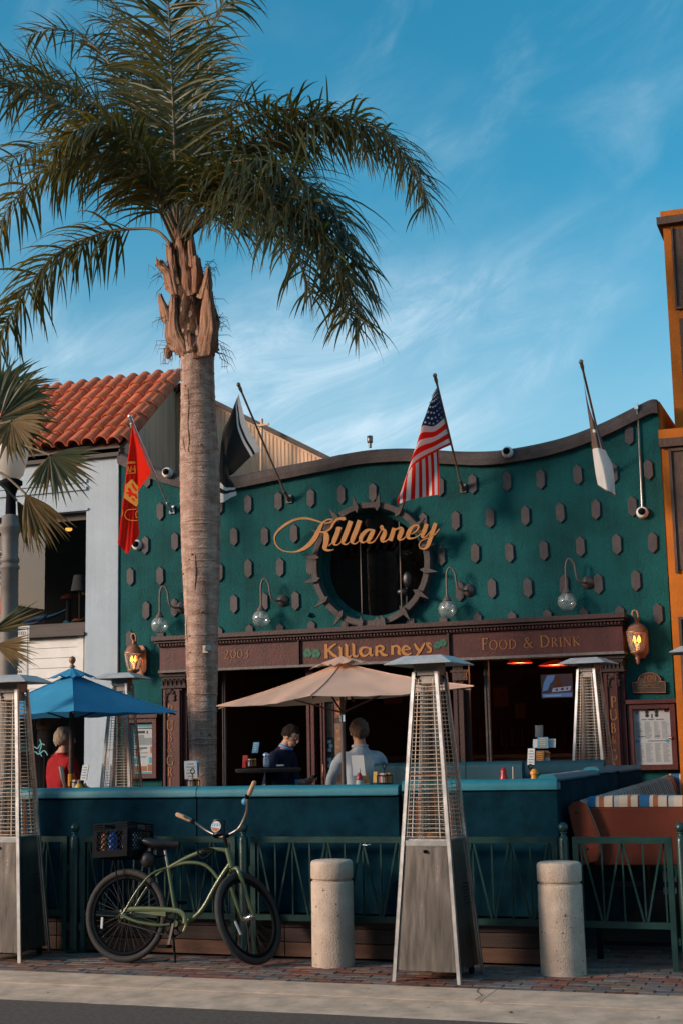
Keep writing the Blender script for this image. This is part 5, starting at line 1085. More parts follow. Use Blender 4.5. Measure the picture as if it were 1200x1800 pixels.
# ================================================================== BOLLARDS
def make_bollard():
    r = empty('concrete_bollard', (0, 0, 0), 'x', 'bollard', 'concrete bollards along the kerb')
    rb, h = .158, .76; wob = lambda a, z: 1 + .006 * noise.noise((math.cos(a) * 2, math.sin(a) * 2, z * 4))
    b = MB(); b.lathe([(rb, 0), (rb, .10), (rb - .002, .35), (rb - .003, h - .165), (rb - .008, h - .152), (rb - .018, h - .150)], 40, wob=wob); b.build('shaft', G['bollard'], r)
    b = MB(); b.lathe([(rb - .018, h - .1495), (rb - .018, h - .136), (rb - .006, h - .134), (rb - .002, h - .125), (rb - .002, h - .022), (rb - .008, h - .008), (rb - .02, h - .001), (.0001, h + .004)], 40, wob=wob); cp = b.build('cap', G['bollard'], r)
    b = MB(); random.seed(5)
    for i in range(110):
        a = random.uniform(0, 2 * math.pi); z = random.uniform(.02, .58) ; s_ = random.choice((.0015, .002, .002, .003, .004, .0055)); q = Vector((math.cos(a), math.sin(a), 0)); t_ = Vector((-q.y, q.x, 0)); c = q * (rb + .0006) + Vector((0, 0, z)); e = random.uniform(.6, 1.6)
        b.add([c + t_ * (s_ * math.cos(k * 1.05)) + Vector((0, 0, s_ * e * math.sin(k * 1.05))) for k in range(6)], [tuple(range(6))])
    tag(b.build('pitting', G['pit'], r), kind='stuff'); return r
b0 = make_bollard()
for i, (px, py, lab, rz) in enumerate(((576, 1702, 'concrete bollard between the bicycle and the tall heater', .3), (984, 1717, 'concrete bollard standing right of the tall heater', 2.1))):
    o = b0 if i == 0 else copy_tree(b0); p = S(px, py, Z=0); o.location = (p.x, p.y + .12, -.002); o.rotation_euler = (0, 0, rz); o['label'] = lab

# ================================================================== PATIO HEATERS
def make_heater():
    r = empty('patio_heater', (0, 0, 0), 'x', 'heater', 'stainless pyramid patio heaters')
    hb, ht, zt_ = .248, .098, 2.10; f = lambda z: hb + (ht - hb) * z / zt_
    zb0, zb1 = .075, .93
    def frus(b, z0, z1, ins, capt=True):
        a, c = f(z0) - ins, f(z1) - ins; b.add([(-a, -a, z0), (a, -a, z0), (a, a, z0), (-a, a, z0), (-c, -c, z1), (c, -c, z1), (c, c, z1), (-c, c, z1)], [(0, 1, 5, 4), (1, 2, 6, 5), (2, 3, 7, 6), (3, 0, 4, 7), (3, 2, 1, 0)] + ([(4, 5, 6, 7)] if capt else []))
    b = MB(); frus(b, zb0, zb1, .012); body = b.build('cabinet', G['steel'], r)
    b = MB(); a = f(zb1) - .010; b.span((-a, -a - .004, zb1 - .03), (a, -a + .001, zb1 + .006)); b.span((-a + .01, -a + .012, zb1 + .003), (a - .01, a - .01, zb1 + .014)); b.build('top_tray', G['alu'], body)
    b = MB(); b.lathe([(.011, 0), (.013, .012), (.010, .02), (.0001, .022)], 10, (-.005, -f(.86) + .010, .862), Matrix.Rotation(R(90), 3, 'X')); b.build('knob', G['black'], body)
    # ventilation holes on both visible sides
    for side in (0, 1):
        b = MB()
        for i in range(7):
            for j in range(7):
                z = .50 + i * .022; u = -.03 + j * .020 + .04; q = f(z) - .0105; w2, h2 = (.006, .003) if side == 0 else (.0045, .0035)
                if side == 1: b.add([(q, u - w2, z - h2), (q, u + w2, z - h2), (q, u + w2, z + h2), (q, u - w2, z + h2)], [(0, 1, 2, 3)])
                else: pass
        if side == 1: tag(b.build('vent_holes', G['black'], body), kind='stuff')
    for sx in (-1, 1):
        for sy in (-1, 1):
            b = MB(); z0, z1 = 0.0, zt_; a0, a1 = f(z0), f(z1); w_ = .026
            p0, p1 = Vector((sx * a0, sy * a0, z0)), Vector((sx * a1, sy * a1, z1)); dx = Vector((-sx * w_, 0, 0)); dy = Vector((0, -sy * w_, 0)); t_ = .004
            for d, e in ((dx, Vector((0, -sy * t_, 0))), (dy, Vector((-sx * t_, 0, 0)))):
                b.add([p0, p0 + d, p0 + d + e, p0 + e, p1, p1 + d, p1 + d + e, p1 + e], [(0, 1, 5, 4), (1, 2, 6, 5), (2, 3, 7, 6), (3, 0, 4, 7), (0, 3, 2, 1), (4, 5, 6, 7)])
            b.build('corner_rail', G['alu'], r)
    for k, (ux, uy) in enumerate(((1, 0), (0, 1), (-1, 0), (0, -1))):
        b = MB(); nrm_ = Vector((uy, -ux, 0)); tdir = Vector((ux, uy, 0)); z = zb1 + .03; i = 0
        while z < 2.04:
            a = f(z) - .010; b.bar(nrm_ * a - tdir * (a - .012) + Vector((0, 0, z)), nrm_ * a + tdir * (a - .012) + Vector((0, 0, z)), .0042); z += .0295; i += 1
        for q in (-.88, -.62, .62, .88):
            a0, a1 = f(zb1 + .02) - .014, f(2.05) - .014; b.bar(nrm_ * a0 + tdir * (a0 * q) + Vector((0, 0, zb1 + .02)), nrm_ * a1 + tdir * (a1 * q) + Vector((0, 0, 2.05)), .005)
        gd = b.build('wire_guard', G['wire'], r)
        b = MB()
        for q in (-.42, -.28, .45):
            z1 = 1.25 + .1 * q; a0, a1 = f(zb1 + .02) - .018, f(z1) - .018; b.bar(nrm_ * a0 + tdir * (a0 * q) + Vector((0, 0, zb1 + .02)), nrm_ * a1 + tdir * (a1 * q * .9) + Vector((0, 0, z1)), .004)
        a = f(1.38) - .012; b.bar(nrm_ * a - tdir * (a - .014) + Vector((0, 0, 1.38)), nrm_ * a + tdir * (a - .014) + Vector((0, 0, 1.38)), .006); b.build('rusty_brace', G['rust'], gd)
    b = MB(); b.lathe([(.058, zb1 + .02), (.058, 2.02)], 20, caps=False); b.build('glass_tube', G['tube_glass'], r)
    b = MB(); b.lathe([(.075, zb1 + .014), (.07, zb1 + .05), (.06, zb1 + .055)], 16); b.build('burner', G['rust'], r)
    b = MB(); b.span((-.075, -.075, 2.01), (.075, .075, 2.06)); b.span((-.088, -.088, 2.075), (.088, .088, 2.175)); b.span((-.07, -.07, 2.06), (.07, .07, 2.0749)); b.build('collar', G['steel_dark'], r)
    b = MB(); a, c, z0, z1 = .250, .140, 2.155, 2.212; v_ = lambda q, z: [(-q, -q, z), (q, -q, z), (q, q, z), (-q, q, z)]
    b.add(v_(a, z0) + v_(c, z1) + v_(a - .002, z0 - .006) + v_(c, z1 - .006), [(0, 1, 5, 4), (1, 2, 6, 5), (2, 3, 7, 6), (3, 0, 4, 7), (4, 5, 6, 7), (8, 12, 13, 9), (9, 13, 14, 10), (10, 14, 15, 11), (11, 15, 12, 8), (15, 14, 13, 12), (0, 8, 9, 1), (1, 9, 10, 2), (2, 10, 11, 3), (3, 11, 8, 0)]); b.build('reflector_cap', G['cap_metal'], r)
    for sx in (-1, 1): b2 = MB(); b2.lathe([(.03, -.012), (.03, .012)], 12, (sx * .17, .20, .032), Matrix.Rotation(R(90), 3, 'Y')); b2.build('wheel', G['black'], r)
    return r
h0 = make_heater()
pc = S(753, 1733, Z=0)
for i, (x, y, z, rz, sc_, lab) in enumerate((
    (-2.925, 9.80, 0, R(-4), 1.0, 'tall rust stained pyramid heater at the kerb between the bollards'),
    (-6.505, 9.985, 0, R(4), 1.0, 'pyramid heater cut off by the left picture edge'),
    (S(1040, 1300, 14.0).x, 14.0, .30, R(-8), .95, 'pyramid heater in front of the PUB & GRILL pilaster on the right'),
    (S(214, 1300, 13.3).x, 13.3, .30, R(6), .95, 'pyramid heater behind the blue umbrella against the white wall'),
    (S(1228, 1200, 13.6).x, 13.6, .30, R(4), .97, 'heater at the right edge showing only its reflector corner'))):
    o = h0 if i == 0 else copy_tree(h0); o.location = (x, y, z); o.rotation_euler = (0, 0, rz); o.scale = (sc_,) * 3; o['label'] = lab
# brand script on the side of the left heater
b = MB(); p = S(42, 1518, 9.99); q = []
for k, (x, y) in enumerate(catmull([(34, 1520), (37, 1514), (38, 1521), (41, 1515), (42, 1520), (45, 1515), (46, 1519), (49, 1514), (51, 1517)], 3)): q.append(S(x, y, 9.79 - .0))
Y_ = None
hl = [o for o in bpy.data.objects if o.get('label', '').startswith('pyramid heater cut off')][0]
b.tube([Vector((.158, -.06 + .13 * k / (len(q) - 1), .79 + .016 * math.sin(k * 2.2))) for k in range(len(q))], .004, 4); o = b.build('logo_script', G['paper_orange'], None); o.parent = hl; KIDS.setdefault(hl.name, []).append(o)

# ================================================================== UMBRELLAS
def umbrella(name, label, apex, corners, pole_top, pole_foot, m, mv, finial=None, poler=.02, sag=.05):
    t = empty(name, pole_foot, label, 'umbrella')
    nn = 14; nc = len(corners)
    b = MB()
    for i in range(nc):
        A, B = corners[i], corners[(i + 1) % nc]; grid = []
        for r in range(nn + 1):
            f = r / nn; row_ = []
            for s_ in range(nn + 1):
                g = s_ / nn; p = apex.lerp(A.lerp(B, g), f); e = math.sin(math.pi * g) * f
                p = p + Vector((0, 0, -sag * .35 * math.sin(math.pi * f) - sag * .5 * e * f)) ; mid = (A + B) / 2; p += (apex - mid).normalized() * (.03 * math.sin(math.pi * g) * f * f); p.z += .022 * math.sin(math.pi * g) * f * (noise.noise((g * 3 + i, f * 2, apex.x)) + .5 * noise.noise((g * 9 + i, f * 4, apex.x))); row_.append(p)
            grid.append(row_)
        vs = [p for r_ in grid for p in r_]; b.add(vs, [(r * (nn + 1) + s_, r * (nn + 1) + s_ + 1, (r + 1) * (nn + 1) + s_ + 1, (r + 1) * (nn + 1) + s_) for r in range(nn) for s_ in range(nn)], True)
    cn = b.build('canopy', m, t, fixn=False)
    b = MB()
    for c in corners: b.tube([apex + Vector((0, 0, .004))] + [apex.lerp(c, f) + Vector((0, 0, .004 - sag * .35 * math.sin(math.pi * f))) for f in (.2, .4, .6, .8, 1)], .006, 5)
    b.build('seams', m, cn)
    b = MB(); up = Vector((0, 0, .045)); vt = apex + up
    for i in range(nc):
        A, B = apex.lerp(corners[i], .24) + up * .9, apex.lerp(corners[(i + 1) % nc], .24) + up * .9; vs = []
        for r in range(5):
            for s_ in range(9):
                g = s_ / 8; f = r / 4; p = (vt + Vector((0, 0, .02))).lerp(A.lerp(B, g), f); p += Vector((0, 0, f * (.035 * math.sin(math.pi * g) + .012 * math.sin(5 * g * math.pi)))); vs.append(p)
        b.add(vs, [(r * 9 + s_, r * 9 + s_ + 1, (r + 1) * 9 + s_ + 1, (r + 1) * 9 + s_) for r in range(4) for s_ in range(8)], True)
    b.build('vent_cap', m, t, fixn=False)
    b = MB(); b.tube([pole_foot, pole_top], poler, 10); b.build('pole', mv, t)
    for c in corners:
        b = MB(); hub = apex.lerp(pole_foot, .05); b.tube([hub + Vector((0, 0, -.02)), c.lerp(apex, .02) + Vector((0, 0, -.03))], .010, 6); rb_ = b.build('rib', mv, t)
        b = MB(); b.tube([apex.lerp(pole_foot, .22), apex.lerp(c, .55) + Vector((0, 0, -.05))], .009, 6); b.build('strut', mv, rb_)
    b = MB(); pt = catmull([(.0001, -.01), (.03, 0.0), (.022, .02), (.012, .03), (.026, .05), (.034, .075), (.022, .10), (.0001, .115)], 2); b.lathe([(max(1e-4, r_), z) for r_, z in pt], 12, vt + Vector((0, 0, .02))); 
    if finial: b.build('finial', finial, t)
    return t
UYb = 12.4; ap = S(127, 1185, UYb)
fr_, ri_ = S(130, 1255, UYb - .98), S(313, 1248, UYb + .35); ce = S(127, 1253, UYb); bk_ = ce * 2 - fr_; le_ = ce * 2 - ri_; bk_.z = le_.z = fr_.z = ri_.z = (fr_.z + ri_.z) / 2
ub = umbrella('patio_umbrella', 'square blue canvas umbrella shading the man in red', ap, [fr_, ri_, bk_, le_], ap + Vector((0, 0, .04)), Vector((ap.x, ap.y, .3)), G['blue_canvas'], G['wood_dark'], G['copper'], .024)
b = MB(); p = S(127, 1366, UYb - .005); b.lathe([(.031, -.09), (.031, .02), (.027, .03)], 12, Vector((ap.x, ap.y, p.z))); b.build('pole_sleeve', G['flag_gold'], ub)
UYc = 12.3; ap = S(600, 1166, UYc)
le_, fr_, ri_ = S(381, 1242, 13.05), S(546, 1223, 11.55), S(832, 1207, 11.55); bk_ = le_ + ri_ - fr_
uc = umbrella('patio_umbrella', 'large beige canvas umbrella over the middle of the patio', ap, [le_, fr_, ri_, bk_], ap + Vector((0, 0, .03)), Vector((ap.x, ap.y, .3)), G['beige_canvas'], G['lamp_arm'], None, .021, .07)
b = MB(); p = S(601, 1263, UYc); b.lathe([(.026, -.03), (.026, .03)], 10, Vector((ap.x, ap.y, p.z))); b.build('pole_clamp', G['chrome'], uc)

# ================================================================== TABLES AND WHAT STANDS ON THEM
def table(c, rad, h, label, square=False):
    t = empty('bar_table', (c.x, c.y, .3), label, 'table'); b = MB()
    if square: b.cbox((c.x, c.y, h - .02), (rad * 2, rad * 1.6, .04), .01)
    else: b.lathe([(rad - .01, h - .04), (rad, h - .02), (rad - .004, h)], 28, (c.x, c.y, 0))
    b.build('tabletop', G['wood_dark'], t)
    b = MB(); b.lathe([(.22, .301), (.20, .32), (.04, .34), (.035, h - .041)], 16, (c.x, c.y, 0)); b.build('pedestal', G['black'], t); return t
TY1 = 14.4; th1 = ZZ(470, 1351, TY1)
table(S(472, 1350, TY1), .36, th1, 'round dark bar table in front of the man in navy')
th2 = 1.14
table(S(632, 1400, 12.0), .38, th2, 'dark bar table under the beige umbrella', True); table(Vector((S(127, 1300, UYb).x, UYb, 0)), .40, th2, 'dark bar table under the blue umbrella', True); table(S(915, 1390, 11.7), .40, th2, 'dark bar table inside the corner booth', True); table(S(337, 1390, 11.9), .38, th2, 'dark bar table in front of the palm trunk', True)
table(S(950, 1340, 14.6), .40, ZZ(950, 1345, 14.6), 'dark bar table behind the booths on the right', True)
def bottle(px, py_top, Y, h, r_, m, capm, name, label, cat, neck=.35):
    p = S(px, py_top, Y); z0 = p.z - h; t = empty(name, (p.x, Y, z0), label, cat)
    b = MB(); b.lathe([(r_ * .9, 0), (r_, .008), (r_, h * .55), (r_ * .8, h * .68), (r_ * neck, h * .80)], 14, (p.x, Y, z0)); b.build('body', m, t)
    b = MB(); b.lathe([(r_ * neck * 1.25, h * .80), (r_ * neck * 1.2, h * .88), (r_ * neck * .5, h), (.0001, h)], 10, (p.x, Y, z0)); b.build('cap', capm, t)
    b = MB(); b.lathe([(r_ * 1.012, h * .16), (r_ * 1.012, h * .46)], 14, (p.x, Y, z0), caps=False); b.build('label_band', G['paper'], t); return t
def card(px0, py0, px1, py1, Y, m, name, label, cat, tilt=0.0, pm=None, d=.012):
    a, c = S(px0, py1, Y), S(px1, py0, Y); t = empty(name, ((a.x + c.x) / 2, Y, a.z), label, cat)
    b = MB(); dx = (c.z - a.z) * tilt; b.prism([a, (c.x, Y, a.z), (c.x + dx, Y + .02, c.z), (a.x + dx, Y + .02, c.z)], (0, d, 0)); b.build('sheet', m, t)
    if pm:
        b = MB()
        for k in range(5): z0 = a.z + (c.z - a.z) * (.12 + .17 * k); x_ = a.x + dx * (z0 - a.z) / (c.z - a.z); b.box(((x_ + c.x + dx * (z0 - a.z) / (c.z - a.z)) / 2, Y + .02 * (z0 - a.z) / (c.z - a.z) - .002, z0 + .006), ((c.x - a.x) * (.7 if k % 2 else .5), .002, (c.z - a.z) * .06))
        b.build('print', pm, t)
    return t
def caddy(px, py, Y, label):
    p = S(px, py, Y); t = empty('condiment_caddy', p, label, 'caddy'); b = MB()
    for z in (.0, .07): b.tube([p + Vector((.07 * math.cos(a), .05 * math.sin(a), z)) for a in [2 * math.pi * i / 12 for i in range(12)]], .004, 5, closed=True)
    b.tube(catmull([p + Vector((0, 0, 0)), p + Vector((0, 0, .12)), p + Vector((.02, 0, .15)), p + Vector((0, 0, .18)), p + Vector((-.02, 0, .15)), p + Vector((0, 0, .12))], 4), .004, 5)
    for a in range(4): b.tube([p + Vector((.07 * math.cos(a * 1.57), .05 * math.sin(a * 1.57), 0)), p + Vector((.07 * math.cos(a * 1.57), .05 * math.sin(a * 1.57), .07))], .004, 5)
    b.build('wire_rack', G['black'], t)
    for k, (dx, dy, m) in enumerate(((-.035, 0, 'ketchup'), (.0, .02, 'paper'), (.035, 0, 'mustard'), (.012, -.025, 'brick_tan'), (-.012, -.028, 'paper'))):
        b = MB(); b.cbox(p + Vector((dx, dy, .05)), (.03, .022, .08), .003, random.uniform(-.4, .4)); b.build('packet', G[m], t)
    return t
Yt_ = 12.0
bottle(631, 1351, 11.95, .19, .030, G['ketchup'], G['paper'], 'ketchup_bottle', 'red ketchup bottle with white label under the beige umbrella', 'bottle'); bottle(644, 1358, 12.0, .17, .026, G['mustard'], G['mustard'], 'sauce_bottle', 'orange sauce bottle just right of the red ketchup bottle', 'bottle')
card(620, 1328, 641, 1364, 12.08, G['paper'], 'menu_card', 'white menu card standing against the man in pale blue', 'menu', -.12)
card(655, 1357, 661, 1376, 11.9, G['paper_yellow'], 'menu_card', 'narrow yellow card left of the teal booth back', 'menu'); caddy(676, 1378, 11.8, 'condiment caddy behind the left rail of the tall heater')
caddy(339, 1386, 11.9, 'condiment caddy in front of the palm trunk base'); card(325, 1338, 347, 1370, 11.98, G['paper'], 'menu_card', 'white menu cards standing in front of the palm trunk', 'menu', -.1, G['ink_grey']); card(330, 1337, 349, 1366, 12.02, G['paper_blue'], 'menu_card', 'blue backed menu card behind the white cards by the palm', 'menu', -.05)
caddy(135, 1388, UYb - .25, 'condiment caddy on the table under the blue umbrella'); bottle(115, 1376, UYb - .2, .16, .04, G['ketchup'], G['ketchup'], 'ketchup_bottle', 'red squeeze bottle left of the blue umbrella pole', 'bottle'); bottle(139, 1371, UYb - .3, .17, .04, G['paper_yellow'], G['brick_tan'], 'mustard_bottle', 'yellow mustard bottle right of the blue umbrella pole', 'bottle'); bottle(150, 1377, UYb - .22, .16, .035, G['paper_orange'], G['paper_orange'], 'sauce_bottle', 'orange sauce bottle beside the yellow mustard bottle', 'bottle')
card(141, 1345, 152, 1372, UYb - .26, G['paper'], 'menu_card', 'white menu card right of the blue umbrella pole', 'menu', .1, G['paper_blue'])
b = MB(); p0, p1 = S(107, 1348, UYb - .3), S(113, 1384, UYb - .3); b.tube([p0, p0.lerp(p1, .5), p1], [.026, .024, .01], 8); thing1(b, G['steel_dark'], 'serving_knife', 'grey handled knife standing left of the blue umbrella pole', 'knife')
bottle(884, 1350, 11.6, .20, .034, G['ketchup'], G['ketchup'], 'ketchup_bottle', 'red ketchup bottle on the table inside the corner booth', 'bottle', .62); bottle(938, 1352, 11.6, .20, .034, G['mustard'], G['mustard'], 'mustard_bottle', 'orange mustard bottle on the table inside the corner booth', 'bottle', .85)
card(926, 1316, 937, 1345, 11.7, G['paper'], 'menu_card', 'tall white menu card with blue edge above the booth', 'menu', .05, G['ink_grey']); b = MB(); p = S(932, 1352, 11.65); b.tube([p + Vector((0, 0, -.12)), p], .006, 6); b.tube([p + Vector((.018 * math.cos(a), 0, .018 + .018 * math.sin(a))) for a in [i * .6 for i in range(11)]], .005, 6); b.lathe([(.03, -.14), (.03, -.08)], 10, p); thing1(b, G['black'], 'card_holder', 'black ring card holder between ketchup and mustard bottles', 'holder')
b = MB(); p = S(902, 1370, 11.5); b.tube([p + Vector((0, 0, -.06)), p + Vector((0, 0, .10))], [.012, .007], 6); thing1(b, G['steel_dark'], 'knife', 'upright grey knife left of the red ketchup bottle', 'knife')
TZ = 14.5
card(936, 1299, 975, 1315, TZ, G['paper'], 'menu_card', 'wide white menu cards behind the small blue card', 'menu', .02); card(944, 1296, 962, 1316, TZ - .05, G['paper_blue'], 'menu_card', 'small blue picture card in front of the wide white cards', 'menu', 0, G['paper_yellow'])
card(941, 1320, 954, 1341, TZ - .1, G['paper_orange'], 'snack_box', 'orange and yellow packet below the small blue card', 'packet', .03, G['paper_yellow'], .05); bottle(960, 1320, TZ, .13, .032, G['bottle_orange'], G['mustard'], 'cup', 'dark orange cup beside the orange packet', 'cup', .98)
card(940, 1275, 953, 1296, 16.6, G['ink_grey'], 'wall_notice', 'grey notice hanging in the dark bar', 'notice')
card(184 + 259, 1305, 262 + 191, 1324, TY1 - .02, G['paper_blue'], 'menu_card', 'blue and white menu card on the navy man\'s table', 'menu', .1, G['paper'])
caddy(443, 1349, TY1, 'condiment caddy on the round table by the navy man'); bottle(468, 1323, TY1 - .05, .155, .033, G['can'], G['alu'], 'beer_can', 'white and blue can on the round bar table', 'can', .9); card(426, 1328, 434, 1350, TY1, G['ketchup'], 'menu_card', 'red packet at the left of the round table', 'packet', 0, None, .04)
b = MB(); b.cbox(S(493, 1346, TY1 - .1), (.075, .05, .02), .004); thing1(b, G['paper'], 'napkin', 'white folded napkin on the round table edge', 'napkin')
# bar interior: television and red lamps
a, c = S(950, 1229, 18.5), S(1006, 1183, 18.5); t = empty('television', ((a.x + c.x) / 2, 18.5, a.z), 'television glowing blue high up inside the dark bar', 'television')
b = MB(); b.cbox(((a.x + c.x) / 2, 18.53, (a.z + c.z) / 2), (c.x - a.x, .05, c.z - a.z), .008); b.build('case', G['tv'], t)
W_, H_ = c.x - a.x, c.z - a.z; sq = lambda pts: [(a.x + W_ * x, 18.504, a.z + H_ * z) for x, z in pts]
b = MB(); b.prism(sq([(.02, .03), (.98, .03), (.98, .97), (.02, .97)]), (0, -.001, 0)); scn = b.build('screen', G['tv'], t)
b = MB(); b.prism(sq([(.03, .04), (.97, .04), (.97, .96), (.03, .96)]), (0, -.0014, 0)); b.build('picture', G['tv_base'], scn)
b = MB(); b.prism(sq([(.06, .30), (.10, .62), (.22, .93), (.46, .94), (.40, .72), (.30, .60), (.22, .34)]), (0, -.0018, 0)); b.prism(sq([(.05, .06), (.95, .06), (.95, .22), (.05, .20)]), (0, -.0020, 0)); b.build('picture_blue', G['tv_on'], scn)
b = MB(); b.prism(sq([(.34, .26), (.90, .30), (.94, .48), (.38, .42)]), (0, -.0022, 0)); b.prism(sq([(.12, .09), (.62, .09), (.62, .15), (.12, .14)]), (0, -.0024, 0)); b.build('picture_pale', G['tv_pale'], scn)
b = MB(); b.prism(sq([(.46, .44), (.50, .66), (.47, .78), (.53, .86), (.60, .80), (.62, .62), (.70, .46)]), (0, -.0026, 0)); b.prism(sq([(.46, .30), (.52, .31), (.53, .40), (.47, .39)]), (0, -.0027, 0)); b.prism(sq([(.62, .32), (.70, .33), (.71, .42), (.63, .41)]), (0, -.0028, 0)); b.prism(sq([(.78, .33), (.83, .34), (.84, .43), (.79, .42)]), (0, -.0029, 0)); b.build('picture_figures', G['tv'], scn)
for k, (px, py, lab) in enumerate(((913, 1166, 'red glass pendant lamp in the bar above the menu cards'), (976, 1170, 'red glass pendant lamp in the bar above the television'))):
    p = S(px, py, 17.2); t = empty('pendant_lamp', p, lab, 'lamp'); b = MB(); b.lathe([(.16 + .05 * k, -.0), (.13, .035), (.05, .06), (.02, .07)], 18, p); b.build('shade', G['red_lamp'], t); b = MB(); b.tube([p + Vector((0, 0, .07)), Vector((p.x, p.y, 2.7))], .012, 6); b.build('stem', G['black'], t); ld = bpy.data.lights.new('pendant_light', 'POINT'); ld.energy = 2.2; ld.color = (1, .34, .14); ld.shadow_soft_size = .08; lo = bpy.data.objects.new('pendant_light', ld); COL.objects.link(lo); lo.parent = t; lo.location = (0, 0, -.08)

# ================================================================== PEOPLE
def skin_body(J, E_, root_key, lv=2):
    keys = list(J); me = bpy.data.meshes.new('body'); me.from_pydata([tuple(J[k][0]) for k in keys], [(keys.index(a), keys.index(c)) for a, c in E_], [])
    o = bpy.data.objects.new('tmp', me); COL.objects.link(o); o.modifiers.new('skin', 'SKIN')
    for i, k in enumerate(keys):
        sv = me.skin_vertices[0].data[i]; r_ = J[k][1]; sv.radius = r_ if isinstance(r_, tuple) else (r_, r_); sv.use_root = (k == root_key)
    sm = o.modifiers.new('sub', 'SUBSURF'); sm.levels = lv; sm.render_levels = lv
    dg = bpy.context.evaluated_depsgraph_get(); res = bpy.data.meshes.new_from_object(o.evaluated_get(dg)); bpy.data.objects.remove(o); return res
def person(label, pos, face, J, E_, mats, zones, hairm, hair_back=1.0, hair_len=0.0, extras=None):
    """J in local coords (x right, y forward, z up from the hips); zones(p, bonekey) -> material index"""
    t = empty('person', pos, label, 'person'); rot = Matrix.Rotation(face, 4, 'Z')
    me = skin_body(J, E_, 'pelvis'); keys = list(J); MBx = MB()
    for p in me.polygons:
        pass
    vs = [v.co.copy() for v in me.vertices]; fs = [list(p.vertices) for p in me.polygons]
    segs = [(Vector(J[a][0]), Vector(J[c][0]), a, c) for a, c in E_]
    idx = []
    for f in fs:
        c = sum((vs[i] for i in f), Vector()) / len(f); best = None
        for a, d, ka, kc in segs:
            ab = d - a; k = max(0, min(1, (c - a).dot(ab) / max(1e-9, ab.length_squared))); dist = (c - (a + ab * k)).length
            if best is None or dist < best[0]: best = (dist, ka, kc, k)
        idx.append(zones(c, best[1], best[2], best[3]))
    b = MB(); b.v = vs; b.f = fs; b.m = idx; b.sm = [True] * len(fs)
    H = Vector(J['head'][0]); up = (H - Vector(J['neck'][0])).normalized(); fw = Vector(J['_fw']) if '_fw' in J else Vector((0, 1, 0))
    return t, b, rot, H
def finish_person(t, b, rot, H, fwd, mats, hairm, skin_i, hair_style):
    fwd = Vector(fwd).normalized(); side = Vector((0, 0, 1)).cross(fwd) * -1; up = side.cross(fwd).normalized(); Mh = Matrix((side, fwd, up)).transposed()
    if Mh.determinant() < 0: Mh = Matrix((-side, fwd, up)).transposed()
    for p in b.v:
        if p.z < .52: f_ = noise.noise_vector(p * 8) * .008 + noise.noise_vector(Vector((p.x * 22, p.y * 22, p.z * 11))) * .005; p += f_
    b.cur = skin_i
    b.ball(H + Mh @ Vector((0, -.005, .015)), .088, 18, 12, (.88, 1.08, 1.12), Mh)          # skull
    b.ball(H + Mh @ Vector((0, .035, -.045)), .062, 14, 10, (.88, .95, 1.05), Mh)           # jaw
    b.ball(H + Mh @ Vector((0, .100, -.012)), .016, 8, 6, (.85, 1.1, 1.6), Mh)               # nose
    for sg in (-1, 1):
        b.ball(H + Mh @ Vector((sg * .078, -.005, -.005)), .022, 8, 6, (.4, .9, 1.35), Mh)   # ear
        b.ball(H + Mh @ Vector((sg * .031, .083, .018)), .012, 8, 6, (1.2, .6, .7), Mh)
    b.ball(H + Mh @ Vector((0, .090, -.060)), .018, 8, 6, (1.4, .5, .4), Mh)                 # mouth
    body = link('body', b.mesh('body', mats), t); body.rotation_euler = rot.to_euler()
    hb = MB(); n, m_ = 40, 24; vs = []; keep = []
    for i in range(m_ + 1):
        for j in range(n):
            th = math.pi * i / m_; a = 2 * math.pi * j / n; d = Vector((math.sin(th) * math.cos(a), math.sin(th) * math.sin(a), math.cos(th)))
            r_ = .103 * (1 + .09 * noise.noise(d * 3.2) + .07 * noise.noise(d * 8) + .05 * noise.noise(d * 19)); vs.append(H + Mh @ (Vector((d.x * .90, d.y * 1.08, d.z * 1.14)) * r_ + Vector((0, -.010, .016))))
    fs = []
    for i in range(m_):
        for j in range(n):
            th = math.pi * (i + .5) / m_; a = 2 * math.pi * (j + .5) / n; dy = math.sin(th) * math.sin(a); z = math.cos(th)
            if z > .48 + .0 * dy or (dy < .30 and z > -.12 - hair_style * max(0, -dy)): fs.append((i * n + j, i * n + (j + 1) % n, (i + 1) * n + (j + 1) % n, (i + 1) * n + j))
    hb.add(vs, fs, True); ho = link('hair', hb.mesh('hair', hairm), t); ho.rotation_euler = rot.to_euler(); return body
def base_joints(lean=0.0, head_f=0.02, sh=.185, stool=True, chest=(.165, .115)):
    return {'pelvis': ((0, 0, .02), (.16, .125)), 'belly': ((0, lean * .35, .19), (.155, .12)), 'chest': ((0, lean * .75, .38), chest), 'neckbase': ((0, lean, .515), (.085, .07)), 'neck': ((0, lean + .012 + head_f * .3, .60), .052), 'head': ((0, lean + head_f, .70), .062),
            'shL': ((-sh, lean * .95, .47), .066), 'shR': ((sh, lean * .95, .47), .066),
            'hipL': ((-.10, .02, .0), .088), 'kneeL': ((-.14, .43, .03), .066), 'ankL': ((-.13, .40, -.40), .044), 'toeL': ((-.13, .53, -.44), .036),
            'hipR': ((.10, .02, .0), .088), 'kneeR': ((.14, .43, .03), .066), 'ankR': ((.13, .40, -.40), .044), 'toeR': ((.13, .53, -.44), .036)}
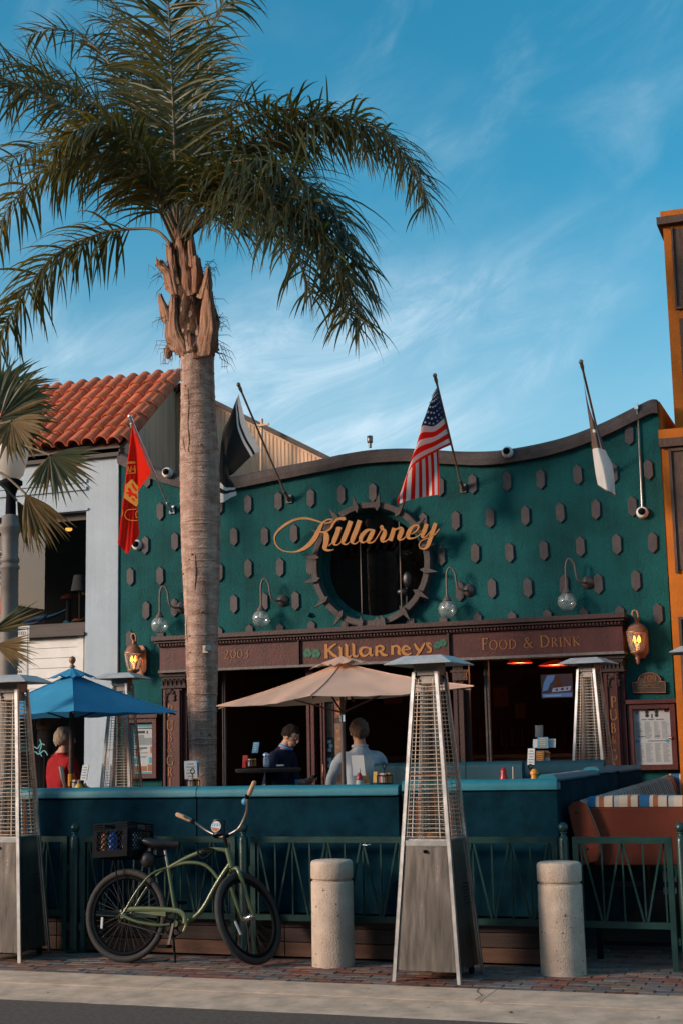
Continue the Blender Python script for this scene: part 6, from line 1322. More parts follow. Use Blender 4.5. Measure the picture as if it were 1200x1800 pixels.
BE = [('pelvis', 'belly'), ('belly', 'chest'), ('chest', 'neckbase'), ('neckbase', 'neck'), ('neck', 'head'), ('chest', 'shL'), ('chest', 'shR'), ('shL', 'elL'), ('elL', 'wrL'), ('wrL', 'haL'), ('shR', 'elR'), ('elR', 'wrR'), ('wrR', 'haR'), ('pelvis', 'hipL'), ('hipL', 'kneeL'), ('kneeL', 'ankL'), ('ankL', 'toeL'), ('pelvis', 'hipR'), ('hipR', 'kneeR'), ('kneeR', 'ankR'), ('ankR', 'toeR')]
def fingers(b, wr, ha, curl, nrm_, si):
    d = (ha - wr).normalized(); nrm_ = Vector(nrm_).normalized(); s_ = d.cross(nrm_).normalized(); b.cur = si; pc = ha + d * .02
    b.ball(ha + d * .01, .040, 10, 8, (1, 1, 1), Matrix((s_ * .95, d * 1.15, nrm_ * .5)).transposed())
    for k, (off, ln) in enumerate(((-.030, .070), (-.010, .080), (.011, .075), (.031, .060))):
        p0 = pc + s_ * off + d * .02; p1 = p0 + d * ln * .45 + nrm_ * ln * curl * .25; p2 = p1 + d * ln * .22 + nrm_ * ln * curl * .55; p3 = p2 - d * ln * .05 * curl + nrm_ * ln * curl * .4
        b.tube([p0, p1, p2, p3], [.010, .009, .0085, .006], 6)
    t0 = ha - d * .01 - s_ * .032; b.tube([t0, t0 - s_ * .028 + d * .025, t0 - s_ * .022 + d * .055 + nrm_ * .02], [.012, .010, .007], 6)
def stool(pos, label, zs):
    t = empty('bar_stool', (pos.x, pos.y, .3), label, 'stool'); b = MB(); b.lathe([(.001, zs - .05), (.17, zs - .045), (.18, zs - .02), (.16, zs), (.001, zs + .004)], 18, (pos.x, pos.y, 0)); b.build('seat', G['wood_dark'], t)
    for a in range(4):
        an = a * math.pi / 2 + .78; b = MB(); b.tube([(pos.x + .11 * math.cos(an), pos.y + .11 * math.sin(an), zs - .05), (pos.x + .19 * math.cos(an), pos.y + .19 * math.sin(an), .3)], .015, 6); b.build('leg', G['black'], t)
    b = MB(); b.tube([(pos.x + .165 * math.cos(i * .5236), pos.y + .165 * math.sin(i * .5236), .55) for i in range(12)], .009, 5, closed=True); b.build('foot_ring', G['black'], t)
def clothe(J, top, legs, sleeve=1.0, shortl=9):
    def z(c, a, k, f):
        if 'ha' in a + k and not a.startswith('sh') or k.startswith('ha'): return 0
        if k.startswith('wr'): return 1 if f < sleeve else 0
        if a in ('neck',) or k in ('head', 'neck'): return 0 if (k == 'head' or f > .35) else 1
        if k.startswith('hip') or k.startswith('knee') or a == 'pelvis' and c.z < .08: return 2
        if k.startswith('ank'): return 2 if shortl > 5 else 0
        if k.startswith('toe'): return 3
        return 1
    return z
# man in red, seen from behind
J = base_joints(.02, .03); J.update({'elL': ((-.25, .06, .22), .050), 'wrL': ((-.20, .26, .14), .036), 'haL': ((-.16, .33, .15), .034), 'elR': ((.27, .04, .22), .050), 'wrR': ((.22, .26, .16), .036), 'haR': ((.17, .33, .17), .034)})
Yp = 13.0; hp_ = S(107, 1297, Yp); pos = Vector((hp_.x, Yp, hp_.z - .72)); ms = [G['skin'], G['red_shirt'], G['jeans'], G['black']]
t, b, rot, H = person('man with grey blond hair in red shirt seen from behind', pos, R(-28), J, BE, ms, clothe(J, 1, 2, .25), None)
for s_ in 'LR': fingers(b, Vector(J['wr' + s_][0]), Vector(J['ha' + s_][0]), .7, (0, 0, -1), 0)
b.cur = 1; b.tube([(.07 * math.cos(i * .5236), .032 + .06 * math.sin(i * .5236), .555) for i in range(12)], .014, 6, closed=True)
finish_person(t, b, rot, H, (.25, 1, -.05), ms, G['hair_grey'], 0, .75); stool(pos + Vector((0, 0, 0)), 'bar stool under the man in the red shirt', pos.z - .085)
# man in pale blue shirt, seen from behind
J = base_joints(.03, .03, .20, chest=(.175, .125)); J.update({'elL': ((-.27, .14, .24), .052), 'wrL': ((-.22, .34, .10), .038), 'haL': ((-.19, .41, .10), .034), 'elR': ((.28, .10, .22), .052), 'wrR': ((.24, .30, .12), .038), 'haR': ((.2, .37, .12), .034)})
Yp = 12.95; hp_ = S(634, 1283, Yp); pos = Vector((hp_.x, Yp, hp_.z - .72)); ms = [G['skin'], G['blue_shirt'], G['jeans'], G['black']]
t, b, rot, H = person('brown haired man in pale blue shirt turned away under the beige umbrella', pos, R(38), J, BE, ms, clothe(J, 1, 2, 1), None)
for s_ in 'LR': fingers(b, Vector(J['wr' + s_][0]), Vector(J['ha' + s_][0]), .7, (0, 0, -1), 0)
b.cur = 1; b.tube([(.068 * math.cos(i * .5236), .045 + .06 * math.sin(i * .5236), .565) for i in range(12)], .017, 6, closed=True)
finish_person(t, b, rot, H, (.1, 1, 0), ms, G['hair_brown'], 0, .75); stool(pos, 'bar stool under the man in pale blue', pos.z - .085)
# man in navy sweater looking at his phone
J = base_joints(.16, .10, .19); J['neck'] = ((0, .20, .585), .052); J['head'] = ((0, .265, .665), .062); J.update({'elL': ((-.26, .16, .17), .056), 'wrL': ((-.09, .41, .155), .040), 'haL': ((-.05, .475, .17), .034), 'elR': ((.27, .16, .17), .056), 'wrR': ((.10, .41, .155), .040), 'haR': ((.06, .475, .17), .034)})
Yp = 14.75; hp_ = S(516, 1289, Yp); pos = Vector((hp_.x - .33, Yp + .13, hp_.z - .70)); ms = [G['skin'], G['navy'], G['shorts'], G['black'], G['collar_blue']]
t, b, rot, H = person('dark haired man in navy sweater bent over his phone', pos, R(-98), J, BE, ms, clothe(J, 1, 2, 1, 3), None)
for s_, q in (('L', -1), ('R', 1)): fingers(b, Vector(J['wr' + s_][0]), Vector(J['ha' + s_][0]), .8, (-q * .8, 0, .4), 0)
b.cur = 4; b.tube([(.066 * math.cos(i * .5236), .205 + .062 * math.sin(i * .5236), 0.556 + .03 * math.cos(i * .5236 - 4.7)) for i in range(12)], .014, 6, closed=True)
for q in (-1, 1): b.tube([(q * .125, .375, .157), (q * .105, .405, .157)], .043, 10)
finish_person(t, b, rot, H, (.0, 1, -.55), ms, G['hair_dark'], 0, .45); stool(pos, 'bar stool under the man in navy', pos.z - .085)
b = MB(); b.cbox((0, 0, 0), (.072, .008, .145), .003); b.v = [(rot.to_3x3() @ (Matrix.Rotation(R(-50), 3, 'X') @ p + Vector((0, .54, .20)))) + pos for p in b.v]; thing1(b, G['black'], 'mobile_phone', 'dark mobile phone held by the man in navy', 'phone')

# ================================================================== BICYCLE
bk = empty('cruiser_bicycle', (0, 0, 0), 'olive green cruiser bicycle with cork grips leaning on the fence', 'bicycle')
WR, tr_ = .322, .026
def wheel(parent_name, c, Mw, parent):
    b = MB(); n = 56; b.tube([c + Mw @ Vector(((WR - tr_ * .0) * math.cos(2 * math.pi * i / n), 0, (WR) * math.sin(2 * math.pi * i / n))) for i in range(n)], tr_, 10, closed=True); wl = b.build('tyre', G['rubber'], parent)
    b = MB(); b.tube([c + Mw @ Vector(((WR - .040) * math.cos(2 * math.pi * i / n), 0, (WR - .040) * math.sin(2 * math.pi * i / n))) for i in range(n)], .015, 8, closed=True, flat=1.0); b.build('rim', G['black'], wl)
    b = MB(); b.tube([c + Mw @ Vector((0, -.05, 0)), c + Mw @ Vector((0, -.03, 0)), c + Mw @ Vector((0, .03, 0)), c + Mw @ Vector((0, .05, 0))], [.012, .022, .022, .012], 12); b.tube([c + Mw @ Vector((0, -.065, 0)), c + Mw @ Vector((0, .065, 0))], .006, 8); b.build('hub', G['chrome'], wl)
    b = MB()
    for i in range(36):
        a = 2 * math.pi * i / 36; a2 = a + (.5 if (i // 2) % 2 else -.5); y = .03 if i % 2 else -.03
        b.tube([c + Mw @ Vector((.02 * math.cos(a2), y, .02 * math.sin(a2))), c + Mw @ Vector(((WR - .042) * math.cos(a), 0, (WR - .042) * math.sin(a)))], .0013, 4)
    b.build('spokes', G['spoke'], wl)
    return wl
I3 = Matrix.Identity(3); RH = Vector((0, 0, WR + tr_)); BB = Vector((.435, 0, .295))
wl = wheel('rear', RH, I3, bk)
b = MB(); b.cbox(RH + Vector((-.20, -.012, -.06)), (.020, .010, .085), .004); b.build('reflector', G['paper'], wl)
HA = R(72); ax = Vector((-math.cos(HA), 0, math.sin(HA))); hbot = Vector((.865, 0, .715)); htop = hbot + ax * .145
FRM = MB(); tube_ = lambda pts, r_, k=5: FRM.tube(catmull(pts, k), r_, 10)
tube_([tuple(hbot + ax * .115), (.78, 0, .842), (.66, 0, .838), (.50, 0, .785), (.36, 0, .715), (.32, 0, .695)], .0165)
tube_([(.772, 0, .612), (.70, 0, .69), (.62, 0, .735), (.50, 0, .745), (.40, 0, .725), (.33, 0, .700)], .0135)
tube_([tuple(hbot + ax * .03), (.80, 0, .668), (.73, 0, .56), (.65, 0, .42), (.56, 0, .335), tuple(BB)], .0185)
FRM.tube([BB, (.335, 0, .71)], .0155, 10); FRM.tube([hbot - ax * .005, htop], .021, 12); FRM.tube([BB + Vector((0, -.035, 0)), BB + Vector((0, .035, 0))], .024, 12)
for sg in (-1, 1):
    tube_([(.325, sg * .012, .705), (.22, sg * .05, .655), (.11, sg * .062, .53), (.03, sg * .064, .40), (.0, sg * .064, RH.z + .01)], .0085)
    tube_([tuple(BB + Vector((-.01, sg * .03, 0))), (.30, sg * .05, .282), (.12, sg * .062, .305), (0, sg * .064, RH.z)], .011)
    FRM.box((0, sg * .064, RH.z), (.03, .006, .045))
FRM.build('frame', G['bike'], bk)
b = MB(); pts = catmull([(.52, -.05, .30), (.515, -.05, .35), (.47, -.05, .385), (.38, -.05, .395), (.2, -.055, .398), (.05, -.058, .392), (-.02, -.058, .37)], 4); b.tube(pts, [.020] * len(pts), 8, flat=.35)
b.prism([(.10, -.052, .402), (.36, -.052, .398), (.36, -.052, .345), (.10, -.052, .372)], (0, -.003, 0)); b.tube(catmull([(.52, -.05, .33), (.532, -.05, .29), (.515, -.05, .24)], 4), .015, 7, flat=.35); b.build('chain_guard', G['bike'], bk)
b = MB()
for (p, q) in (((.0, .378), (-.045, .345)), ((-.045, .345), (-.03, .298)), ((-.03, .298), (.36, .212)), ((.36, .212), (.45, .20)), ((.45, .20), (.515, .235)), ((.515, .235), (.525, .30))):
    a = Vector((p[0], -.048, p[1])); c = Vector((q[0], -.048, q[1])); k = max(1, int((c - a).length / .013))
    for i in range(k): u = a.lerp(c, (i + .5) / k); b.bar(a.lerp(c, i / k), a.lerp(c, (i + .85) / k), .005 if i % 2 else .008, .010)
tag(b.build('chain', G['chrome'], bk), kind='stuff')
b = MB(); MY = Matrix.Rotation(R(90), 3, 'X'); n = 40
for rr in (.088, .034):
    b.tube([BB + Vector((rr * math.cos(2 * math.pi * i / n), -.048, rr * math.sin(2 * math.pi * i / n))) for i in range(n)], .006, 6, closed=True)
for i in range(5): a = 2 * math.pi * i / 5 + .3; b.bar(BB + Vector((.03 * math.cos(a), -.048, .03 * math.sin(a))), BB + Vector((.086 * math.cos(a), -.048, .086 * math.sin(a))), .014, .005, (0, 1, 0))
b.build('chainring', G['black'], bk)
for sg, a in ((-1, R(262)), (1, R(118))):
    e = BB + Vector((.165 * math.cos(a), sg * .085, .165 * math.sin(a))) if sg < 0 else BB + Vector((-.06, .085, .155))
    b = MB(); b.bar(BB + Vector((0, sg * .068, 0)), e, .018, .012, (0, 1, 0)); cr = b.build('crank', G['spoke'], bk); b = MB(); b.cbox(e + Vector((0, sg * .06, 0)), (.085, .09, .024), .006); b.build('pedal', G['black'], cr)
b = MB(); b.tube([(.335, 0, .70), (.30, 0, .835)], .0125, 10); sp = b.build('seat_post', G['steel_dark'], bk)
b = MB(); prf = [(-.13, .105, .055), (-.10, .12, .065), (-.03, .11, .06), (.04, .07, .052), (.10, .034, .044), (.15, .022, .034)]; vs = []; n = 14
for x, w_, h_ in prf:
    for j in range(n): a = 2 * math.pi * j / n; vs.append((.27 + x, w_ * math.cos(a), .885 + (h_ * .75 if math.sin(a) < 0 else h_ * .42) * math.sin(a) + (.02 if x < -.05 else 0)))
b.add(vs, [(i * n + j, i * n + (j + 1) % n, (i + 1) * n + (j + 1) % n, (i + 1) * n + j) for i in range(len(prf) - 1) for j in range(n)], True); b.add(vs[:n], [tuple(range(n))]); b.add(vs[-n:], [tuple(range(n))[::-1]]); sd_ = b.build('saddle', G['seat'], bk)
b = MB()
for y in (-.05, .05): b.lathe([(.014, 0), (.02, .01), (.014, .02), (.02, .03), (.014, .04), (.02, .05)], 8, (.19, y, .80))
b.build('saddle_springs', G['steel_dark'], sd_)
b = MB(); b.ball((.185, -.055, .765), .072, 14, 10, (.85, .8, .9)); b.build('saddle_bag', G['seat'], bk)
b = MB()
for y in (-.07, .07): b.tube([(.30, y * .3, .80), (.16, y, .775), (-.22, y, .765)], .006, 6); b.tube([(-.10, y, .766), (0, y * .95, RH.z + .02)], .006, 6)
for x in (-.2, -.08, .05): b.tube([(x, -.07, .768), (x, .07, .768)], .006, 6)
b.build('rear_rack', G['black'], bk)
b = MB(); b.tube([BB + Vector((-.02, -.04, -.02)), (.50, -.13, .02)], .009, 8); b.build('kickstand', G['black'], bk)
b = MB(); b.tube(catmull([(.60, -.035, .83), (.65, -.04, .845), (.72, -.03, .84), (.70, -.045, .80), (.65, -.05, .775), (.61, -.04, .80)], 4, True), .009, 6, closed=True); b.build('cable_lock', G['black'], bk)
# steering assembly turned to the left about the head axis
ST = R(72); Ms = Matrix.Rotation(ST, 4, ax); piv = Matrix.Translation(hbot) @ Ms @ Matrix.Translation(-hbot)
def steer(mb): return mb.xf(piv)
crown = hbot - ax * .02; fw_ = Vector((math.sin(HA), 0, math.cos(HA))); axle = hbot - ax * ((hbot.z - RH.z) / math.sin(HA) + .005) + fw_ * .045
for sg in (-1, 1):
    b = MB(); b.tube(catmull([tuple(crown + Vector((0, 0, 0))), tuple(crown + Vector((.012, sg * .035, .0))), tuple(crown + Vector((.02, sg * .058, -.05))), tuple(crown.lerp(axle, .45) + Vector((-.005, sg * .060, 0))), tuple(crown.lerp(axle, .8) + Vector((-.008, sg * .058, 0))), tuple(axle + Vector((0, sg * .055, 0)))], 5), [.017] * 11 + [.0155] * 5 + [.013] * 5 + [.011] * 5, 10); steer(b).build('fork_blade', G['bike'], bk)
Mw = Ms.to_3x3(); fc = piv @ axle; wf_ = wheel('front', fc, Mw, bk)
b = MB(); b.cbox((0, 0, 0), (.020, .010, .105), .004); rr_ = Matrix.Rotation(R(-32), 3, 'Y'); b.v = [fc + Mw @ (rr_ @ p + Vector((-.13, -.014, -.11))) for p in b.v]; b.build('reflector', G['paper'], wf_)
b = MB(); b.tube([htop, htop + ax * .09], .013, 10); b.tube([htop + ax * .085, htop + ax * .10 + fw_ * .055], .016, 10); stm = steer(b).build('stem', G['black'], bk)
cl = htop + ax * .105 + fw_ * .055
b = MB(); path = [(cl + Vector(q)) for q in ((-.10, -.365, .235), (-.085, -.325, .205), (-.07, -.275, .165), (-.02, -.215, .10), (.010, -.12, .03), (.0, -.06, .0), (.0, .06, .0), (.010, .12, .03), (-.02, .215, .10), (-.07, .275, .165), (-.115, .305, .200), (-.15, .330, .225))]
b.tube(catmull([tuple(p) for p in path], 5), .0112, 10); hbar = steer(b).build('handlebar', G['steel_dark'], bk)
for sg in (-1, 1):
    b = MB(); gx_ = -.10 if sg < 0 else -.15; b.tube([cl + Vector((-.080 if sg < 0 else -.098, sg * .302, .190)), cl + Vector((-.083 if sg < 0 else -.105, sg * .308, .196)), cl + Vector((gx_ - .012, sg * .392, .255)), cl + Vector((gx_ - .015, sg * .398, .260))], [.014, .0185, .0175, .012], 12); g_ = steer(b).build('grip', G['cork'], hbar)
    b = MB(); b.tube([cl + Vector((-.080, sg * .284, .174)), cl + Vector((-.097, sg * .299, .189))], .017, 10); steer(b).build('clamp', G['black'], g_)
b = MB(); b.ball(cl + Vector((-.055, -.235, .17)), .026, 12, 8); steer(b).build('bell', G['paper_blue'], hbar)
b = MB(); b.lathe([(.048, 0), (.052, .12)], 18, cl + Vector((-.0, .10, .02)), caps=False); b.lathe([(.001, .002), (.047, .003)], 18, cl + Vector((0, .10, .02)), caps=False); cup = steer(b).build('cup_holder', G['seat'], hbar)
# round sticker on the cup holder, facing the street
c = piv @ (cl + Vector((0, .10, .085))); dv = (Vector((0, -1, .15))).normalized(); M_ = dv.to_track_quat('Z', 'Y').to_matrix(); cc = c + dv * .056
b = MB(); b.prism([cc + M_ @ Vector((.041 * math.cos(i * .314), .041 * math.sin(i * .314), 0)) for i in range(20)], dv * .002); stk = b.build('sticker', G['paper'], cup)
b = MB(); rx = M_ @ Vector((1, 0, 0)); ry_ = M_ @ Vector((0, 1, 0)); b.prism([cc + dv * .0022 + rx * (.036 * math.cos(R(a))) + ry_ * (.036 * math.sin(R(a))) for a in range(185, 350, 15)], dv * .001); b.build('sticker_print', G['paper_orange'], stk)
b = MB()
for k, dx in enumerate((-.02, .0, .02)): b.ribbon([cc + dv * .0024 + rx * (dx - .008) + ry_ * .0, cc + dv * .0024 + rx * (dx - .008) + ry_ * .022, cc + dv * .0024 + rx * (dx + .008) + ry_ * .022, cc + dv * .0024 + rx * (dx + .008)], [.005] * 4, dv, .001 + .0002 * k)
b.build('sticker_print', G['paper_blue'], stk)
b = MB(); b.ball(htop + ax * .05 + fw_ * .035, .018, 8, 6); steer(b).build('front_reflector', G['cork'], stm)
bp = S(215, 1694, Z=0); bk.location = (bp.x, bp.y + .02, 0); bk.rotation_euler = (R(-7.0), 0, R(.5))

# milk crate strapped to the rack
BM = Matrix.Translation(bk.location) @ Matrix.Rotation(R(.5), 4, 'Z') @ Matrix.Rotation(R(-7), 4, 'X')
cr = empty('milk_crate', BM @ Vector((-.06, 0, .775)), 'black plastic milk crate strapped over the rear wheel', 'crate'); cr.rotation_euler = (R(-7), R(-4), R(-8))
LX, LY_, LZ = .33, .33, .26
def side_wall(nm, org, ux, n_, ln):
    b = MB(); up = Vector((0, 0, 1)); o_ = Vector(org); th = .012
    def bb(u0, u1, z0, z1, d=0): c = o_ + ux * ((u0 + u1) / 2) + up * ((z0 + z1) / 2); M = Matrix((ux, n_, up)).transposed(); b.box(c + n_ * d, (u1 - u0, th, z1 - z0), M=M)
    bb(0, ln, 0, .05); 
    for z in (.195, .212, .229, .246):
        if z in (.212, .229): bb(0, ln * .30, z, z + .010); bb(ln * .70, ln, z, z + .010)
        else: bb(0, ln, z, z + .012)
    bb(0, .04, .0505, .195); bb(ln - .04, ln, .0505, .195); bb(ln * .30, ln * .30 + .012, .196, .246, -.001); bb(ln * .70 - .012, ln * .70, .196, .246, -.001)
    k = 6; w_ = ln - .08
    for i in range(-4, k + 5):
        for sg in (-1, 1):
            u0 = .04 + w_ * i / k; u1 = u0 + sg * .145; a, c = Vector((u0, .05)), Vector((u1, .195))
            # clip to the field
            def cl_(p, q):
                if not (.04 <= p.x <= ln - .04):
                    e = .04 if p.x < .04 else ln - .04
                    if (q.x - p.x) == 0: return None
                    f = (e - p.x) / (q.x - p.x)
                    if not 0 <= f <= 1: return None
                    return p.lerp(q, f)
                return p
            p, q = cl_(a, c), cl_(c, a)
            if p is None or q is None or (p - q).length < .01: continue
            b.bar(o_ + ux * p.x + up * p.y + n_ * (.001 * sg), o_ + ux * q.x + up * q.y + n_ * (.001 * sg), .005, .008, n_)
    return b.build(nm, G['black'], cr, local=True)
X_, Y_v = Vector((1, 0, 0)), Vector((0, 1, 0))
side_wall('side_panel', (-LX / 2, -LY_ / 2, 0), X_, -Y_v, LX); side_wall('side_panel', (-LX / 2, LY_ / 2, 0), X_, Y_v, LX); side_wall('end_panel', (LX / 2, -LY_ / 2 + .013, 0), Y_v, X_, LY_ - .026); side_wall('end_panel', (-LX / 2, -LY_ / 2 + .013, 0), Y_v, -X_, LY_ - .026)
b = MB(); b.box((0, 0, .004), (LX - .03, LY_ - .03, .008)); b.build('bottom', G['black'], cr, local=True)
CM = Matrix.Translation(cr.location) @ cr.rotation_euler.to_matrix().to_4x4()
for (x, y, r_, h, m, nm, lab, cat) in ((-.085, -.122, .030, .20, 'bottle_orange', 'bottle', 'orange bottle inside the milk crate', 'bottle'), (-.012, -.118, .036, .20, 'bottle_blue', 'bottle', 'bright blue bottle inside the milk crate', 'bottle'), (.06, -.05, .03, .17, 'brick_red', 'jar', 'brown jar inside the milk crate behind the blue bottle', 'jar')):
    b = MB(); b.lathe([(r_, .01), (r_, h * .8), (r_ * .5, h * .92), (r_ * .5, h)], 14, (x, y, 0)); b.xf(CM); thing1(b, G[m], nm, lab, cat)
b = MB(); b.lathe([(.001, .01), (.06, .02), (.075, .09), (.06, .16), (.02, .19), (.001, .195)], 14, (.085, -.02, 0), wob=lambda a, z: 1 + .18 * noise.noise((math.cos(a) * 2, math.sin(a) * 2, z * 14))); b.xf(CM); thing1(b, G['cloth_white'], 'cloth_bundle', 'white and pale blue cloth bundled in the milk crate', 'cloth')

# ================================================================== PALM TREE
PY = 13.2
foot = S(357, 1420, PY); palm = empty('palm_tree', (foot.x, PY, .3), 'tall queen palm with ringed trunk in front of the pub', 'tree')
tp_ = [(1500, 357.5, 23), (1375, 357.5, 23.5), (1250, 356, 25.5), (1180, 355.5, 28), (1100, 355, 29.5), (1000, 353.5, 33.5), (900, 352.5, 35.5), (800, 350.5, 34.5), (720, 348.5, 31), (650, 347, 29.5), (620, 346, 30), (560, 336, 30), (480, 325, 22), (430, 318, 15), (400, 314, 9)]
TR = catmull(tp_, 10); b = MB(); n = 36; vs = []
for i, (py, px, hw) in enumerate(TR):
    p = S(px, py, PY); p.y = PY; r0 = hw / 2500 * (p - Vector((0, 0, CAM_H))).length * .985
    for j in range(n):
        a = 2 * math.pi * j / n; q = Vector((math.cos(a), math.sin(a), 0))
        ringn = .018 * math.sin(p.z * 62 + 2.2 * noise.noise(q * .8 + Vector((0, 0, p.z * 1.5)))) if py > 610 else 0
        rr = r0 * (1 + .035 * noise.noise(q * 1.2 + Vector((0, 0, p.z * 2))) + .02 * noise.noise(q * 4 + Vector((0, 0, p.z * 14)))); vs.append(p + q * rr)
k = len(TR); b.add(vs, [(i * n + j, i * n + (j + 1) % n, (i + 1) * n + (j + 1) % n, (i + 1) * n + j) for i in range(k - 1) for j in range(n)], True)
trunk = b.build('trunk', G['trunk'], palm)
# growth rings: thin uneven raised scars round the trunk
b = MB(); z = .6; random.seed(21)
def trunk_at(z):
    for (a, c) in zip(TR, TR[1:]):
        pa, pc_ = S(a[1], a[0], PY), S(c[1], c[0], PY)
        if pa.z <= z <= pc_.z:
            f = (z - pa.z) / max(1e-6, pc_.z - pa.z); hw = a[2] + (c[2] - a[2]) * f; x = pa.x + (pc_.x - pa.x) * f; return x, hw / 2500 * (Vector((x, PY, z)) - Vector((0, 0, CAM_H))).length * .985
    return None
ztop = S(347, 628, PY).z
while z < ztop:
    xr = trunk_at(z)
    if xr:
        x, r0 = xr; vs = []; m_ = 30; ph = random.uniform(0, 6); th = random.uniform(.001, .006)
        for (dr, dz) in ((-.004, -.012), (th, -.004), (th * .8, .006), (-.004, .012)):
            for j in range(m_):
                a = 2 * math.pi * j / m_; e = 1 + .5 * noise.noise((math.cos(a) * 1.6, math.sin(a) * 1.6, z * 7)); vs.append((x + (r0 * (1 + .035 * noise.noise((math.cos(a) * 1.2, math.sin(a) * 1.2, z * 2))) + dr * max(.1, e)) * math.cos(a), PY + (r0 + dr * max(.1, e)) * math.sin(a), z + dz + .014 * noise.noise((math.cos(a) * 1.1, math.sin(a) * 1.1, z * 3 + ph))))
        b.add(vs, [(i * m_ + j, i * m_ + (j + 1) % m_, (i + 1) * m_ + (j + 1) % m_, (i + 1) * m_ + j) for i in range(3) for j in range(m_)], True)
    z += random.uniform(.035, .11)
tag(b.build('ring_scars', G['trunk'], trunk), kind='stuff')
b = MB()
for i in range(34):
    z = random.uniform(1.6, ztop); xr = trunk_at(z)
    if not xr: continue
    x, r0 = xr; a = random.uniform(math.pi, 2 * math.pi); c = Vector((x + r0 * 1.0 * math.cos(a), PY + r0 * math.sin(a), z)); b.ball(c, random.uniform(.008, .017), 6, 5, (1, 1, .7))
tag(b.build('bark_knobs', G['boot'], trunk), kind='stuff')
# cracks down the bark
for k, pl_ in enumerate(([(344, 690), (346, 720), (345, 752), (348, 780), (346, 800)], [(334, 770), (337, 785), (341, 800)], [(325, 708), (324, 735), (325, 748)], [(358, 980), (359, 1010), (357, 1040)], [(340, 1085), (339, 1110), (341, 1130)])):
    q_ = catmull(pl_, 6); b = MB()
    pts_ = []
    for (px, py) in q_:
        g_ = S(px, py, PY); xr = trunk_at(g_.z)
        if xr: dx_ = max(-.9, min(.9, (g_.x - xr[0]) / xr[1])); pts_.append(Vector((g_.x, PY - xr[1] * 1.0 * math.sqrt(1 - dx_ * dx_), g_.z)))
    b.tube(pts_, [.003 + .0045 * math.sin(math.pi * i / len(pts_)) for i in range(len(pts_))], 6); b.build('bark_crack', G['fibre'], trunk)
# old leaf bases over a dark fibrous sheath
b = MB(); vs = []; TR2 = [q for q in TR if q[0] < 628]; n = 48
for i, (py, px, hw) in enumerate(TR2):
    p = S(px, py, PY); p.y = PY; r0 = hw / 2500 * (p - Vector((0, 0, CAM_H))).length * 1.02
    for j in range(n):
        a = 2 * math.pi * j / n; q = Vector((math.cos(a), math.sin(a), 0)); vs.append(p + q * r0 * (1 + .10 * noise.noise(q * 3 + Vector((0, 0, p.z * 5))) + .09 * noise.noise(q * 9 + Vector((0, 0, p.z * 18)))))
k = len(TR2); b.add(vs, [(i * n + j, i * n + (j + 1) % n, (i + 1) * n + (j + 1) % n, (i + 1) * n + j) for i in range(k - 1) for j in range(n)], True); b.build('fibre_sheath', G['fibre'], palm)
def boot(px0, py0, w0, px1, py1, w1, px2, py2, w2, out, m='boot', th=.02, tilt=0):
    b = MB(); P = [(px0, py0, w0, 0), ((px0 + px1) / 2, (py0 + py1) / 2, (w0 + w1) / 2, out * .6), (px1, py1, w1, out), ((px1 + px2) / 2, (py1 + py2) / 2, (w1 + w2) / 2, out * 1.05), (px2, py2, w2, out * 1.25)]
    P = catmull(P, 6); vs = []; m_ = 19; rows_ = []
    for f_ in (0, 1):
        for i, (x, y, w_, o_) in enumerate(P):
            for j in range(m_):
                u = j / (m_ - 1) * 2 - 1; e = noise.noise((x * .1 + u, y * .05, px0)); tf = max(0, (i / (len(P) - 1) - .72) / .28); jag = tf * 13 * noise.noise((u * 5, px0, 3)) + tf * 9 * noise.noise((u * 14, px0, 8)); e = e * .6 + .55 * noise.noise((u * 6.5 + .004 * y, px0 * .37, y * .008)) + .5 * noise.noise((u * 15, px0, y * .012))
                jag -= 16 * u * u * max(0, 1 - i / (len(P) * .22)); vs.append(S(x + u * w_ * (1 + .10 * noise.noise((u * 2, y * .06, px0))) + tilt * u, y + jag + 5 * u * u, PY - .165 - o_ + (.11 * u * u) + f_ * th + .030 * e))
    k = len(P); M = k * m_; fs = []
    for i in range(k - 1):
        for j in range(m_ - 1):
            a = i * m_ + j; fs += [(a, a + 1, a + m_ + 1, a + m_), (M + a, M + a + m_, M + a + m_ + 1, M + a + 1)]
    for i in range(k - 1): fs += [(i * m_, (i + 1) * m_, M + (i + 1) * m_, M + i * m_), (i * m_ + m_ - 1, M + i * m_ + m_ - 1, M + (i + 1) * m_ + m_ - 1, (i + 1) * m_ + m_ - 1)]
    for j in range(m_ - 1): fs += [(j, M + j, M + j + 1, j + 1), ((k - 1) * m_ + j, (k - 1) * m_ + j + 1, M + (k - 1) * m_ + j + 1, M + (k - 1) * m_ + j)]
    b.add(vs, fs, True); b.build('leaf_base', G[m], palm)
boot(326, 626, 26, 306, 578, 17, 305, 520, 7, .05); boot(357, 626, 29, 366, 575, 18, 366, 505, 8, .06); boot(340, 630, 32, 334, 606, 27, 332, 590, 18, .02); boot(345, 590, 20, 338, 545, 20, 332, 500, 14, -.02, 'trunk')
boot(300, 575, 14, 290, 540, 10, 281, 515, 4, .0); boot(376, 590, 8, 379, 560, 8, 374, 530, 4, -.04); boot(310, 520, 18, 300, 480, 13, 281, 458, 9, .02); boot(355, 525, 18, 362, 495, 12, 367, 468, 4, .02); boot(330, 520, 22, 326, 480, 18, 322, 440, 12, .0); boot(345, 515, 14, 346, 480, 12, 345, 450, 8, .03); boot(312, 500, 12, 305, 470, 10, 302, 435, 7, .03)
boot(322, 470, 16, 318, 430, 13, 312, 380, 6, .0); boot(338, 470, 12, 336, 440, 10, 334, 405, 6, .0); boot(304, 470, 10, 300, 440, 8, 296, 425, 5, -.03)
b = MB()
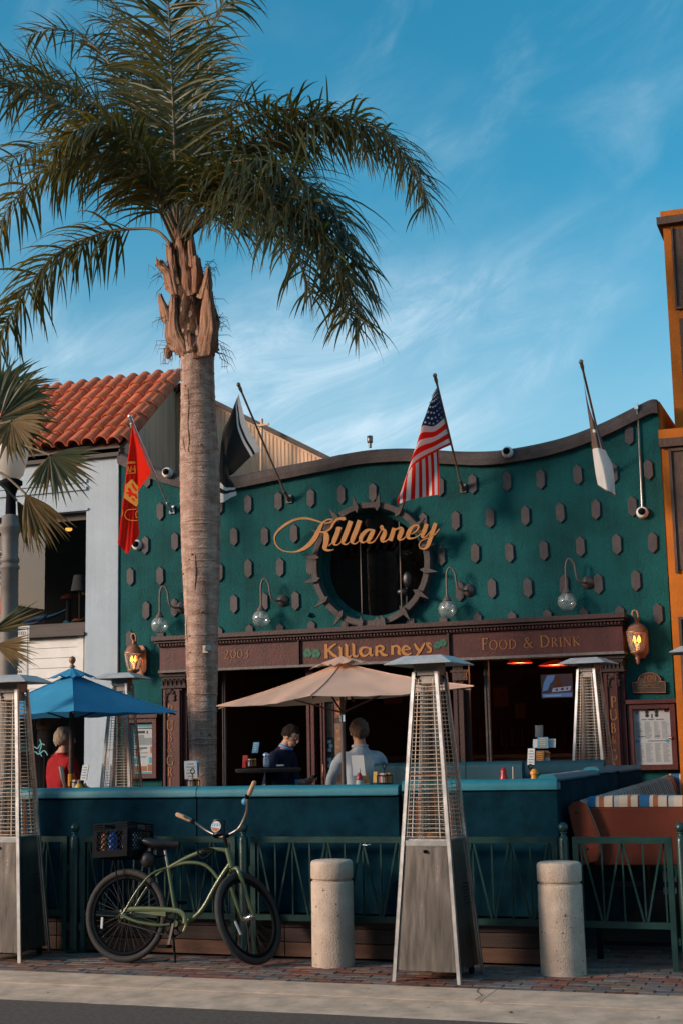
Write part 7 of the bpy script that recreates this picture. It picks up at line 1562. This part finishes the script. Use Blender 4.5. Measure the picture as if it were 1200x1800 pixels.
for i in range(90):
    px, py = random.choice(((296, 560), (380, 570), (382, 610), (300, 615), (360, 480), (290, 470), (340, 560), (325, 640), (375, 545))); p = S(px + random.gauss(0, 7), py + random.gauss(0, 14), PY - .12 + random.uniform(-.05, .1)); sg = -1 if px < 335 else 1
    q = p + Vector((sg * random.uniform(.02, .13), random.uniform(-.04, .04), random.uniform(-.10, .08))); r_ = q + Vector((sg * random.uniform(0, .06), 0, random.uniform(-.16, .0))); b.tube([p, q, r_], [.004, .003, .001], 3)
for dx in (0, 5, 9):
    b.tube([S(378, 618, PY - .1), S(385 + dx, 622, PY - .12), S(391 + dx, 634, PY - .12), S(390 + dx, 648, PY - .12)], [.005, .004, .004, .002], 4)
tag(b.build('trunk_fibres', G['wood_dark'], palm), kind='stuff')
b = MB(); c = S(296, 618, PY - .05); b.ball(c, .055, 10, 8, (.9, .7, 1.5))
for i in range(40): a = random.uniform(0, 6.28); q = c + Vector((.05 * math.cos(a), .04 * math.sin(a), random.uniform(-.09, .06))); b.tube([q, q + Vector((random.uniform(-.06, .01), 0, random.uniform(-.08, -.02)))], [.003, .001], 3)
b.build('dead_tuft', G['boot'], palm)
# fronds
def frond(path, ll=.50, npair=46, droop=1.0, start=.16, m='leaf', spread=.9, sd=0, twist=0.0, mparent=None):
    rnd = random.Random(sd); P = [S(x, y, PY + dy) for x, y, dy in path]; P = [Vector(p) for p in catmull([tuple(p) for p in P], 14)]; cum = [0]
    for a, c in zip(P, P[1:]): cum.append(cum[-1] + (c - a).length)
    tot = cum[-1]
    def at(s_):
        d = s_ * tot
        for i in range(len(P) - 1):
            if cum[i + 1] >= d: f = (d - cum[i]) / max(1e-9, cum[i + 1] - cum[i]); return P[i].lerp(P[i + 1], f), (P[i + 1] - P[i]).normalized()
        return P[-1], (P[-1] - P[-2]).normalized()
    b = MB(); npair = int(npair * 1.75); b.cur = 1; k = len(P); b.tube(P, [max(.004, .021 * (1 - i / k) ** .8) for i in range(k)], 6); b.cur = 0
    for i in range(npair):
        s_ = start + (1 - start) * (i + .5) / npair; prof = math.sin(math.pi * min(1, (.22 + .78 * (s_ - start) / (1 - start)) ** .9 * .96)) ** .55
        for sg in (-1, 1):
            p, T = at(min(.999, s_ + rnd.uniform(-.006, .006))); sidev = T.cross(Vector((0, 0, 1)))
            if sidev.length < .15: sidev = Vector((.94, .34, 0))
            sidev.normalize(); upv = sidev.cross(T).normalized(); L_ = ll * 1.45 * (.35 + .65 * prof) * rnd.uniform(.78, 1.12)
            lift = rnd.uniform(-.75, .95) + twist * sg; d = (sidev * sg * spread + T * rnd.uniform(.25, .95 + .4 * s_) + upv * lift).normalized(); wd = rnd.uniform(.0085, .015) * (.75 + .4 * prof); g = rnd.uniform(.45, 1.55) * droop
            pts = [p]; q = p.copy(); dd = d.copy(); nseg = 6
            for j in range(nseg):
                dd = (dd + Vector((rnd.uniform(-.05, .05), rnd.uniform(-.05, .05), -g * (.10 + .16 * j / nseg)))).normalized(); q = q + dd * (L_ / nseg); pts.append(q.copy())
            wn = (T - d * T.dot(d)).normalized() * math.cos(.6) + upv * .5 * rnd.uniform(-.4, 1); ws = [.55, 1, 1.0, .9, .7, .42, .05]; L3 = []
            for j, pt in enumerate(pts):
                t = (pts[min(j + 1, nseg)] - pts[max(j - 1, 0)]).normalized(); w_ = (wn - t * wn.dot(t)).normalized(); nn = t.cross(w_); L3.append((pt - w_ * wd * ws[j] + nn * wd * .35 * ws[j], pt, pt + w_ * wd * ws[j] + nn * wd * .35 * ws[j]))
            vs = [v for tr3 in L3 for v in tr3]; b.add(vs, [(3 * j + e, 3 * j + e + 1, 3 * j + e + 4, 3 * j + e + 3) for j in range(nseg) for e in (0, 1)], True)
    return b.build('frond', [G[m], G['rachis']], mparent or palm, fixn=False)
F_ = [
 # right side
 ([(318, 405, 0), (380, 300, .1), (470, 245, .2), (570, 205, .25), (660, 225, .25), (722, 290, .2), (752, 360, .15)], dict(ll=.52, npair=66, droop=1.6, sd=1)),
 ([(322, 415, -.05), (390, 345, -.3), (470, 318, -.5), (545, 330, -.6), (605, 400, -.65), (628, 500, -.65)], dict(ll=.62, npair=70, droop=1.5, sd=2)),
 ([(322, 425, -.1), (390, 370, -.5), (460, 345, -.8), (540, 385, -1.0), (595, 470, -1.05), (612, 560, -1.05)], dict(ll=.55, npair=56, droop=1.1, sd=3)),
 ([(320, 410, .1), (390, 310, .5), (440, 270, .8), (500, 250, 1.0), (560, 270, 1.1)], dict(ll=.5, npair=44, droop=1.0, sd=4)),
 # towards the camera and straight up
 ([(314, 410, -.05), (309, 300, -.25), (303, 150, -.55), (297, 10, -.9), (292, -90, -1.3)], dict(ll=.60, npair=62, droop=.55, sd=5, start=.10)),
 ([(316, 400, .1), (330, 240, .3), (352, 110, .5), (385, 20, .6), (440, -40, .6)], dict(ll=.5, npair=50, droop=.9, sd=6)),
 # left side
 ([(302, 432, 0), (275, 405, .0), (235, 402, 0), (170, 412, 0), (95, 450, 0), (25, 540, 0), (-25, 640, 0)], dict(ll=.50, npair=70, droop=1.65, sd=7, start=.2)),
 ([(308, 415, -.05), (250, 300, -.2), (180, 230, -.4), (95, 175, -.6), (0, 135, -.8), (-90, 130, -.9)], dict(ll=.56, npair=62, droop=.85, sd=8, start=.18)),
 ([(310, 400, .1), (270, 260, .3), (225, 160, .4), (165, 80, .45), (105, 50, .45), (50, 62, .4)], dict(ll=.42, npair=54, droop=.75, sd=9, start=.22)),
 ([(306, 410, .15), (240, 310, .5), (160, 260, .8), (80, 250, 1.0), (10, 290, 1.1)], dict(ll=.52, npair=52, droop=1.0, sd=10)),
 ([(312, 400, .2), (300, 230, .6), (265, 110, .9), (215, 20, 1.1), (160, -40, 1.2)], dict(ll=.55, npair=50, droop=.8, sd=11)),
 ([(318, 400, .2), (350, 260, .6), (410, 190, .9), (470, 180, 1.1), (520, 215, 1.2)], dict(ll=.45, npair=40, droop=1.0, sd=12)),
 ([(306, 425, -.1), (265, 340, -.5), (215, 290, -.8), (150, 270, -1.0), (85, 300, -1.15)], dict(ll=.5, npair=44, droop=1.1, sd=13)),
 ([(318, 420, -.15), (345, 345, -.5), (395, 305, -.85), (450, 320, -1.1), (500, 390, -1.25)], dict(ll=.48, npair=44, droop=1.2, sd=14)),
 ([(312, 405, -.1), (280, 320, -.6), (240, 255, -.95), (190, 220, -1.2), (140, 225, -1.35), (95, 265, -1.4)], dict(ll=.46, npair=48, droop=1.3, sd=16)),
 ([(320, 412, -.1), (352, 330, -.35), (410, 285, -.6), (480, 285, -.8), (535, 330, -.9), (565, 410, -.95)], dict(ll=.5, npair=52, droop=1.5, sd=17)),
 ([(318, 408, .05), (362, 285, .2), (430, 215, .3), (510, 190, .3), (590, 210, .3), (650, 265, .25)], dict(ll=.46, npair=54, droop=1.3, sd=18)),
 ([(306, 412, -.05), (262, 310, -.1), (215, 225, -.2), (150, 165, -.3), (75, 140, -.35), (10, 170, -.4)], dict(ll=.46, npair=54, droop=1.1, sd=19)),
 ([(308, 412, -.02), (252, 330, -.1), (175, 282, -.15), (95, 290, -.2), (25, 350, -.2), (-15, 430, -.2)], dict(ll=.48, npair=50, droop=1.5, sd=20)),
 ([(308, 405, .1), (245, 275, .2), (155, 185, .3), (55, 118, .35), (-60, 95, .4)], dict(ll=.5, npair=52, droop=.9, sd=21)),
 ([(322, 420, -.1), (400, 352, -.5), (480, 345, -.8), (560, 400, -.9), (605, 480, -.95), (640, 565, -.95)], dict(ll=.55, npair=56, droop=1.5, sd=22)),
 ([(320, 418, -.15), (380, 362, -.7), (450, 372, -1.1), (510, 430, -1.3), (550, 520, -1.4)], dict(ll=.5, npair=50, droop=1.4, sd=23)),
 ([(320, 405, .2), (392, 290, .5), (480, 228, .6), (585, 212, .6), (685, 248, .55), (742, 325, .5)], dict(ll=.48, npair=56, droop=1.5, sd=24)),
 ([(312, 400, .1), (285, 270, .3), (255, 170, .5), (235, 90, .6), (190, 30, .6)], dict(ll=.5, npair=46, droop=1.0, sd=25)),
 ([(314, 395, .3), (318, 250, .8), (330, 130, 1.2), (310, 40, 1.4)], dict(ll=.55, npair=44, droop=.8, sd=15)),
]
for pth, kw in F_: frond(pth, **kw)

# ================================================================== FAN PALM at the left edge
GY = 10.2
fp0 = S(-45, 1300, GY); fanp = empty('fan_palm', (fp0.x, GY, 0), 'young fan palm with drooping leaves beside the lamp post', 'tree')
b = MB(); b.tube([(fp0.x, GY, 0), (fp0.x + .02, GY, 1.6), (fp0.x + .05, GY, 3.2), (fp0.x + .08, GY, 3.9)], [.11, .10, .10, .08], 14); b.build('trunk', G['trunk'], fanp)
def fan(cx, cy, rad, a0, a1, nseg, dY, base, m='fan', droop=.5, sd=0, yy=0.0, cone=.35):
    rnd = random.Random(sd); c = S(cx, cy, GY + yy); sc_ = c.length / 2500; b = MB(); tot = a1 - a0
    ex = Vector((math.cos(YAW), math.sin(YAW), 0)); ez = Vector((0, 0, 1)); ey = Vector((-math.sin(YAW), math.cos(YAW), 0))
    for i in range(nseg):
        a = R(a0 + tot * (i + .5) / nseg); L_ = rad * sc_ * rnd.uniform(.86, 1.08) * (1 - .25 * abs(2 * (i + .5) / nseg - 1) ** 2); d = ex * math.cos(a) + ez * math.sin(a) + ey * (dY + cone * (1 if i % 2 else .8) * .3); d.normalize()
        tn = (ex * -math.sin(a) + ez * math.cos(a)).normalized(); pts = [c.copy()]; q = c.copy(); dd = d.copy(); k = 8
        for j in range(k):
            dd = (dd + Vector((0, 0, -droop * (.02 + .16 * (j / k) ** 2))) + tn * rnd.uniform(-.03, .03) + ey * rnd.uniform(-.05, .05)).normalized(); q = q + dd * L_ / k; pts.append(q.copy())
        wmax = rad * sc_ * R(tot / nseg) * .36; ws = [.02, .35, .70, .95, 1, .72, .45, .24, .02]; vs = []
        for j, pt in enumerate(pts):
            t = (pts[min(j + 1, k)] - pts[max(j - 1, 0)]).normalized(); w_ = (tn - t * tn.dot(t)).normalized(); nn = t.cross(w_); fold = (.7 if j < 5 else .3); vs += [pt - w_ * wmax * ws[j] - nn * wmax * fold * ws[j], pt, pt + w_ * wmax * ws[j] - nn * wmax * fold * ws[j]]
        b.cur = 1 if rnd.random() < .22 else 0
        b.add(vs, [(3 * j + e, 3 * j + e + 1, 3 * j + e + 4, 3 * j + e + 3) for j in range(k) for e in (0, 1)], True)
    b.cur = 2; bs_ = S(base[0], base[1], GY); b.tube([Vector(p) for p in catmull([tuple(bs_), tuple(bs_.lerp(c, .5) + Vector((0, 0, .06))), tuple(c)], 5)], .011, 6)
    b.build('leaf', [G[m], G['leaf_dry'], G['rachis']], fanp, fixn=False)
fan(88, 800, 98, -130, 18, 26, -.15, (-40, 780), droop=.35, sd=31)
fan(45, 868, 118, -95, -25, 16, -.1, (-40, 820), 'leaf_dry', .35, 32); fan(30, 880, 105, -88, -40, 10, .3, (-40, 840), 'leaf', .5, 33, .15)
fan(0, 735, 110, -75, 75, 24, -.2, (-60, 800), 'leaf', .5, 34); fan(-5, 715, 105, -10, 120, 24, .1, (-60, 790), 'fan', .25, 35, .1)
fan(-20, 690, 120, -60, 60, 22, .25, (-60, 790), 'leaf', .35, 36, .25); fan(20, 740, 80, -150, 20, 20, -.4, (-50, 790), 'leaf_dry', .8, 37); fan(10, 690, 90, -100, 40, 20, .3, (-50, 790), 'leaf', .6, 40, .3)
fan(-18, 1112, 100, 5, 42, 10, -.2, (-60, 1150), 'fan', .1, 38); fan(-8, 1133, 88, -48, 16, 15, -.3, (-50, 1180), 'leaf_dry', .25, 39)

# ================================================================== LAMP POST, STREET SIGN, SMALL FLAG
LPY = 10.9; lp = S(17, 1000, LPY); post = empty('street_lamp', (lp.x, LPY, 0), 'grey cast street lamp post with glass globe at the left', 'street lamp')
zz = lambda py: S(17, py, LPY).z
b = MB(); hw = lambda px: px / 2500 * S(17, 1000, LPY).length
zs_ = [(24, 0.0), (24, .25), (20, .32), (18, .8)]; prof = [(hw(a), z) for a, z in zs_] + [(hw(15.5), zz(1240)), (hw(15), zz(1080)), (hw(14.5), zz(1002)), (hw(16.5), zz(1000)), (hw(16.5), zz(995)), (hw(14), zz(993)), (hw(14), zz(990)), (hw(16), zz(988)), (hw(16), zz(983)), (hw(13.5), zz(978)), (hw(14), zz(945)), (hw(15), zz(938)), (hw(20), zz(930)), (hw(20), zz(925)), (hw(14.5), zz(920)), (hw(14.5), zz(908)), (hw(9), zz(905))]
b.lathe(prof, 20, (lp.x, LPY, 0), wob=lambda a, z: 1 + (.025 * math.cos(a * 10) if z < zz(1002) and z > 1 else 0)); b.build('post', G['post'], post)
b = MB(); b.lathe([(hw(9), zz(905) + .001), (hw(8), zz(870)), (hw(12), zz(858)), (hw(19), zz(852)), (hw(19), zz(846)), (hw(10), zz(842))], 18, (lp.x, LPY, 0)); b.build('lamp_neck', G['black'], post)
b = MB(); b.lathe([(hw(14), zz(842)), (hw(20), zz(835)), (hw(26), zz(810)), (hw(29), zz(790)), (hw(24), zz(765)), (hw(12), zz(735)), (hw(4), zz(722)), (.001, zz(715))], 20, (lp.x, LPY, 0)); b.build('globe', G['frost'], post)
b = MB()
for (x, y, m_) in ((-14, 940, 0), (-16, 1020, 0)): b.bar(S(17, y, LPY), S(x, y, LPY), .02)
b.build('banner_bracket', G['black'], post)
t = empty('small_flag', S(-12, 1020, LPY - .02), 'small stars and stripes flag hanging on the lamp post', 'flag')
rows = [row([(-28, 965), (-10, 968), (6, 975)], [LPY - .05] * 3), row([(-28, 1020), (-10, 1022), (5, 1026)], [LPY - .07, LPY - .02, LPY - .06]), row([(-28, 1085), (-10, 1086), (2, 1084)], [LPY - .08, LPY - .03, LPY - .06])]
b, grid = cloth(rows, 12, 26, lambda u, v: 2 if v < .55 else (1 if v < .68 or (v > .95) else 0), .01); fl = b.build('cloth', [G['flag_red'], G['flag_white'], G['flag_blue']], t, fixn=False)
b = MB()
for i in range(2, 13, 2):
    for j in range(1, 12, 2): c = grid[i][j] if j < len(grid[i]) else grid[i][-1]; pts = [c + Vector((.02 * (1 if k % 2 == 0 else .42) * math.sin(math.pi * k / 5), -.01, .02 * (1 if k % 2 == 0 else .42) * math.cos(math.pi * k / 5))) for k in range(10)]; b.add(pts, [tuple(range(10))])
tag(b.build('star_print', G['flag_white'], fl, fixn=False), kind='stuff')
b = MB(); b.tube([S(-30, 962, LPY - .05), S(10, 972, LPY - .05)], .008, 6); b.build('flag_rod', G['pole'], t)
SGY = 11.3; a, c = S(-28, 1207, SGY), S(52, 1100, SGY); t = empty('street_sign', ((a.x + c.x) / 2, SGY, 0), 'white street sign reading PROHIBITED behind the fan palm leaves', 'sign')
b = MB(); b.cbox(((a.x + c.x) / 2, SGY, (a.z + c.z) / 2), (c.x - a.x, .006, c.z - a.z), .0025); pl = b.build('plate', G['sign'], t)
b = MB(); e = .012
for (x0, z0, x1, z1) in ((a.x + e, a.z + e, c.x - e, a.z + e + .006), (a.x + e, c.z - e - .006, c.x - e, c.z - e), (a.x + e, a.z + e + .0065, a.x + e + .006, c.z - e - .0065), (c.x - e - .006, a.z + e + .0065, c.x - e, c.z - e - .0065)): b.span((x0, SGY - .0042, z0), (x1, SGY - .0031, z1))
b.build('border_line', G['ink'], pl)
def words(txt, cx, z, size, m, parent, Y):
    cu = bpy.data.curves.new('text', 'FONT'); cu.body = txt; cu.size = size; cu.align_x = 'CENTER'; cu.extrude = .0008; o = bpy.data.objects.new('tmp', cu); COL.objects.link(o)
    dg = bpy.context.evaluated_depsgraph_get(); me = bpy.data.meshes.new_from_object(o.evaluated_get(dg)); bpy.data.objects.remove(o); me.materials.clear(); me.materials.append(m)
    me.transform(Matrix.Translation(Vector((cx, Y, z)) - worldloc(parent)) @ Matrix.Rotation(R(90), 4, 'X')); return link('lettering', me, parent)
cxs = S(26, 1118, SGY).x
words('PROHIBITED', cxs, S(26, 1117, SGY).z, .044, G['ink'], pl, SGY - .0045); words('IN THE', cxs, S(26, 1128, SGY).z, .030, G['ink'], pl, SGY - .0045)
b = MB()
for (px, py, wpx, h) in ((22, 1155, 26, 5), (24, 1164, 28, 5), (24, 1170, 16, 2.5), (24, 1181, 30, 4), (24, 1187, 16, 3)):
    x0 = px - wpx / 2
    while x0 < px + wpx / 2: p, q = S(x0, py + h / 2, SGY - .004), S(x0 + 2, py - h / 2, SGY - .004); b.span((p.x, SGY - .0046, p.z), (q.x, SGY - .0031, q.z)); x0 += 3
tag(b.build('small_print', G['ink'], pl), kind='stuff')
b = MB(); b.tube([((a.x + c.x) / 2, SGY + .035, 0), ((a.x + c.x) / 2, SGY + .035, c.z)], .025, 8); b.build('sign_post', G['steel_dark'], t)
b = MB(); p = S(367, 1141, PY - .17); b.box(p + Vector((-.03, .01, 0)), (.06, .05, .075)); b.tube([p + Vector((-.02, 0, .0)), p + Vector((.035, -.08, .01))], [.026, .032], 12); thing1(b, G['steel_dark'], 'spot_lamp', 'small silver spot lamp strapped to the palm trunk', 'lamp')
# ================================================================== WEAR ON THE STREET
b = MB(); c = [S(842, 1737, Z=.0022), S(838, 1744, Z=.0022), S(846, 1750, Z=.0022), S(834, 1758, Z=.0022)]
pts = catmull([tuple(p) for p in c], 5); b.ribbon(pts, [.006 + .004 * noise.noise((k * .9, 0, 0)) for k in range(len(pts))], (0, 0, 1), .0006); b.build('crack', G['pit'], bpy.data.objects['kerb.002'] if 'kerb.002' in bpy.data.objects else None)
random.seed(77)
b = MB()
for k in range(60):
    x = random.uniform(-6.6, -1.0); y = random.choice((random.gauss(9.35, .12), random.gauss(10.25, .08), random.gauss(8.75, .06), random.uniform(9.4, 10.3))); z = .004 if y > 9.0 else -.026; a = random.uniform(0, 6.28); l_ = random.uniform(.008, .028); w_ = l_ * random.uniform(.2, .6)
    u = Vector((math.cos(a), math.sin(a), random.uniform(-.2, .3))) * l_; v = Vector((-math.sin(a), math.cos(a), random.uniform(-.2, .2))) * w_; c = Vector((x, y, z + .006)); b.add([c - u, c - v, c + u, c + v], [(0, 1, 2, 3)])
tag(b.build('leaf_litter', G['leaf_dry']), 'scattered dry leaf scraps on the pavement and gutter', 'litter', kind='stuff')
# dim fittings inside the bar
for k, (px, py, w_, h_) in enumerate(((430, 1215, 30, 36), (480, 1208, 26, 30), (690, 1225, 40, 30), (880, 1225, 30, 40), (915, 1250, 22, 30))):
    p = S(px, py, 20.9); sc_ = p.length / 2500; t = empty('framed_picture', p, ['framed picture on the bar wall left of the palm side opening', 'second framed picture on the bar wall near the man in navy', 'wide framed picture on the bar wall behind the beige umbrella', 'tall framed picture on the bar wall left of the television', 'small framed picture on the bar wall below the tall one'][k], 'picture')
    b = MB(); b.box(p, (w_ * sc_, .04, h_ * sc_)); b.build('frame', G['wood_red'], t); b = MB(); b.box(p + Vector((0, -.022, 0)), (w_ * sc_ * .8, .004, h_ * sc_ * .8)); b.build('print', G[['brick_tan', 'ink_grey', 'paper_orange', 'brick_red', 'brick_tan'][k]], t)
for k, (px, py) in enumerate(((405, 1345), (760, 1330), (905, 1325), (985, 1330))):
    p = S(px, py, 18.2); stool(Vector((p.x, 18.2, 0)), ['bar stool at the counter, leftmost inside the dark bar', 'bar stool at the counter behind the tall heater', 'bar stool at the counter behind the menu cards', 'bar stool at the counter beneath the television'][k], 1.08)
